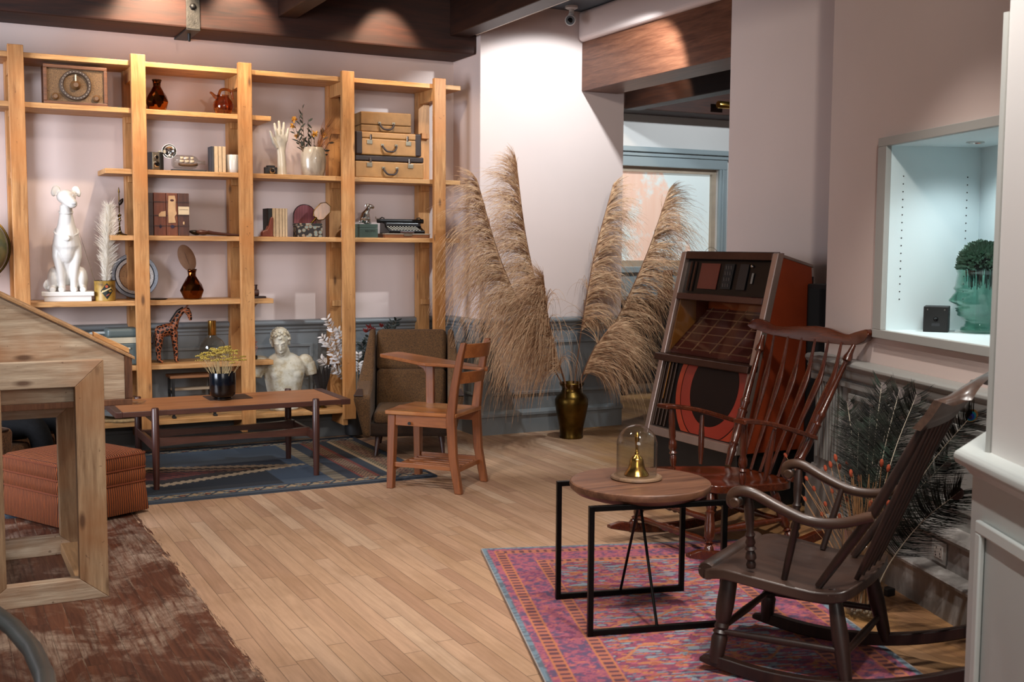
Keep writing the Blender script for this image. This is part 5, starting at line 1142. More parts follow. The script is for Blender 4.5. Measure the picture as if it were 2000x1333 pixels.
# ------------------------------------------------------------------ lounge armchairs
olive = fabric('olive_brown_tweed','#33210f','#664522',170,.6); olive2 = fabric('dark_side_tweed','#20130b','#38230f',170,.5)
def armchair(label, loc_, head, name='lounge_armchair', fab=None, fab2=None):
    fab = fab or olive; fab2 = fab2 or olive2
    t = thing(name, label, 'armchair', loc_, head-pi/2)        # local +y is forward
    # seat base shell
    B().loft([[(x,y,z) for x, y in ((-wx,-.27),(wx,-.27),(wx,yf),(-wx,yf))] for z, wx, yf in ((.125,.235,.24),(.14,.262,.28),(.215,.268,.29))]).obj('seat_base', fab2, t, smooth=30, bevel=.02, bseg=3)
    B().box2((-.225,-.20,.212),(.225,.30,.295)).obj('seat_cushion', fab, t, smooth=60, bevel=.032, bseg=4)
    # back: two rolls leaning back
    Mb = Matrix.Translation((0,-.165,.28)) @ Matrix.Rotation(radians(15),4,'X')
    B().box2((-.232,-.06,-.05),(.232,.05,.235), Mb).obj('lower_back_cushion', fab, t, smooth=60, bevel=.035, bseg=4)
    B().box2((-.235,-.07,.222),(.235,.045,.505), Mb).obj('upper_back_cushion', fab, t, smooth=60, bevel=.035, bseg=4)
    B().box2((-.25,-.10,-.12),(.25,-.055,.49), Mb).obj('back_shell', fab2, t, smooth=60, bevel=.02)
    for s_ in (-1,1):
        # winged side: rises from the arm front up to the top of the back
        out = [(.31,.13),(.325,.375),(.318,.40),(.12,.425),(.02,.455),(-.10,.60),(-.245,.775),(-.30,.77),(-.30,.14)]
        rings = []
        for off, gx in ((0,.242),(1,.30)):
            rings.append([(s_*(gx+(0 if not off else lerp1([(.13,-.012),(.30,.02),(.40,.050),(.46,.040),(.775,-.022)], z))), y, z) for y, z in out])
        B().loft(rings).obj('wing_side', fab2 if False else fab, t, smooth=30, bevel=.018, bseg=3)
        B().loft([[(s_*x,y,z) for x, y, z in q] for q in (((.285,.33,.392),(.345,.325,.392),(.345,.325,.402),(.285,.33,.402)), ((.300,.18,.414),(.332,.18,.414),(.332,.18,.424),(.300,.18,.424)))]).obj('arm_cap', M['walnut'], t, smooth=0, bevel=.003)
        for y0, y1 in ((.20,.235),(-.20,-.25)):
            B().tube([(s_*.20,y0,.13),(s_*.215,y1,.0)], [.019,.011], 12).obj('leg', M['rosewoodZ'], t)
    return t
armchair('olive brown tweed armchair with walnut arm caps behind the school desk chair', (2.785,6.805,.0125), radians(246))
tanb = fabric('brown_boucle','#3b2515','#734c2b',110,.9)
armchair('brown boucle armchair behind the orange ottoman, with a person sitting in it', (.26,6.66,.0), radians(-38), fab=tanb, fab2=tanb)

# ------------------------------------------------------------------ seated person (mostly behind the slanted case)
jean = plain('black_jeans','#0a0a0c',.9,0,.3,60,.3,200,Specular_IOR_Level=.15)
pe = thing('person', 'person in black jeans sitting in the brown boucle armchair', 'person', (.26,6.66,.0), radians(-38)-pi/2)
bd = bpy.data.meshes.new('body'); vsx = [(0,-.08,.36),(0,-.10,.47),(0,-.12,.60),(0,-.13,.72),(0,-.12,.80),(0,-.11,.86),(0,-.10,.96)]; rad_ = [(.12,.10),(.13,.09),(.13,.09),(.14,.09),(.05,.05),(.05,.055),(.085,.095)]
eds = [(0,1),(1,2),(2,3),(3,4),(4,5),(5,6)]
def chain(fr, pts, rs):
    i0 = fr
    for p, r in zip(pts, rs):
        vsx.append(p); rad_.append((r,r)); eds.append((i0,len(vsx)-1)); i0 = len(vsx)-1
for s_ in (-1,1):
    chain(0, [(s_*.09,.03,.37),(s_*.10,.22,.38),(s_*.11,.37,.39),(s_*.11,.40,.30),(s_*.11,.40,.15),(s_*.11,.40,.06),(s_*.11,.47,.035)], [.085,.08,.066,.062,.054,.042,.04])
    chain(3, [(s_*.17,-.10,.70),(s_*.21,.0,.54),(s_*.16,.16,.46),(s_*.13,.22,.44)], [.055,.046,.036,.03])
bd.from_pydata(vsx, eds, []); bo_ = bpy.data.objects.new('body', bd); COL.objects.link(bo_); bo_.parent = pe
md = bo_.modifiers.new('skin','SKIN'); sk = bd.skin_vertices[0].data
for i, r in enumerate(rad_): sk[i].radius = r
sk[0].use_root = True; md.use_smooth_shade = True; md2 = bo_.modifiers.new('sub','SUBSURF'); md2.levels = 2; md2.render_levels = 2
bd.materials.append(jean)

# ------------------------------------------------------------------ orange corduroy ottoman
co_ = NT('orange_corduroy'); tcn = co_.n('ShaderNodeTexCoord'); sp = co_.n('ShaderNodeSeparateXYZ'); co_.l(tcn.outputs['Object'], sp.inputs[0]); ge = co_.n('ShaderNodeNewGeometry'); vt = co_.n('ShaderNodeVectorTransform', vector_type='NORMAL', convert_from='WORLD', convert_to='OBJECT'); co_.l(ge.outputs['Normal'], vt.inputs[0]); sn = co_.n('ShaderNodeSeparateXYZ'); co_.l(vt.outputs[0], sn.inputs[0])
sel = co_.math('GREATER_THAN', co_.math('ABSOLUTE', sn.outputs[0]), .6)
uu = co_.math('ADD', co_.math('MULTIPLY', sp.outputs[0], co_.math('SUBTRACT',1.0,sel)), co_.math('MULTIPLY', sp.outputs[1], sel)); uu = co_.math('ADD', uu, co_.math('MULTIPLY', co_.noise(co_.coord(), 9, 3), .012))
rib = co_.math('SINE', co_.math('MULTIPLY', uu, 2*pi/.0125)); rr_ = co_.math('MULTIPLY_ADD', rib, .5, .5); fn = co_.noise(co_.coord((1,1,.3)), 60, 3)
cc_ = co_.ramp(rr_, [(.0,hx('#3c1604')),(.45,hx('#72310b')),(1,hx('#984a12'))]); cc_ = co_.mix(.4, cc_, co_.ramp(fn,[(.3,g(.5)),(.7,g(1.1))]),'MULTIPLY'); co_.set(Base_Color=cc_, Roughness=.8); co_.p.inputs['Sheen Weight'].default_value = .12; co_.p.inputs['Sheen Tint'].default_value = hx('#d08040'); co_.bump(rr_, .8, .006)
ot = thing('ottoman', 'square orange corduroy ottoman behind the wooden case stand', 'ottoman', (.62,5.91,0), radians(27))
W2 = .245
def rsq(z, w, rr=.03, n=5):
    o = []
    for cx, cy, a0 in ((w-rr,w-rr,0),(-w+rr,w-rr,pi/2),(-w+rr,-w+rr,pi),(w-rr,-w+rr,1.5*pi)):
        for k in range(n+1): a = a0+pi/2*k/n; o.append((cx+rr*cos(a), cy+rr*sin(a), z))
    return o
B().loft([rsq(.235,W2-.004), rsq(.24,W2+.001), rsq(.27,W2+.004), rsq(.305,W2), rsq(.318,W2-.012), rsq(.330,W2-.06), rsq(.337,W2-.13,.02), rsq(.339,W2-.21,.01)]).obj('top_cushion', co_.m, ot, smooth=60)
B().loft([rsq(.165,W2-.006), rsq(.17,W2), rsq(.2,W2+.003), rsq(.228,W2), rsq(.233,W2-.008)]).obj('middle_band', co_.m, ot, smooth=60)
B().loft([rsq(.018,W2+.006,.02), rsq(.02,W2+.008,.02), rsq(.12,W2+.003), rsq(.158,W2), rsq(.164,W2-.008)]).obj('skirt', co_.m, ot, smooth=60)
pipm = plain('rust_piping','#6b2f10',.8)
for z in (.236,.166,.305): B().tube([V(p) for p in rsq(z, W2+.001)]+[V(rsq(z, W2+.001)[0])], .0045, 6, cap=False).obj('piping', pipm, ot)
for sx in (-1,1):
    for sy in (-1,1): B().tube([(sx*.19,sy*.19,0),(sx*.19,sy*.19,.02)], .016, 10).obj('foot', M['black'], ot)

# ------------------------------------------------------------------ slanted display case on its mitred frame stand
st_ = thing('display_stand', 'rough pine frame stand with mitred corners carrying the slanted wooden case', 'stand', (.34,4.83,0))
def ls(x, y, z): return (x-.34, y-4.83, z)
FX0, FX1, FT, FW = .118, .577, .913, .103
def mitre(y0, y1, z1, mats):
    P = [(FX0,0),(FX1,0),(FX1,z1),(FX0,z1)]; I = [(FX0+FW,FW*.8),(FX1-FW,FW*.8),(FX1-FW,z1-FW*.95),(FX0+FW,z1-FW*.95)]
    for k, nm in ((0,'bottom_rail'),(1,'post'),(2,'top_rail'),(3,'post')):
        k2 = (k+1) % 4; q = [P[k],P[k2],I[k2],I[k]]
        B().loft([[ls(x,y,z) for x, z in q] for y in (y0,y1)]).obj(nm, M['oldpineZ'] if nm == 'post' else M['oldpineX'], st_, smooth=0, bevel=.0025)
mitre(4.45, 4.50, FT, None); mitre(5.16, 5.21, .70, None)
for x0, x1 in ((FX0+.0,FX0+FW),(FX1-FW,FX1)): B().box2(ls(x0,4.50,0.002), ls(x1,5.16,.05)).obj('side_rail', M['oldpineY'], st_, smooth=0, bevel=.003)
dcs = thing('slanted_display_case', 'pale pine display case with sloping lid resting in the mitred stand', 'display case', (.34,4.85,.728))
def ld(x, y, z): return (x-.34, y-4.85, z-.728)
CY0, CY1 = 4.515, 5.15
fp = [(-.40,.752),(.662,.752),(.662,.917),(-.05,1.30),(-.40,1.30)]
B().loft([[ld(x,y,z) for x, z in fp] for y in (CY0+.0,CY0+.025)]).obj('front_panel', M['oldpineX'], dcs, smooth=0, bevel=.002)
B().loft([[ld(x,y,z) for x, z in fp] for y in (CY1-.025,CY1)]).obj('rear_panel', M['oldpineX'], dcs, smooth=0, bevel=.002)
B().box2(ld(-.40,CY0-.005,.728), ld(.688,CY1,.752)).obj('bottom_board', M['barkend'], dcs, smooth=0, bevel=.003)
B().box2(ld(.662,CY0-.005,.752), ld(.690,CY1,.925)).obj('end_board', M['barkend'], dcs, smooth=0, bevel=.004)
B().loft([[ld(.700,y,.902),ld(.700,y,.914),ld(-.05,y,1.322),ld(-.05,y,1.306)] for y in (CY0-.008,CY1)]).obj('sloping_lid', M['oldpineY'], dcs, smooth=0, bevel=.002)
B().loft([[ld(.690,y,.922),ld(.690,y,.942),ld(.56,y,1.011),ld(.56,y,.993)] for y in (CY0+.06,CY0+.10)]).obj('lid_stop', M['pineX'], dcs, smooth=0, bevel=.002)

# ------------------------------------------------------------------ school chair with tablet arm
sc_ = thing('school_chair', 'oak school chair with writing tablet arm and slatted book rack, at the rug corner', 'chair', (2.388,5.92,0), radians(131.8))
# local: +x forward, +y chair left (nearest the viewer)
def leg(p, q, w0, w1, nm='leg'):
    p, q = V(p), V(q); d = (q-p).normalized()
    B().loft([[c_+V((sx*w,sy*w,0)) for sx, sy in ((-1,-1),(1,-1),(1,1),(-1,1))] for c_, w in ((p,w0),(p.lerp(q,.5),(w0+w1)/2),(q,w1))]).obj(nm, M['oakZ'], sc_, smooth=0, bevel=.004)
for sy in (-1,1):
    leg((.0,sy*.178,.0), (-.005,sy*.158,.415), .019, .023)
    pts = [(-.415,sy*.182,0),(-.378,sy*.178,.2),(-.365,sy*.176,.42),(-.385,sy*.174,.58),(-.42,sy*.173,.76),(-.438,sy*.172,.828)]
    B().loft([[V(c_)+V((sx*hx_,s2*.017,0)) for sx, s2 in ((-1,-1),(1,-1),(1,1),(-1,1))] for c_, hx_ in zip(pts,(.021,.024,.026,.022,.018,.014))]).obj('back_post', M['oakZ'], sc_, smooth=30, bevel=.005)
    B().bar((-.0,sy*.165,.385), (-.37,sy*.170,.385), .02, .06).obj('side_apron', M['oakX'], sc_, smooth=0, bevel=.002)
    B().bar((-.01,sy*.170,.135), (-.385,sy*.174,.135), .016, .026).obj('side_stretcher', M['oakX'], sc_, smooth=0, bevel=.002)
B().bar((-.004,-.155,.385), (-.004,.155,.385), .02, .06).obj('front_apron', M['oakX'], sc_, smooth=0, bevel=.002)
# scooped seat
ny, nx = 17, 15; vs2 = []; top = []
for i in range(nx):
    for j in range(ny):
        u, v_ = i/(nx-1), j/(ny-1)*2-1; x = .028-.425*u; hw = .196-.012*u; y = v_*hw
        z = .436-.012*u-.014*exp_ if False else .438-.016*(math.exp(-((abs(v_)-.45)/.28)**2)*math.exp(-((u-.55)/.33)**2))+.004*math.exp(-(v_/.15)**2)*(1-u)
        top.append((x+.012*(1-v_*v_)*(1-u), y, z))
b = B(); n_ = nx*ny; b.v = top+[(x,y,.415) for x,y,z in top]
for i in range(nx-1):
    for j in range(ny-1):
        a = i*ny+j; b.f += [(a,a+1,a+ny+1,a+ny),(n_+a,n_+a+ny,n_+a+ny+1,n_+a+1)]
for i in range(nx-1):
    for j in (0,ny-1): a = i*ny+j; b.f.append((a,a+ny,n_+a+ny,n_+a))
for j in range(ny-1):
    for i in (0,nx-1): a = i*ny+j; b.f.append((a,a+1,n_+a+1,n_+a))
oseat = wood('worn_oak_seat','#84491f','#ad6b38','X',1,.4,coat=.3,blotch='#b98757'); b.obj('seat', oseat, sc_, smooth=50, bevel=.005)
for z0, z1, f0 in ((.742,.82,-.432),(.60,.665,-.395)):
    B().loft([[(f0+dx-.055*(1-(y/.16)**2)-dz*.2*0, y, z) for dx, z, dz in ((-.008,z0,0),(.009,z0,0),(-.005,z1,0),(-.020,z1,0))] for y in [-.165+.033*k for k in range(11)]]).obj('back_slat', M['oakX'], sc_, smooth=40, bevel=.003)
for k in range(5):
    y = -.12+.06*k; B().bar((-.03,y,.128), (-.375,y,.128), .020, .010).obj('rack_slat', M['oakX'], sc_, smooth=0, bevel=.002)
for x in (-.02,-.383): B().bar((x,-.168,.118), (x,.168,.118), .018, .024).obj('rack_rail', M['oakX'], sc_, smooth=0, bevel=.002)
# tablet arm on the far (right hand) side
tb_ = [(-.455,-.125),(-.43,-.20),(-.21,-.285),(.245,-.462),(.278,-.45),(.302,-.275),(.28,-.25),(-.055,-.085),(-.09,-.078),(-.16,-.105),(-.28,-.122)]
tm = B().loft([[(x,y,.665+.05*(x+.41)+d) for x, y in tb_] for d in (-.020,0)]); tm.obj('writing_tablet', M['oakX'], sc_, smooth=30, bevel=.004)
B().bar((-.075,-.185,.40), (-.070,-.19,.66), .05, .026, (0,1,0)).obj('tablet_post', M['oakZ'], sc_, smooth=0, bevel=.004)
B().prism([(-.075,.655),(.03,.655),(-.03,.625),(-.05,.59),(-.075,.58)], .024, Matrix.Translation((.0,-.19,.008))).obj('tablet_bracket', M['oakZ'], sc_, smooth=30, bevel=.003)
B().tube([(-.12,.187,.372),(-.12,.194,.372)], .009, 12).obj('side_peg', M['black'], sc_)

# ------------------------------------------------------------------ round side table
TC = V((2.276,3.368,.0125)); fl_, fr_, bl_, br_ = [V(p) for p in ((1.983,3.225,0),(2.455,3.104,0),(2.087,3.629,0),(2.571,3.508,0))]
sd_ = thing('side_table', 'round dark wood side table on a black square-tube metal frame', 'table', TC)
def lt(p, z): return (p.x-TC.x, p.y-TC.y, z-.0125)
topM = M['sheesham']
B().lathe([(.001,.452),(.205,.452),(.235,.462),(.254,.478),(.257,.490),(.255,.499),(.250,.502),(.001,.502)], 64, c=(0,0,-.0125)).obj('tabletop', topM, sd_, smooth=30)
B().lathe([(.001,.43),(.12,.43),(.12,.452),(.001,.452)], 32, c=(0,0,-.0125)).obj('mounting_plate', M['rosewood'], sd_, smooth=30)
for a_, c_ in ((fl_,fr_),(bl_,br_)):
    for p, q, w_ in ((lt(a_,.0125), lt(a_,.467), 0), (lt(c_,.0125), lt(c_,.467), 0)): B().bar(p, q, .019, .019, c_-a_).obj('upright', M['darkmetal'], sd_, smooth=0, bevel=.002)
    for z in (.024,.458): B().bar(lt(a_,z), lt(c_,z), .019, .019, (0,0,1)).obj('frame_bar', M['darkmetal'], sd_, smooth=0, bevel=.002)
    mid = (a_+c_)/2; B().tube([lt(mid,.03), (0+.0,0,.42)], .0055, 8).obj('slanting_rod', M['darkmetal'], sd_)
    for f in (.12,.85):
        p = a_.lerp(c_, f); B().tube([lt(p,.0127), lt(p,.016)], .009, 10).obj('glide', M['black'], sd_)
for a_, c_ in ((fl_,bl_),):
    pass
CZ = .5025; cl_c = aZ(1243,935,CZ); 
clo = thing('glass_cloche', 'glass dome cloche on a round wooden base on the side table', 'cloche', V((cl_c.x,cl_c.y,CZ)))
sc1 = (aZ(1293,935,CZ)-aZ(1193,935,CZ)).length/2
B().lathe([(sc1*.96,0),(sc1,.004),(sc1*.98,.010),(sc1*.88,.014),(sc1*.84,.012),(.001,.012)], 48).obj('wooden_base', wood('cloche_base','#5a4030','#8f7257','X',1.5,.45), clo)
rC = sc1*.79; H_ = .185
dome = [(rC,.0125),(rC,H_-.06)]+[(rC*cos(a), H_-.06+rC*1.0*sin(a)) for a in [radians(6*k) for k in range(1,15)]]+[(.001,H_-.06+rC)]
rI = rC-.0022
domi = [(.001,H_-.0622+rC)]+[(rI*cos(a), H_-.06+rI*sin(a)) for a in [radians(6*k) for k in range(14,0,-1)]]+[(rI,H_-.06),(rI,.0125)]
B().lathe(dome+domi, 48, cap=False).obj('glass_dome', M['glass'], clo, smooth=180)
bl = thing('hand_bell', 'polished brass hand bell under the glass cloche', 'bell', V((cl_c.x,cl_c.y,CZ+.0128)))
B().lathe([(.044,0),(.046,.003),(.040,.012),(.031,.026),(.027,.042),(.025,.056),(.018,.068),(.008,.074),(.006,.078)], 40).obj('bell_body', M['brass'], bl)
B().lathe([(.006,.076),(.009,.082),(.0055,.088),(.0048,.10),(.0065,.12),(.0095,.142),(.0085,.148),(.0055,.152),(.0035,.158),(.001,.160)], 20).obj('handle', M['brass'], bl)
# ------------------------------------------------------------------ rocking chairs
def turned(b, p, q, r, rings=((.2,1.0),(.8,.7)), seg=14): return b.turn(p, q, [(t, r*k) for t, k in rings], seg)
POST = [(0,.75),(.10,.95),(.16,1.0),(.18,.72),(.20,1.05),(.22,.72),(.27,.95),(.36,1.15),(.42,.8),(.44,1.2),(.46,.8),(.55,.85),(.80,.7),(1,.55)]
LEG = [(0,.55),(.04,.75),(.12,1.15),(.19,.95),(.22,.6),(.24,1.1),(.27,.6),(.33,1.1),(.50,1.15),(.66,.85),(.69,1.05),(.72,.75),(.78,1.0),(.90,.85),(1,.7)]
def arc(f, c, R): return (f-c)**2/(2*R)
def runner(t, s_, f0, f1, c, R, w, h, mat_, z0=.0, n=26):
    b = B(); b.loft([[(f, s_+sy*w/2, z0+arc(f,c,R)+(h*min(1,.35+ (k if k < n/2 else n-k)*.3))*zz) for sy, zz in ((-1,0),(1,0),(1,1),(-1,1))] for k, f in enumerate([f0+(f1-f0)*i/n for i in range(n+1)])])
    return b.obj('rocker_runner', mat_, t, smooth=30, bevel=.004)

# ---- rear chair: glossy comb-back
RC = thing('rocking_chair', 'glossy red-brown comb-back rocking chair with arrow spindles in front of the jukebox', 'rocking chair', (3.044,4.003,.0125), radians(183.38))
dz = -.0125
for s_ in (-1,1): runner(RC, s_*.278, .315, -.50, -.10, 1.45, .030, .042, M['mahogX'])
# seat, scooped with rounded outline
def seat_mesh(outline, zf, th, n=10):
    b = B(); K = len(outline); cx = sum(p[0] for p in outline)/K; rings = []
    for side in (0,1):
        seq = [i/n for i in range(1,n+1)]
        if side: seq = seq[::-1]
        for t in seq: rings.append([(cx+(x-cx)*t, y*t, zf(cx+(x-cx)*t, y*t)+(dz)-(th if side else 0)) for x, y in outline])
    b.loft(rings, cap=True); return b
def sm_out(pts, n=4): 
    P = path([(x,y,0) for x,y in pts]+[(pts[0][0],pts[0][1],0)], n)[:-1]; return [(p.x,p.y) for p in P]
so = sm_out([(.155,0),(.15,.14),(.135,.225),(.06,.245),(-.12,.235),(-.29,.215),(-.375,.15),(-.395,0),(-.375,-.15),(-.29,-.215),(-.12,-.235),(.06,-.245),(.135,-.225),(.15,-.14)])
zs_ = lambda x, y: .345-.07*(.15-x)/.55*.6-.014*math.exp(-((abs(y)-.1)/.07)**2-((x+.12)/.13)**2)
seat_mesh(so, zs_, .034).obj('seat', M['mahogX'], RC, smooth=60, bevel=.004)
for s_ in (-1,1):
    turned(B(), (.198,s_*.274,.030), (.125,s_*.195,.300), .020, LEG).obj('leg', M['mahog'], RC)
    turned(B(), (-.285,s_*.268,.035), (-.235,s_*.185,.285), .020, LEG).obj('leg', M['mahog'], RC)
    B().turn((.165,s_*.24,.14), (-.262,s_*.234,.14), [(0,.011),(.2,.013),(.45,.018),(.5,.021),(.55,.018),(.8,.013),(1,.011)]).obj('side_stretcher', M['mahog'], RC)
    # back posts
    B().turn((-.325,s_*.205,.300), (-.610,s_*.289,.905), [(0,.015),(.05,.017),(.12,.021),(.15,.018),(.165,.023),(.18,.018),(.25,.021),(.40,.021),(.415,.024),(.43,.017),(.47,.020),(.49,.024),(.51,.018),(.70,.014),(.86,.011),(.875,.013),(.885,.022),(.91,.021),(.94,.014),(1,.010)]).obj('back_post', M['mahog'], RC)
    # arm posts and second spindle
    turned(B(), (-.017,s_*.232,.335+dz), (-.01,s_*.246,.600+dz), .016, [(0,.7),(.08,.95),(.16,1.0),(.20,.7),(.23,1.2),(.27,.75),(.32,1.25),(.42,1.15),(.48,.8),(.52,1.0),(.8,1.0),(1,.75)]).obj('arm_post', M['mahog'], RC)
    B().turn((-.165,s_*.215,.32), (-.19,s_*.240,.548), [(0,.008),(.3,.014),(.6,.014),(1,.009)]).obj('arm_spindle', M['mahog'], RC)
    ap = path([(.035,s_*.262,.602),(-.02,s_*.250,.600),(-.16,s_*.243,.575),(-.30,s_*.240,.535),(-.435,s_*.238,.492)], 6)
    wd = lambda k: .036 if k < 3 else (.030 if k < 8 else .021)
    B().loft([[p+V((0,w_*wd(k),h_)) for w_, h_ in ((-1,-.010),(1,-.010),(1.0,.007),(.7,.011),(-.7,.011),(-1,.007))] for k, p in enumerate(ap)]).obj('arm', M['mahogX'], RC, smooth=50, bevel=.003)
for f0, nm in ((.175,'front_stretcher'),(-.265,'rear_stretcher')):
    for z in ((.10,.19) if f0 > 0 else (.13,)):
        B().turn((f0-.02*(z-.1)/.09,-.235,z), (f0-.02*(z-.1)/.09,.235,z), [(0,.010),(.15,.014),(.3,.012),(.42,.019),(.46,.013),(.5,.020),(.54,.013),(.58,.019),(.7,.012),(.85,.014),(1,.010)]).obj(nm, M['mahog'], RC)
bow = lambda s_: -.022*(1-(s_/.29)**2)
for k in range(6):
    a = -.15+.06*k; tp = -.215+.086*k
    pts = path([(-.352+bow(a*1.2)*.6, a, .295), (-.405+bow(a), a*1.1, .43), (-.485+bow(tp), (a+tp)/2, .59), (-.560+bow(tp), tp*.97, .75), (-.602+bow(tp), tp, .912)], 6); N = len(pts)
    B().tube(pts, [lerp1([(0,.009),(.2,.010),(.45,.0125),(.62,.019),(.70,.020),(.78,.013),(.9,.009),(1,.007)], i/(N-1)) for i in range(N)], 10, flat=.62, up=(1,0,0)).obj('spindle', M['mahog'], RC)
# crest rail traced in elevation, bent and rolled
tp_ = [(100,115),(112,80),(150,62),(200,68),(270,108),(330,140),(420,145),(600,135),(720,130),(850,150),(960,190),(1030,207),(1100,178),(1190,150),(1228,150),(1243,185)]
bt_ = [(1243,205),(1222,255),(1170,285),(1120,305),(1000,305),(800,292),(600,280),(430,250),(330,235),(260,215),(200,185),(140,175),(108,150)]
def cz_(x, y): s_ = -.383+(x-100)/1143*.766; return s_, .957-(y-(120+80*(x-100)/1140))/2137
poly = [cz_(*p) for p in tp_+bt_]
# resample into columns
cols = []
for k in range(41):
    s_ = -.3829+.7658*k/40; hi = lo = None
    pt = [cz_(*p) for p in tp_]; pb = [cz_(*p) for p in [(100,135)]+bt_[::-1]+[(1243,195)]]
    pb = sorted(pb); pt = sorted(pt)
    z1 = lerp1(pt, s_); z0 = lerp1(pb, s_)
    cols.append((s_, min(z0, z1-.004), z1))
b = B(); rings = []
for s_, z0, z1 in cols:
    f = -.612-.028*(1-(s_/.38)**2); th = .016 if abs(s_) < .33 else .016+.006*(abs(s_)-.33)/.05
    rings.append([(f+th-.10*(z0-.93), s_, z0), (f+th*1.05-.10*((z0+z1)/2-.93), s_, (z0+z1)/2), (f+th*.7-.12*(z1-.93), s_, z1), (f-th*.7-.12*(z1-.93), s_, z1), (f-th*1.05-.1*((z0+z1)/2-.93), s_, (z0+z1)/2), (f-th-.10*(z0-.93), s_, z0)])
b.loft(rings).obj('crest_rail', M['mahogX'], RC, smooth=50, bevel=.005, bseg=3)

# ---- front chair: worn Boston rocker
FC = thing('rocking_chair', 'worn dark scroll-arm rocking chair nearest the viewer, on the pink rug', 'rocking chair', (2.422,2.822,.0125), radians(120.95))
for s_ in (-1,1): runner(FC, s_*.243, .135, -.74, -.12, 1.12, .034, .040, M['walnut'])
so = sm_out([(.150,0),(.148,.13),(.135,.235),(.06,.262),(-.10,.258),(-.24,.248),(-.315,.235),(-.345,.12),(-.352,0),(-.345,-.12),(-.315,-.235),(-.24,-.248),(-.10,-.258),(.06,-.262),(.135,-.235),(.148,-.13)])
def zf(x, y):
    z = .352-.022*(.05-x)/.2 if x < .05 else .352-1.6*(x-.05)**2*1.6
    if x < -.2: z += 2.2*(x+.2)**2
    return z-.012*math.exp(-(y/.16)**2-((x+.08)/.12)**2)
seat_mesh(so, zf, .034).obj('seat', M['walnutX'], FC, smooth=60, bevel=.005)
B().turn((.128,-.235,.315), (.128,.235,.315), [(0,.026),(.02,.030),(.98,.030),(1,.026)], 16).obj('rolled_front_edge', M['walnutX'], FC)
BLEG = [(0,.95),(.10,1.0),(.26,1.08),(.30,.85),(.32,1.08),(.35,.8),(.38,1.0),(.42,.8),(.47,1.05),(.6,1.2),(.8,1.15),(1,.95)]
for s_ in (-1,1):
    turned(B(), (.086,s_*.243,.032), (.055,s_*.205,.330), .0235, BLEG).obj('leg', M['walnut'], FC)
    B().turn((-.325,s_*.240,.055-.02), (-.265,s_*.195,.315), [(0,.017),(.15,.021),(.5,.026),(.8,.022),(1,.017)]).obj('leg', M['walnut'], FC)
    B().turn((.075,s_*.235,.13), (-.31,s_*.232,.14), [(0,.009),(.5,.012),(1,.009)]).obj('side_stretcher', M['walnut'], FC)
    turned(B(), (-.014,s_*.217,.345), (-.012,s_*.250,.575), .0155, [(0,.85),(.05,1.0),(.10,.7),(.14,1.15),(.20,1.0),(.24,.7),(.27,1.2),(.31,.75),(.36,1.05),(.42,.75),(.47,1.05),(.52,.7),(.7,.95),(.85,1.0),(1,.7)]).obj('arm_post', M['walnut'], FC)
    B().turn((-.115,s_*.203,.322), (-.165,s_*.243,.535), [(0,.010),(.5,.012),(1,.009)]).obj('arm_spindle', M['walnut'], FC)
    # back stiles
    bp = path([(-.220,s_*.200,.315),(-.30,s_*.212,.44),(-.385,s_*.232,.575),(-.46,s_*.246,.72),(-.525,s_*.250,.855)], 6); N = len(bp)
    B().tube(bp, [lerp1([(0,.012),(.15,.014),(.5,.0165),(.85,.014),(1,.011)], i/(N-1)) for i in range(N)], 12).obj('back_post', M['walnut'], FC)
    # scroll arm
    ar = path([(.028,s_*.262,.540),(.040,s_*.262,.556),(.034,s_*.262,.580),(.006,s_*.260,.592),(-.035,s_*.257,.586),(-.11,s_*.252,.553),(-.20,s_*.248,.524),(-.29,s_*.246,.528),(-.385,s_*.242,.562)], 6); N = len(ar)
    B().tube(ar, [lerp1([(0,.012),(.1,.015),(.3,.017),(.6,.0175),(1,.0155)], i/(N-1)) for i in range(N)], 12, flat=1.0, up=(0,1,0)).obj('arm', M['walnutA'], FC)
    B().turn((.024,s_*.262-.020,.556), (.024,s_*.262+.020,.556), [(0,.013),(.1,.017),(.9,.017),(1,.013)], 16).obj('arm_scroll', M['walnutA'], FC)
for f0, z in ((.078,.135),(-.305,.12)): B().turn((f0,-.225,z), (f0,.225,z), [(0,.009),(.5,.013),(1,.009)]).obj('cross_stretcher', M['walnut'], FC)
for k in range(5):
    a = -.13+.065*k; tp = -.155+.0775*k
    pts = path([(-.315, a, .335), (-.35, a*1.03, .42), (-.415, (a+tp)/2, .58), (-.475, tp*.98, .73), (-.530, tp, .865)], 5); N = len(pts)
    B().tube(pts, [lerp1([(0,.008),(.5,.0105),(1,.008)], i/(N-1)) for i in range(N)], 9).obj('spindle', M['walnut'], FC)
# rolled crest plank
rings = []
for k in range(21):
    s_ = -.285+.57*k/20; e = 1-(abs(s_)/.285)**4*.35; zt = .835+.150*e if True else 0
    rows = []
    for (f, z, th) in ((-.505,.835,.011),(-.535,.875,.011),(-.560,.92,.011),(-.590,.835+.118*e,.010),(-.622,.835+.142*e,.009),(-.640,.835+.150*e,.008)):
        rows.append((f, z, th))
    bw_ = -.03*(1-(s_/.285)**2)
    rings.append([(f+th+bw_, s_, z) for f, z, th in rows]+[(f-th+bw_, s_, z-.006) for f, z, th in rows[::-1]])
bcr = B(); bcr.loft(rings, cap=False)
for r0 in (0, 20*12): bcr.f += [(r0+i, r0+i+1, r0+10-i, r0+11-i) for i in range(5)]
bcr.obj('crest_rail', wood('worn_crest_walnut','#3a2820','#5a4336','Y',.9,.35,coat=.35), FC, smooth=75)

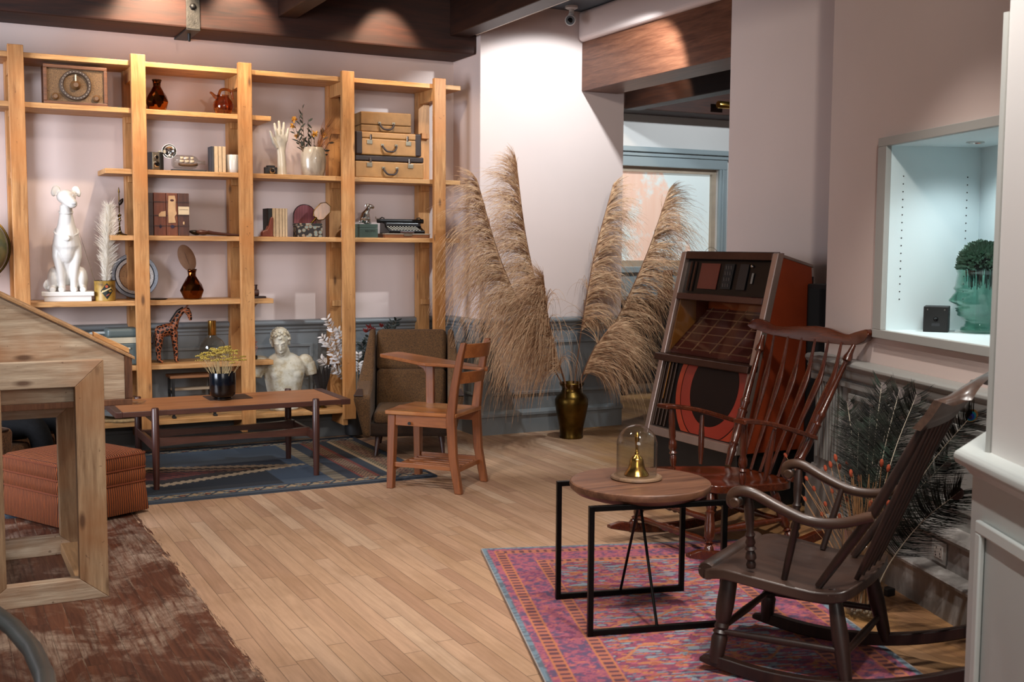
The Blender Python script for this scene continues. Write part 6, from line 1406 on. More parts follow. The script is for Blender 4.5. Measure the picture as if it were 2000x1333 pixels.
# ------------------------------------------------------------------ jukebox
JK = thing('jukebox', 'vintage brown jukebox with sloping glass front and red painted sides, behind the glossy rocking chair', 'jukebox', (3.60,4.47,0))
JW = .80; Z0, Z1 = .30, 1.318
sl = lambda z: (z-.31)*.24                      # lean of the front
def jf(y, z, d=0): return (sl(z)+d, y, z)
red_ = NT('red_brown_laminate'); vv = red_.coord(); red_.set(Base_Color=red_.ramp(red_.noise(vv,4,4),[(.3,hx('#6a2711')),(.7,hx('#7d3218'))]), Roughness=.35); M['jred'] = red_.m
chr_ = plain('brushed_bronze_trim','#a8948a',.34,.75,.12); dch = plain('dark_bronze_trim','#4a342c',.3,.8,.2)
# carcass: a leaning shell open to the front
cs_ = B()
side = [(0,Z0),(.50,Z0),(.50,Z0+.55),(.465,1.25),(sl(Z1),Z1)]
def sidep(y0, y1): return [[(x, y, z) for x, z in side] for y in (y0,y1)]
B().loft(sidep(0,.022)).obj('side_panel', M['jred'], JK, smooth=0, bevel=.002)
B().loft(sidep(JW-.022,JW)).obj('side_panel', M['jred'], JK, smooth=0, bevel=.002)
B().box2((.48,.022,Z0), (.50,JW-.022,Z0+.9)).obj('rear_panel', M['black'], JK, smooth=0)
B().loft([[(sl(Z1)-.004,y,Z1-.012),(sl(Z1)-.004,y,Z1+.006),(.475,y,1.262),(.475,y,1.245)] for y in (-.004,JW+.004)]).obj('top_lid', chr_, JK, smooth=0, bevel=.004)
B().box2((.02,.022,Z0),(.48,JW-.022,Z0+.02)).obj('floor_panel', M['black'], JK, smooth=0)
B().box2((.03,.03,0),(.47,JW-.03,Z0)).obj('plinth', M['black'], JK, smooth=0, bevel=.004)
# bright front corner trims following the lean
for y0, y1 in ((-.012,.030),(JW-.030,JW+.012)):
    B().loft([[jf(y0,z,-.012),jf(y1,z,-.012),jf(y1,z,.03),jf(y0,z,.03)] for z in (Z0-.0,Z1+.004)]).obj('corner_trim', chr_, JK, smooth=0, bevel=.004)
B().loft([[jf(y,Z1-.035,-.010),jf(y,Z1+.008,-.012),jf(y,Z1+.008,.04),jf(y,Z1-.035,.04)] for y in (.03,JW-.03)]).obj('top_trim', dch, JK, smooth=0, bevel=.004)
B().loft([[jf(y,Z0-.0,-.012),jf(y,Z0+.045,-.012),jf(y,Z0+.045,.03),jf(y,Z0,.03)] for y in (.03,JW-.03)]).obj('bottom_trim', chr_, JK, smooth=0, bevel=.004)
ZL, ZM = .735, 1.075
B().loft([[jf(y,ZL-.022,-.050),jf(y,ZL+.016,-.050),jf(y,ZL+.02,.02),jf(y,ZL-.024,.02)] for y in (-.012,JW+.012)]).obj('ledge', dch, JK, smooth=0, bevel=.006, bseg=3)
B().loft([[jf(y,ZM-.018,-.016),jf(y,ZM+.018,-.016),jf(y,ZM+.018,.02),jf(y,ZM-.018,.02)] for y in (.03,JW-.03)]).obj('middle_rail', plain('tortoise_trim','#3d1f1c',.2,.3,coat=.4), JK, smooth=0, bevel=.004)
# upper control panel
B().loft([[jf(y,ZM+.018,.020),jf(y,Z1-.035,.020),jf(y,Z1-.035,.03),jf(y,ZM+.018,.03)] for y in (.03,JW-.03)]).obj('control_panel', plain('control_black','#060506',.3,Specular_IOR_Level=.25), JK, smooth=0)
def jplate(nm, mat_, y0, y1, z0, z1, d=.014, th=.004, cut=None):
    return B().loft([[jf(y,z0,d),jf(y,z1,d),jf(y,z1,d+th),jf(y,z0,d+th)] for y in (y0,y1)]).obj(nm, mat_, JK, smooth=0)
# y runs away from the viewer: picture-left is large y
jplate('display_window', plain('red_brown_display','#5a2416',.5), .47, .635, ZM+.045, ZM+.185)
kp = jplate('keypad', plain('keypad_black','#070606',.6), .345, .425, ZM+.05, ZM+.185, .012)
kf = True
for r in range(4):
    for c_ in range(3):
        q = B().box(jf(.365+.02*c_, ZM+.07+.032*r, .010), (.004,.012,.018)) if kf else None
        o = q.obj('key', plain('dark_key','#35302f',.4), kp, smooth=0) if kf else k0.copy()
        if kf: k0 = o; kf = False; kb = jf(.365, ZM+.07, 0)
        else:
            COL.objects.link(o); o.parent = kp; p_ = jf(.365+.02*c_, ZM+.07+.032*r, 0); o.location = (p_[0]-kb[0], p_[1]-kb[1], p_[2]-kb[2])
jplate('coin_plate', plain('dark_tinted_plate','#120d0e',.5), .225, .295, ZM+.05, ZM+.185, .012)
jplate('coin_label', plain('label_grey','#77726d',.6), .175, .187, ZM+.085, ZM+.14, .012)
B().lathe([(.010,0),(.008,.006),(.003,.008)], 14, M=Matrix.Translation(jf(.20,ZM+.175,.016)) @ Matrix.Rotation(-pi/2,4,'Y')).obj('lock', M['chrome'], JK)
for y in (.68,.72): jplate('grille_bar', dch, y, y+.012, ZM+.03, Z1-.05, .010)
# title strip bay: recessed sloping rack seen through glass
B().loft([[(sl(ZL)+.03,y,ZL+.02),(sl(ZL)+.03,y,ZL+.03),(.40,y,ZL+.268),(.40,y,ZL+.258)] for y in (.035,JW-.035)]).obj('title_rack', plain('dark_purple_brown_rack','#5a3030',.6), JK, smooth=0)
B().loft([[(.395,y,ZL+.2),(.395,y,ZM+.1),(.405,y,ZM+.1),(.405,y,ZL+.2)] for y in (.03,JW-.03)]).obj('bay_back', plain('amber_reflection_back','#8a4320',.4), JK, smooth=0)  # colour lightened to imitate an orange-brown reflection inside the bay
rk = lambda y, u: (.137+u*.262, y, ZL+.036+u*.235)
stp = plain('dim_title_rail','#a89079',.4,.2); wr = plain('rack_wire','#8a7364',.35,.3)
for y in (.10,.26,.42,.58,.72): B().bar(rk(y,.02), rk(y,.98), .006, .006).obj('rack_divider', stp, JK, smooth=0)
for k in range(6): B().bar(rk(.04,.06+.17*k), rk(JW-.04,.06+.17*k), .004, .006).obj('title_strip', wr, JK, smooth=0)
gold_ = plain('gold_cheek','#a3793a',.45,.3)
for y in (.034,JW-.040): B().loft([[(sl(ZL)+.02,y+d,ZL+.03),(sl(ZM)+.01,y+d,ZM-.02),(.30,y+d,ZM-.02),(.30,y+d,ZL+.19)] for d in (0,.006)]).obj('bay_cheek', gold_, JK, smooth=0)
B().loft([[(.20,y,ZM-.02),(.39,y,ZM-.02),(.39,y,ZM+.0),(.20,y,ZM+.0)] for y in (.03,JW-.03)]).obj('bay_top', M['black'], JK, smooth=0)
gp_ = thin_glass('jukebox_glass', '#efe6df', .4); 
B().loft([[jf(y,ZL+.016,.004),jf(y,ZM-.018,.004),jf(y,ZM-.018,.008),jf(y,ZL+.016,.008)] for y in (.03,JW-.03)]).obj('bay_glass', gp_, JK, smooth=0)
# lower panel: black ground with big concentric red rings and dark lens
B().loft([[jf(y,Z0+.045,.016),jf(y,ZL-.024,.016),jf(y,ZL-.024,.026),jf(y,Z0+.045,.026)] for y in (.03,JW-.03)]).obj('lower_panel', plain('panel_black','#060506',.3,Specular_IOR_Level=.25), JK, smooth=0)
def disc(nm, mat_, r0, r1, d, yc=.30, zc=.60, a=(0,360)):
    zlo, zhi, ylo, yhi = Z0+.05, ZL-.028, .034, JW-.17; P = []; n = 72
    b = B(); K = 0
    for k in range(n):
        t0, t1 = 2*pi*k/n, 2*pi*(k+1)/n; q = [(yc+r*cos(t), zc+r*sin(t)) for r, t in ((r0,t0),(r1,t0),(r1,t1),(r0,t1))]
        q = [(min(max(y,ylo),yhi), min(max(z,zlo),zhi)) for y, z in q]
        b.add([jf(y,z,d) for y, z in q], [(0,1,2,3)])
    return b.obj(nm, mat_, JK, smooth=0)
jr = NT('orange_red_panel'); vv = jr.coord(); jr.set(Base_Color=jr.ramp(jr.noise(vv,7,2),[(.35,hx('#8f2b16')),(.65,hx('#a83a1c'))]), Roughness=.3); jr.p.inputs['Coat Weight'].default_value = .5
disc('outer_red_ring', jr.m, .285, .325, .0145); disc('inner_red_ring', plain('deep_red_ring','#8a2415',.3,coat=.5), .20, .279, .0142); disc('dark_lens', plain('smoked_lens','#120808',.3,Specular_IOR_Level=.25), .001, .198, .0138)
for y in (.655,.69,.725,.755): B().loft([[jf(y,z,.006),jf(y+.018,z,.006),jf(y+.018,z,.02),jf(y,z,.02)] for z in (Z0+.05,ZL-.03)]).obj('pilaster_rib', plain('bronze_rib','#3a2a20',.3,.7), JK, smooth=0, bevel=.003)
B().loft([[jf(y,z,.003),jf(y+.008,z,.003),jf(y+.008,z,.01),jf(y,z,.01)] for y, z in ()] or [[jf(.712,Z0+.2,.002),jf(.718,Z0+.2,.002),jf(.718,ZL-.03,.002),jf(.712,ZL-.03,.002)],[jf(.712,Z0+.2,.008),jf(.718,Z0+.2,.008),jf(.718,ZL-.03,.008),jf(.712,ZL-.03,.008)]]).obj('gilt_strip', M['brass'], JK, smooth=0)
B().lathe([(.013,0),(.012,.006),(.005,.009)], 16, M=Matrix.Translation((.22,-.0005,.93)) @ RY).obj('side_lock', M['chrome'], JK)

sp_ = thing('black_speaker_cabinet', 'tall plain black cabinet standing between the jukebox and the end of the right wall', 'cabinet', (4.05,4.13,0))
B().box2((-.02,.0,.0),(.215,.33,1.165)).obj('cabinet_shell', M['black'], sp_, smooth=0, bevel=.006)
B().box2((-.026,.02,.03),(-.02,.31,1.14)).obj('grille_cloth', plain('black_cloth','#0c0c0d',.95), sp_, smooth=0)

# ------------------------------------------------------------------ brass floor vase with pampas plumes
bvp = V((4.005,6.80,0))
bv_ = thing('brass_floor_vase', 'aged brass floor vase holding tall pampas plumes beside the column', 'vase', bvp)
B().lathe([(.082,0),(.084,.012),(.080,.02),(.086,.08),(.105,.17),(.118,.24),(.117,.275),(.100,.305),(.076,.325),(.068,.345),(.070,.362),(.086,.378),(.090,.388),(.086,.394),(.078,.392),(.062,.36),(.062,.33),(.10,.27),(.10,.22),(.07,.05),(.001,.03)], 40, cap=False).obj('body', M['oldbrass'], bv_)
pamp = NT('pampas_hair'); oi = pamp.n('ShaderNodeObjectInfo'); nz = pamp.noise(pamp.coord((1,1,1)), 30, 2)
pamp.set(Base_Color=pamp.ramp(nz,[(.3,hx('#94694a')),(.55,hx('#bf9670')),(.75,hx('#dabb97'))]), Roughness=.8); pst = plain('pampas_stalk','#6a4630',.7)
m0 = bvp+V((0,0,.30)); PR = [(0,.55),(.15,.95),(.5,1.0),(.8,.62),(1,.28)]
for i, (lbl, base, tip, side, n, L, start, bend, out, grav) in enumerate((
    ('pampas plume furthest left, sweeping towards the shelves', m0+V((-.02,0,0)), aY(932,352,6.62), 1.6, 1500, .52, .26, .06, 1.0, .42),
    ('tallest pampas plume, second from the left', m0+V((-.01,.01,0)), aY(1008,312,6.80), 1.4, 1500, .50, .28, .05, .9, .42),
    ('heavy drooping pampas plume low on the left of the brass vase', m0+V((-.03,-.02,0)), aY(1062,545,6.60), 1.0, 1400, .66, .22, .05, .9, .50),
    ('upright pampas plume second from the right', m0+V((.02,.01,0)), aY(1197,362,6.80), -1.2, 1300, .42, .30, .04, .75, .45),
    ('pampas plume furthest right, leaning towards the jukebox', m0+V((.03,0,0)), aY(1306,372,6.72), -1.6, 1500, .54, .28, -.05, 1.0, .42),
    ('short drooping pampas plume low on the right of the brass vase', m0+V((.03,-.02,0)), aY(1190,640,6.62), -1.2, 900, .60, .30, .10, .95, .5))):
    plume(lbl, base, tip, pamp.m, pst, n, L, side, start, .0014, grav, 100+i, .006, 'pampas plumes in the brass vase', 'pampas plume', 'pampas_plume', PR, bend, out, .35, 10)

# ------------------------------------------------------------------ glass vase with peacock feathers and orange stems
gv = V((3.005,2.985,0))
gvt = thing('glass_floor_vase', 'tall clear glass vase of peacock feathers and dried stems behind the front rocking chair', 'vase', gv)
B().lathe([(.062,0),(.066,.006),(.070,.05),(.084,.33),(.080,.33),(.067,.05),(.06,.014),(.001,.012)], 40, cap=False).obj('vessel', M['glass'], gvt, smooth=180)
rng = random.Random(21); b = B()
for k in range(70): a = rng.uniform(0,2*pi); r = .055*sqrt(rng.random()); b.ball((r*cos(a),r*sin(a),.02+.02*rng.random()), rng.uniform(.005,.008), 7, 5)
o = b.obj('pebbles', plain('pale_pebble','#8f8270',.6,0,.35), gvt); o['kind'] = 'stuff'
barb = NT('peacock_barb'); nz = barb.noise(barb.coord((1,1,1)), 14, 2); barb.set(Base_Color=barb.ramp(nz,[(.35,hx('#0c0b09')),(.55,hx('#1d1d16')),(.75,hx('#35443a'))]), Roughness=.65); barb.p.inputs['Specular IOR Level'].default_value = .15
quil = plain('pale_feather_quill','#b7aa96',.55); eyeb = plain('bronze_pink_eye','#3c2d28',.6,.0); eyes = [plain('bronze_ring','#7a5c34',.4,.4), plain('teal_ring','#0f6f78',.3,.4), plain('blue_eye','#15307a',.3,.4), plain('violet_heart','#160c24',.4)]
def wpt(px, py, n): 
    d = ray(px, py); t_ = (WP+WN*n-CAM).dot(WN)/d.dot(WN); return CAM+d*t_
def feather(label, tip, seed, front=False, blen=.075, eye=True):
    rng = random.Random(seed); base = gv+V((rng.uniform(-.03,.03),rng.uniform(-.03,.03),.04)); t = thing('peacock_feather', label, 'feather', base, 0, 'peacock feathers in the glass vase')
    d = tip-base; up = V((0,0,1)); sd = d.cross(V((-.6,-.8,0))).normalized()
    pts = path([(0,0,0), V((d.x*.22,d.y*.22,d.z*.36)), V((d.x*.58,d.y*.58,d.z*.72)), d], 10); N = len(pts)
    B().tube(pts, [.0026*(1-.6*i/(N-1)) for i in range(N)], 6).obj('quill', quil, t)
    b = B()
    for k in range(430):
        f = .38+.62*rng.random()**.75; i = min(int(f*(N-1)), N-2); p = pts[i].lerp(pts[i+1], f*(N-1)-i); tg = (pts[i+1]-pts[i]).normalized(); s_ = rng.choice((-1,1))
        nn = sd.cross(tg).normalized(); w_ = tg.cross(nn).normalized()*s_; ll = blen*(.75+.5*rng.random())*(1.0 if f < .9 else .75)
        v = (w_*.9+tg*(.35+.9*max(0,f-.8)*4)+nn*rng.gauss(0,.18)).normalized(); q = [p]; pos = p.copy()
        for _ in range(5): v = (v+tg*.10+V((0,0,-.03))).normalized(); pos = pos+v*ll/5; q.append(pos.copy())
        b.tube(q, [.0010,.0011,.0010,.0008,.0006,.0003], 3, cap=False)
    o = b.obj('barbs', barb.m, t, smooth=0, fix=False); o['kind'] = 'stuff'
    if eye:
        tg = (pts[-1]-pts[-2]).normalized(); vw = (CAM-tip).normalized(); sx = tg.cross(vw).normalized(); nz_ = sx.cross(tg).normalized()
        Me = Matrix((sx, tg, nz_)).transposed().to_4x4(); Me.translation = d-tg*.015
        for k, (rx, ry, m_, oy) in enumerate(((.019,.025,eyes[0],0),(.0145,.019,eyes[1],-.002),(.011,.013,eyes[2],-.003),(.006,.007,eyes[3],-.006)) if front else ((.021,.027,eyeb,0),)):
            B().lathe([(.001,.001+.0009*k),(1,.0005+.0009*k),(1.0,-.0005),(.001,-.0005)], 24, M=Me @ Matrix.Translation((0,oy,0)) @ Matrix.Diagonal((rx,ry,1,1))).obj(('eye_rim','eye_ring','eye_spot','eye_heart')[k] if front else 'eye_back', m_, t)
    return t
for i, (px, py, n, fr, lb) in enumerate(((1722,752,.06,False,'tallest peacock feather in the glass vase, with greenish tip just under the chair rail'),(1757,762,.05,False,'peacock feather right beside the tallest one in the glass vase'),(1655,788,.09,False,'peacock feather furthest left in the glass vase'),(1677,826,.14,False,'short peacock feather second from the left in the glass vase'),(1903,806,.10,True,'peacock feather with blue eye, furthest right behind the chair crest'),(1790,772,.05,False,'dark peacock feather just left of the front chair crest'),(1738,806,.10,False,'peacock feather below the tallest pair in the glass vase'),(1700,800,.12,False,'peacock feather in the middle of the glass vase'),(1850,900,.10,False,'peacock feather drooping behind the front chair back spindles'),(1875,960,.11,False,'lowest peacock feather arching right behind the front chair'))):
    feather(lb, wpt(px,py,n), 200+i, fr, .11 if i > 7 else .088)
hd_m = plain('rust_orange_seed_head','#8a3515',.85,0,.3,70,.6,150); hst = plain('straw_flower_stem','#8a623c',.8)
rng = random.Random(33); proto_h = None
heads = [(1534,890),(1546,905),(1560,958),(1572,975),(1590,955),(1600,930),(1612,915),(1622,908),(1632,895),(1640,912),(1655,905),(1662,925),(1670,912),(1678,935),(1688,915),(1683,960),(1700,945),(1712,990),(1645,950),(1655,975),(1722,905),(1735,915),(1700,985),(1668,1000),(1640,985),(1612,985),(1625,960),(1735,985),(1780,912),(1555,925),(1575,935),(1605,1005),(1640,1010),(1560,1000)]
for k, (px, py) in enumerate(heads):
    tip = wpt(px, py, .17+.14*rng.random()); base = gv+V((rng.uniform(-.045,.045),rng.uniform(-.045,.045),.05)); t = thing('dried_flower_stem', 'dried stem with a rust orange seed head in the glass vase', 'dried flower', base, 0, 'rust orange seed heads in the glass vase'); d = tip-base
    B().tube(path([(0,0,0), V((d.x*.25,d.y*.25,d.z*.4)), d],6), [.0013]*6+[.001]*7, 5).obj('stalk', hst, t)
    dn = d.normalized(); rot = V((0,0,1)).rotation_difference(dn).to_matrix().to_4x4()
    B().ball(d, (.0075,.0075,.0155), 9, 7, M=rot).obj('seed_head', hd_m, t)
b = B()
for k in range(46):
    a = rng.uniform(0,2*pi); r = .05*sqrt(rng.random()); p = V((r*cos(a),r*sin(a),.03)); q = V((r*1.5*cos(a+2.0)+rng.gauss(0,.02)-.02,r*1.5*sin(a+2.0)+rng.gauss(0,.02),.42+.12*rng.random()))
    b.tube([p,(p+q)/2*.9,q], .0014, 4, cap=False)
o = b.obj('loose_dry_stalks', hst, None, fix=False); o.location = gv; tag(o, 'tangle of bare straw stalks filling the clear glass floor vase', 'dried stalks', kind='stuff')
pk = wpt(1733,1194,.06); pk.z = 0
t = B().box2((-.02,-.02,0),(.02,.02,.03)).obj('black_plug_adapter', M['black'], smooth=0, bevel=.004); t.location = (pk.x+.0,pk.y,0); tag(t, 'small black plug adapter on the floor beside the glass vase', 'adapter')

# ------------------------------------------------------------------ niche contents
bx = thing('box_camera', 'black vintage box camera in the lit wall niche', 'camera', aZ(1828,648,NZ0), atan2(WU.y,WU.x)+pi)
B().box2((-.05,-.04,0),(.05,.075,.108)).obj('body', plain('black_card','#17181b',.6,0,.1,9,.2,160), bx, smooth=0, bevel=.002)
bx.rotation_euler[2] = atan2(_f.y,_f.x)-pi/2-radians(24)
B().box2((-.046,-.043,.004),(.046,-.04,.104)).obj('front_plate', M['black'], bx, smooth=0)
B().lathe([(.010,0),(.008,.003),(.001,.001)], 16, M=Matrix.Translation((0,-.043,.055)) @ RY).obj('lens', M['blackgloss'], bx)
for sx in (-.034,.034): B().lathe([(.004,0),(.003,.002)], 10, M=Matrix.Translation((sx,-.043,.095)) @ RY).obj('finder_window', M['chrome'], bx)
B().box2((-.016,-.0436,.026),(.016,-.043,.038)).obj('maker_plate', plain('dark_grey_plate','#2c2c30',.5), bx, smooth=0)
gh = thin_glass('sea_green_glass', '#e0f5ee', 1.8, .06)
hp_ = aZ(1912,650,NZ0+.001)
hv = thing('glass_head_vase', 'green glass head-shaped vase full of leafy buds in the lit wall niche', 'vase', hp_, atan2(-RX.y,-RX.x)+radians(6))
HH = .265
def hr(a, z):
    u = z/HH
    base = lerp1([(0,.070),(.03,.076),(.08,.074),(.10,.062),(.16,.056),(.24,.066),(.32,.082),(.45,.090),(.62,.094),(.80,.092),(.93,.086),(.96,.090),(1,.092)], u)
    ca = cos(a); fr = max(0, ca); e = 1+.10*abs(ca)**2*(1 if u > .2 else 0); r = base*e
    gsn = lambda m, s, w: math.exp(-((u-m)/s)**2)*math.exp(-(a/w)**2)
    r += .034*gsn(.505,.05,.20)+.020*gsn(.58,.06,.14)+.010*gsn(.70,.03,.75)+.012*gsn(.385,.016,.32)+.012*gsn(.345,.016,.30)+.016*gsn(.275,.035,.36)
    r -= .010*math.exp(-((u-.635)/.035)**2)*math.exp(-((abs(a)-.42)/.20)**2)+.006*gsn(.43,.015,.4)
    r += .0016*sin(a*26+u*22)*(abs(a) > 1.1)
    return r
def hring(z, off=0, n=72): return [((hr(a,z)-off)*cos(a), (hr(a,z)-off)*sin(a), z) for a in [(-pi+2*pi*k/n) for k in range(n)]]
zz_ = [HH*k/60 for k in range(61)]
B().loft([hring(z) for z in zz_]+[hring(z,.005) for z in zz_[::-1][:-2]]).obj('glass_head', gh, hv, smooth=180)
lfm = plain('grey_green_bud','#5d7a68',.5,0,.35); rng = random.Random(8); b = B()
for k in range(1250):
    th = rng.uniform(0,2*pi); ph = math.acos(rng.uniform(-.05,1)); o = V((sin(ph)*cos(th),sin(ph)*sin(th),cos(ph))); p = V((0,0,HH+.004))+V((o.x*.083,o.y*.083,o.z*.098))
    b.leaf(p, o+V((rng.gauss(0,.35),rng.gauss(0,.35),.35)), o.orthogonal(), rng.uniform(.018,.030), rng.uniform(.008,.013), -.1)
lb_ = thing('leafy_bud_bunch', 'dome of grey green leafy buds growing out of the glass head vase', 'plant', hp_, 0)
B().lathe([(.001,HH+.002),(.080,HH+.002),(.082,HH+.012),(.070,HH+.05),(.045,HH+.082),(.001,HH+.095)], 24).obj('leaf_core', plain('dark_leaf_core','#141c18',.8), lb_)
o = b.obj('bud_leaves', lfm, lb_, smooth=60, fix=False); o['kind'] = 'stuff'
b = B()
for k in range(90):
    a = rng.uniform(0,2*pi); r = .068*sqrt(rng.random()); b.tube([(r*cos(a),r*sin(a),HH+.02),(r*.9*cos(a),r*.9*sin(a),HH-.075*rng.random()-.01)], [.0025,.0015], 5)
o = b.obj('bud_stems', plain('dark_bud_stem','#241d1c',.7), lb_, fix=False); o['kind'] = 'stuff'

# ------------------------------------------------------------------ fixtures: camera, iron strap, spotlight
cw = plain('camera_white','#dcdcda',.3)
cv = thing('security_camera', 'white bullet security camera on the ceiling by the column', 'camera', (4.10,7.02,ZC))
B().lathe([(.045,-.0),(.045,-.014),(.03,-.022)], 24).obj('mount_plate', cw, cv)
B().tube(path([(0,0,-.015),(.0,-.0,-.045),(-.012,-.01,-.065)],5), .018, 12).obj('bracket', cw, cv)
dirc = V((-.55,-.75,-.25)).normalized(); a0 = V((.015,.02,-.085))
B().turn(a0, a0+dirc*.11, [(0,.022),(.08,.034),(.8,.036),(.95,.038),(1,.036)], 24).obj('housing', cw, cv)
B().turn(a0+dirc*.1105, a0+dirc*.113, [(0,.031),(1,.030)], 24).obj('lens_ring', plain('grey_bezel','#6b7072',.3), cv)
B().turn(a0+dirc*.113, a0+dirc*.118, [(0,.018),(1,.012)], 20).obj('lens', M['blackgloss'], cv)
ir = thing('iron_beam_strap', 'pitted iron strap bolted around the big ceiling beam', 'bracket', (1.51,7.22,2.68))
B().box2((-.042,-.012,-.010),(.042,0,.33)).obj('strap_face', M['iron'], ir, smooth=0, bevel=.003)
B().box2((-.042,-.012,-.014),(.042,.385,-.002)).obj('strap_under', M['black'], ir, smooth=0, bevel=.002)
for z in (.13,): B().lathe([(.022,0),(.02,.01),(.012,.018),(.004,.02)], 6, M=Matrix.Translation((-.002,-.012,z)) @ RY).obj('bolt_head', M['black'], ir)
B().tube([(0,.12,-.014),(0,.12,-.055),(0,.12,-.062)], [.011,.009,.006], 10).obj('bolt_end', M['black'], ir)
bs_ = thing('cylinder_spotlight', 'small brass cylinder spotlight high on the dark beam of the far room', 'spotlight', aY(1412,205,9.0))
B().turn((-.06,0,0), (.07,0,0), [(0,.033),(.03,.036),(1,.036)], 22).obj('barrel', M['brass'], bs_)
B().bar((.03,.02,.02), (.03,.118,.02), .02, .02).obj('mount_arm', M['black'], bs_, smooth=0)

# ------------------------------------------------------------------ far room console with lanterns
cn = thing('black_console', 'black console cabinet under the window of the far room', 'cabinet', (6.5,8.72,0))
B().box2((-.95,-.19,.10),(1.2,.22,.83)).obj('cabinet_body', M['black'], cn, smooth=0, bevel=.006)
B().box2((-1.0,-.23,.83),(1.25,.24,.875)).obj('console_top', plain('dark_console_top','#2a1a15',.3), cn, smooth=0, bevel=.004)
for x in (-.9,1.15):
    for y in (-.15,.17): B().box2((x-.03,y-.03,0),(x+.03,y+.03,.10)).obj('leg', M['black'], cn, smooth=0)
for x in (-.57,-.2,.18,.55): B().box2((x-.003,-.196,.14),(x+.003,-.19,.80)).obj('door_gap', M['blackgloss'], cn, smooth=0)
lw = wood('lantern_wood','#4a1f14','#74361f','Z',2,.4); lg = thin_glass('dark_amber_lantern_glass','#6a3018', .9)
def lantern(label, x, y, s=1):
    t = thing('lantern', label, 'lantern', (x,y,.8755), .1, 'wire-handled lanterns on the far console')
    B().box2((-.075*s,-.06*s,0),(.075*s,.06*s,.075*s)).obj('base', lw, t, smooth=0, bevel=.005)
    B().lathe([(.04*s,.075*s),(.045*s,.09*s),(.048*s,.15*s),(.045*s,.21*s),(.04*s,.215*s)], 20).obj('glass_chimney', lg, t)
    B().lathe([(.06*s,.165*s),(.06*s,.172*s)], 20).obj('wire_hoop', M['nickel'], t)
    B().lathe([(.048*s,.215*s),(.05*s,.225*s),(.04*s,.26*s),(.001,.262*s)], 20).obj('cap', lw, t)
    B().tube([(.085*s*cos(a),0,.23*s+.12*s*sin(a)) for a in [pi*k/16 for k in range(17)]], .0025, 6).obj('bail_handle', M['nickel'], t)
lantern('dark wood lantern with wire bail on the far console, left of the jukebox top', 6.10, 8.62)
lantern('dark lantern mostly hidden behind the jukebox top with only its wire bail showing', 6.62, 8.66, 1.35)
# floor-level pale bench edge left of the jukebox is the far room floor; curved chair frame at the lower left corner
ctz = .46; P1_, P2_, P3_ = aZ(-4,1203,ctz), aZ(58,1262,ctz), aZ(92,1345,ctz)
def circ(a, b_, c_):
    ax, ay, bx_, by_, cx, cy = a.x,a.y,b_.x,b_.y,c_.x,c_.y; d = 2*(ax*(by_-cy)+bx_*(cy-ay)+cx*(ay-by_))
    ux = ((ax*ax+ay*ay)*(by_-cy)+(bx_*bx_+by_*by_)*(cy-ay)+(cx*cx+cy*cy)*(ay-by_))/d; uy = ((ax*ax+ay*ay)*(cx-bx_)+(bx_*bx_+by_*by_)*(ax-cx)+(cx*cx+cy*cy)*(bx_-ax))/d
    return V((ux,uy,0)), sqrt((ax-ux)**2+(ay-uy)**2)
cc0, cr0 = circ(P1_,P2_,P3_)
tf = thing('tubular_stool', 'curved grey metal tube frame of a stool cut off at the lower left corner', 'stool', (cc0.x,cc0.y,0))
gt_ = plain('satin_grey_metal','#8d9797',.35,.5)
B().tube([(cr0*cos(a),cr0*sin(a),ctz) for a in [2*pi*k/60 for k in range(61)]], .021, 14, cap=False).obj('top_hoop', gt_, tf)
for k in range(3):
    a = 2*pi*k/3+2.6; B().tube([(cr0*cos(a),cr0*sin(a),ctz),(cr0*1.05*cos(a),cr0*1.05*sin(a),0)], .011, 10).obj('leg', gt_, tf)
B().lathe([(.001,ctz-.004),(cr0-.02,ctz-.004),(cr0-.012,ctz),(cr0-.02,ctz+.004),(.001,ctz+.004)], 48).obj('seat_disc', plain('clear_acrylic_grey','#6b6b69',.4), tf) if False else None
print('HOOP', cc0, cr0)
# ------------------------------------------------------------------ light
def spot(name, loc, aim, power, angle, blend=.4, color=(1,.86,.7), size=.03):
    l = bpy.data.lights.new(name, 'SPOT'); l.energy = power; l.spot_size = radians(angle); l.spot_blend = blend; l.color = color; l.shadow_soft_size = size
    o = bpy.data.objects.new(name, l); COL.objects.link(o); o.location = loc; o.rotation_euler = (V(aim)-V(loc)).to_track_quat('-Z', 'Y').to_euler(); return o
def area(name, loc, aim, power, sx, sy, color=(1,1,1)):
    l = bpy.data.lights.new(name, 'AREA'); l.shape = 'RECTANGLE'; l.size = sx; l.size_y = sy; l.energy = power; l.color = color
    o = bpy.data.objects.new(name, l); COL.objects.link(o); o.location = loc; o.rotation_euler = (V(aim)-V(loc)).to_track_quat('-Z', 'Y').to_euler(); return o
WARM = (1,.78,.56); NEUT = (.86,.95,1); SOFT = (1,.93,.86)
spot('ceiling_or_fill_spot', (1.30,6.60,2.99), (1.35,7.35,1.7), 60, 100, .35, WARM)
spot('ceiling_or_fill_spot', (1.28,6.90,3.02), (1.30,7.24,2.72), 85, 75, .5, WARM)
spot('ceiling_or_fill_spot', (1.78,6.92,3.02), (1.80,7.24,2.70), 38, 70, .6, WARM)
spot('ceiling_or_fill_spot', (2.76,6.92,2.99), (2.78,7.24,2.66), 30, 66, .5, WARM)
spot('ceiling_or_fill_spot', (2.72,6.66,2.99), (2.74,7.35,1.6), 24, 95, .35, WARM)
spot('ceiling_or_fill_spot', (.45,5.5,2.98), (.60,7.5,1.3), 42, 58, .9, (1,.94,.96), .12)
spot('ceiling_or_fill_spot', (1.5,5.2,2.98), (1.3,7.4,1.2), 25, 50, .9, (1,.94,.95), .12)
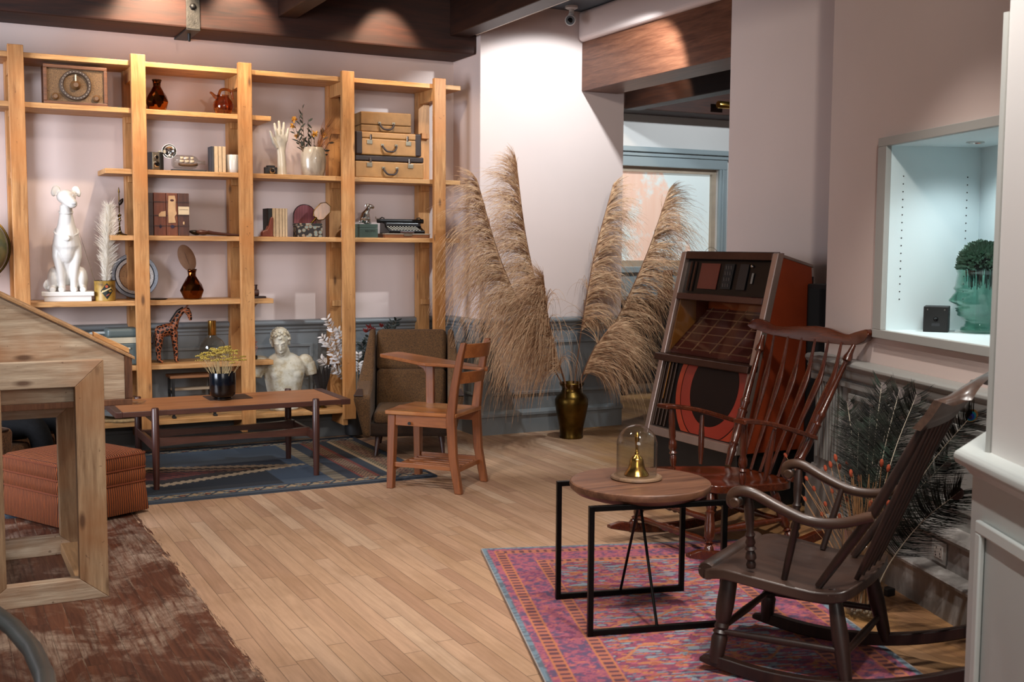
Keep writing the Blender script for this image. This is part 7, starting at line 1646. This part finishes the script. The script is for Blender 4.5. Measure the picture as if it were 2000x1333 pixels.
spot('ceiling_or_fill_spot', (3.93,5.80,2.97), (4.02,7.16,1.35), 138, 92, .2, NEUT)
spot('ceiling_or_fill_spot', (5.2,7.9,2.95), (5.6,9.5,1.7), 62, 95, .2, NEUT)
spot('ceiling_or_fill_spot', (6.9,7.7,2.95), (6.9,9.5,1.6), 72, 95, .2, NEUT)
spot('ceiling_or_fill_spot', (5.45,8.1,3.0), (5.92,8.45,2.5), 26, 75, .4, WARM)
spot('ceiling_or_fill_spot', (1.1,3.9,2.98), (1.5,4.9,0), 170, 84, .7, SOFT, .12)
spot('ceiling_or_fill_spot', (.25,2.3,2.98), (.35,4.5,.7), 90, 60, .8, SOFT)  # added fill from the front for the display case, unseen fixture
spot('ceiling_or_fill_spot', (2.7,3.0,2.98), (2.75,3.3,.3), 130, 80, .7, SOFT)
spot('ceiling_or_fill_spot', (2.0,1.5,2.98), (3.6,3.5,1.75), 360, 135, .8, (1,.92,.84), .15)  # unseen fill, widened and raised to brighten the right wall
spot('ceiling_or_fill_spot', (1.25,1.75,2.98), (2.15,1.75,.9), 120, 90, .8, (1,.96,.92))  # fill added to lift the near wall end and front rocker
spot('niche_spot', tuple(uw(.461,-.41,NZ1-.01)), tuple(uw(.461,-.41,0)), 15, 136, 1.0, (.88,.98,1), .08)
d_ = area('daylight_or_fill_area', (-2.4,5.2,1.7), (1.0,7.4,1.0), 70, 1.8, 1.8, (.82,.88,1)); d_.data.spread = radians(95)
area('daylight_or_fill_area', (.3,-1.7,2.2), (2.0,4,.9), 60, 2.4, 1.6, (1,.94,.88))  # added room fill behind the camera, not a modelled window
W = bpy.data.worlds.new('world'); SC.world = W; W.use_nodes = True
bg = W.node_tree.nodes['Background']; bg.inputs[0].default_value = (1,.93,.88,1); bg.inputs[1].default_value = .16
vs = SC.view_settings; vs.view_transform = 'Standard'; vs.look = 'None'; vs.gamma = 1; vs.exposure = .28; vs.use_curve_mapping = False
SC.cycles.max_bounces = 8; SC.cycles.transmission_bounces = 8; SC.cycles.caustics_reflective = False; SC.cycles.caustics_refractive = False
SC.cycles.use_denoising = True
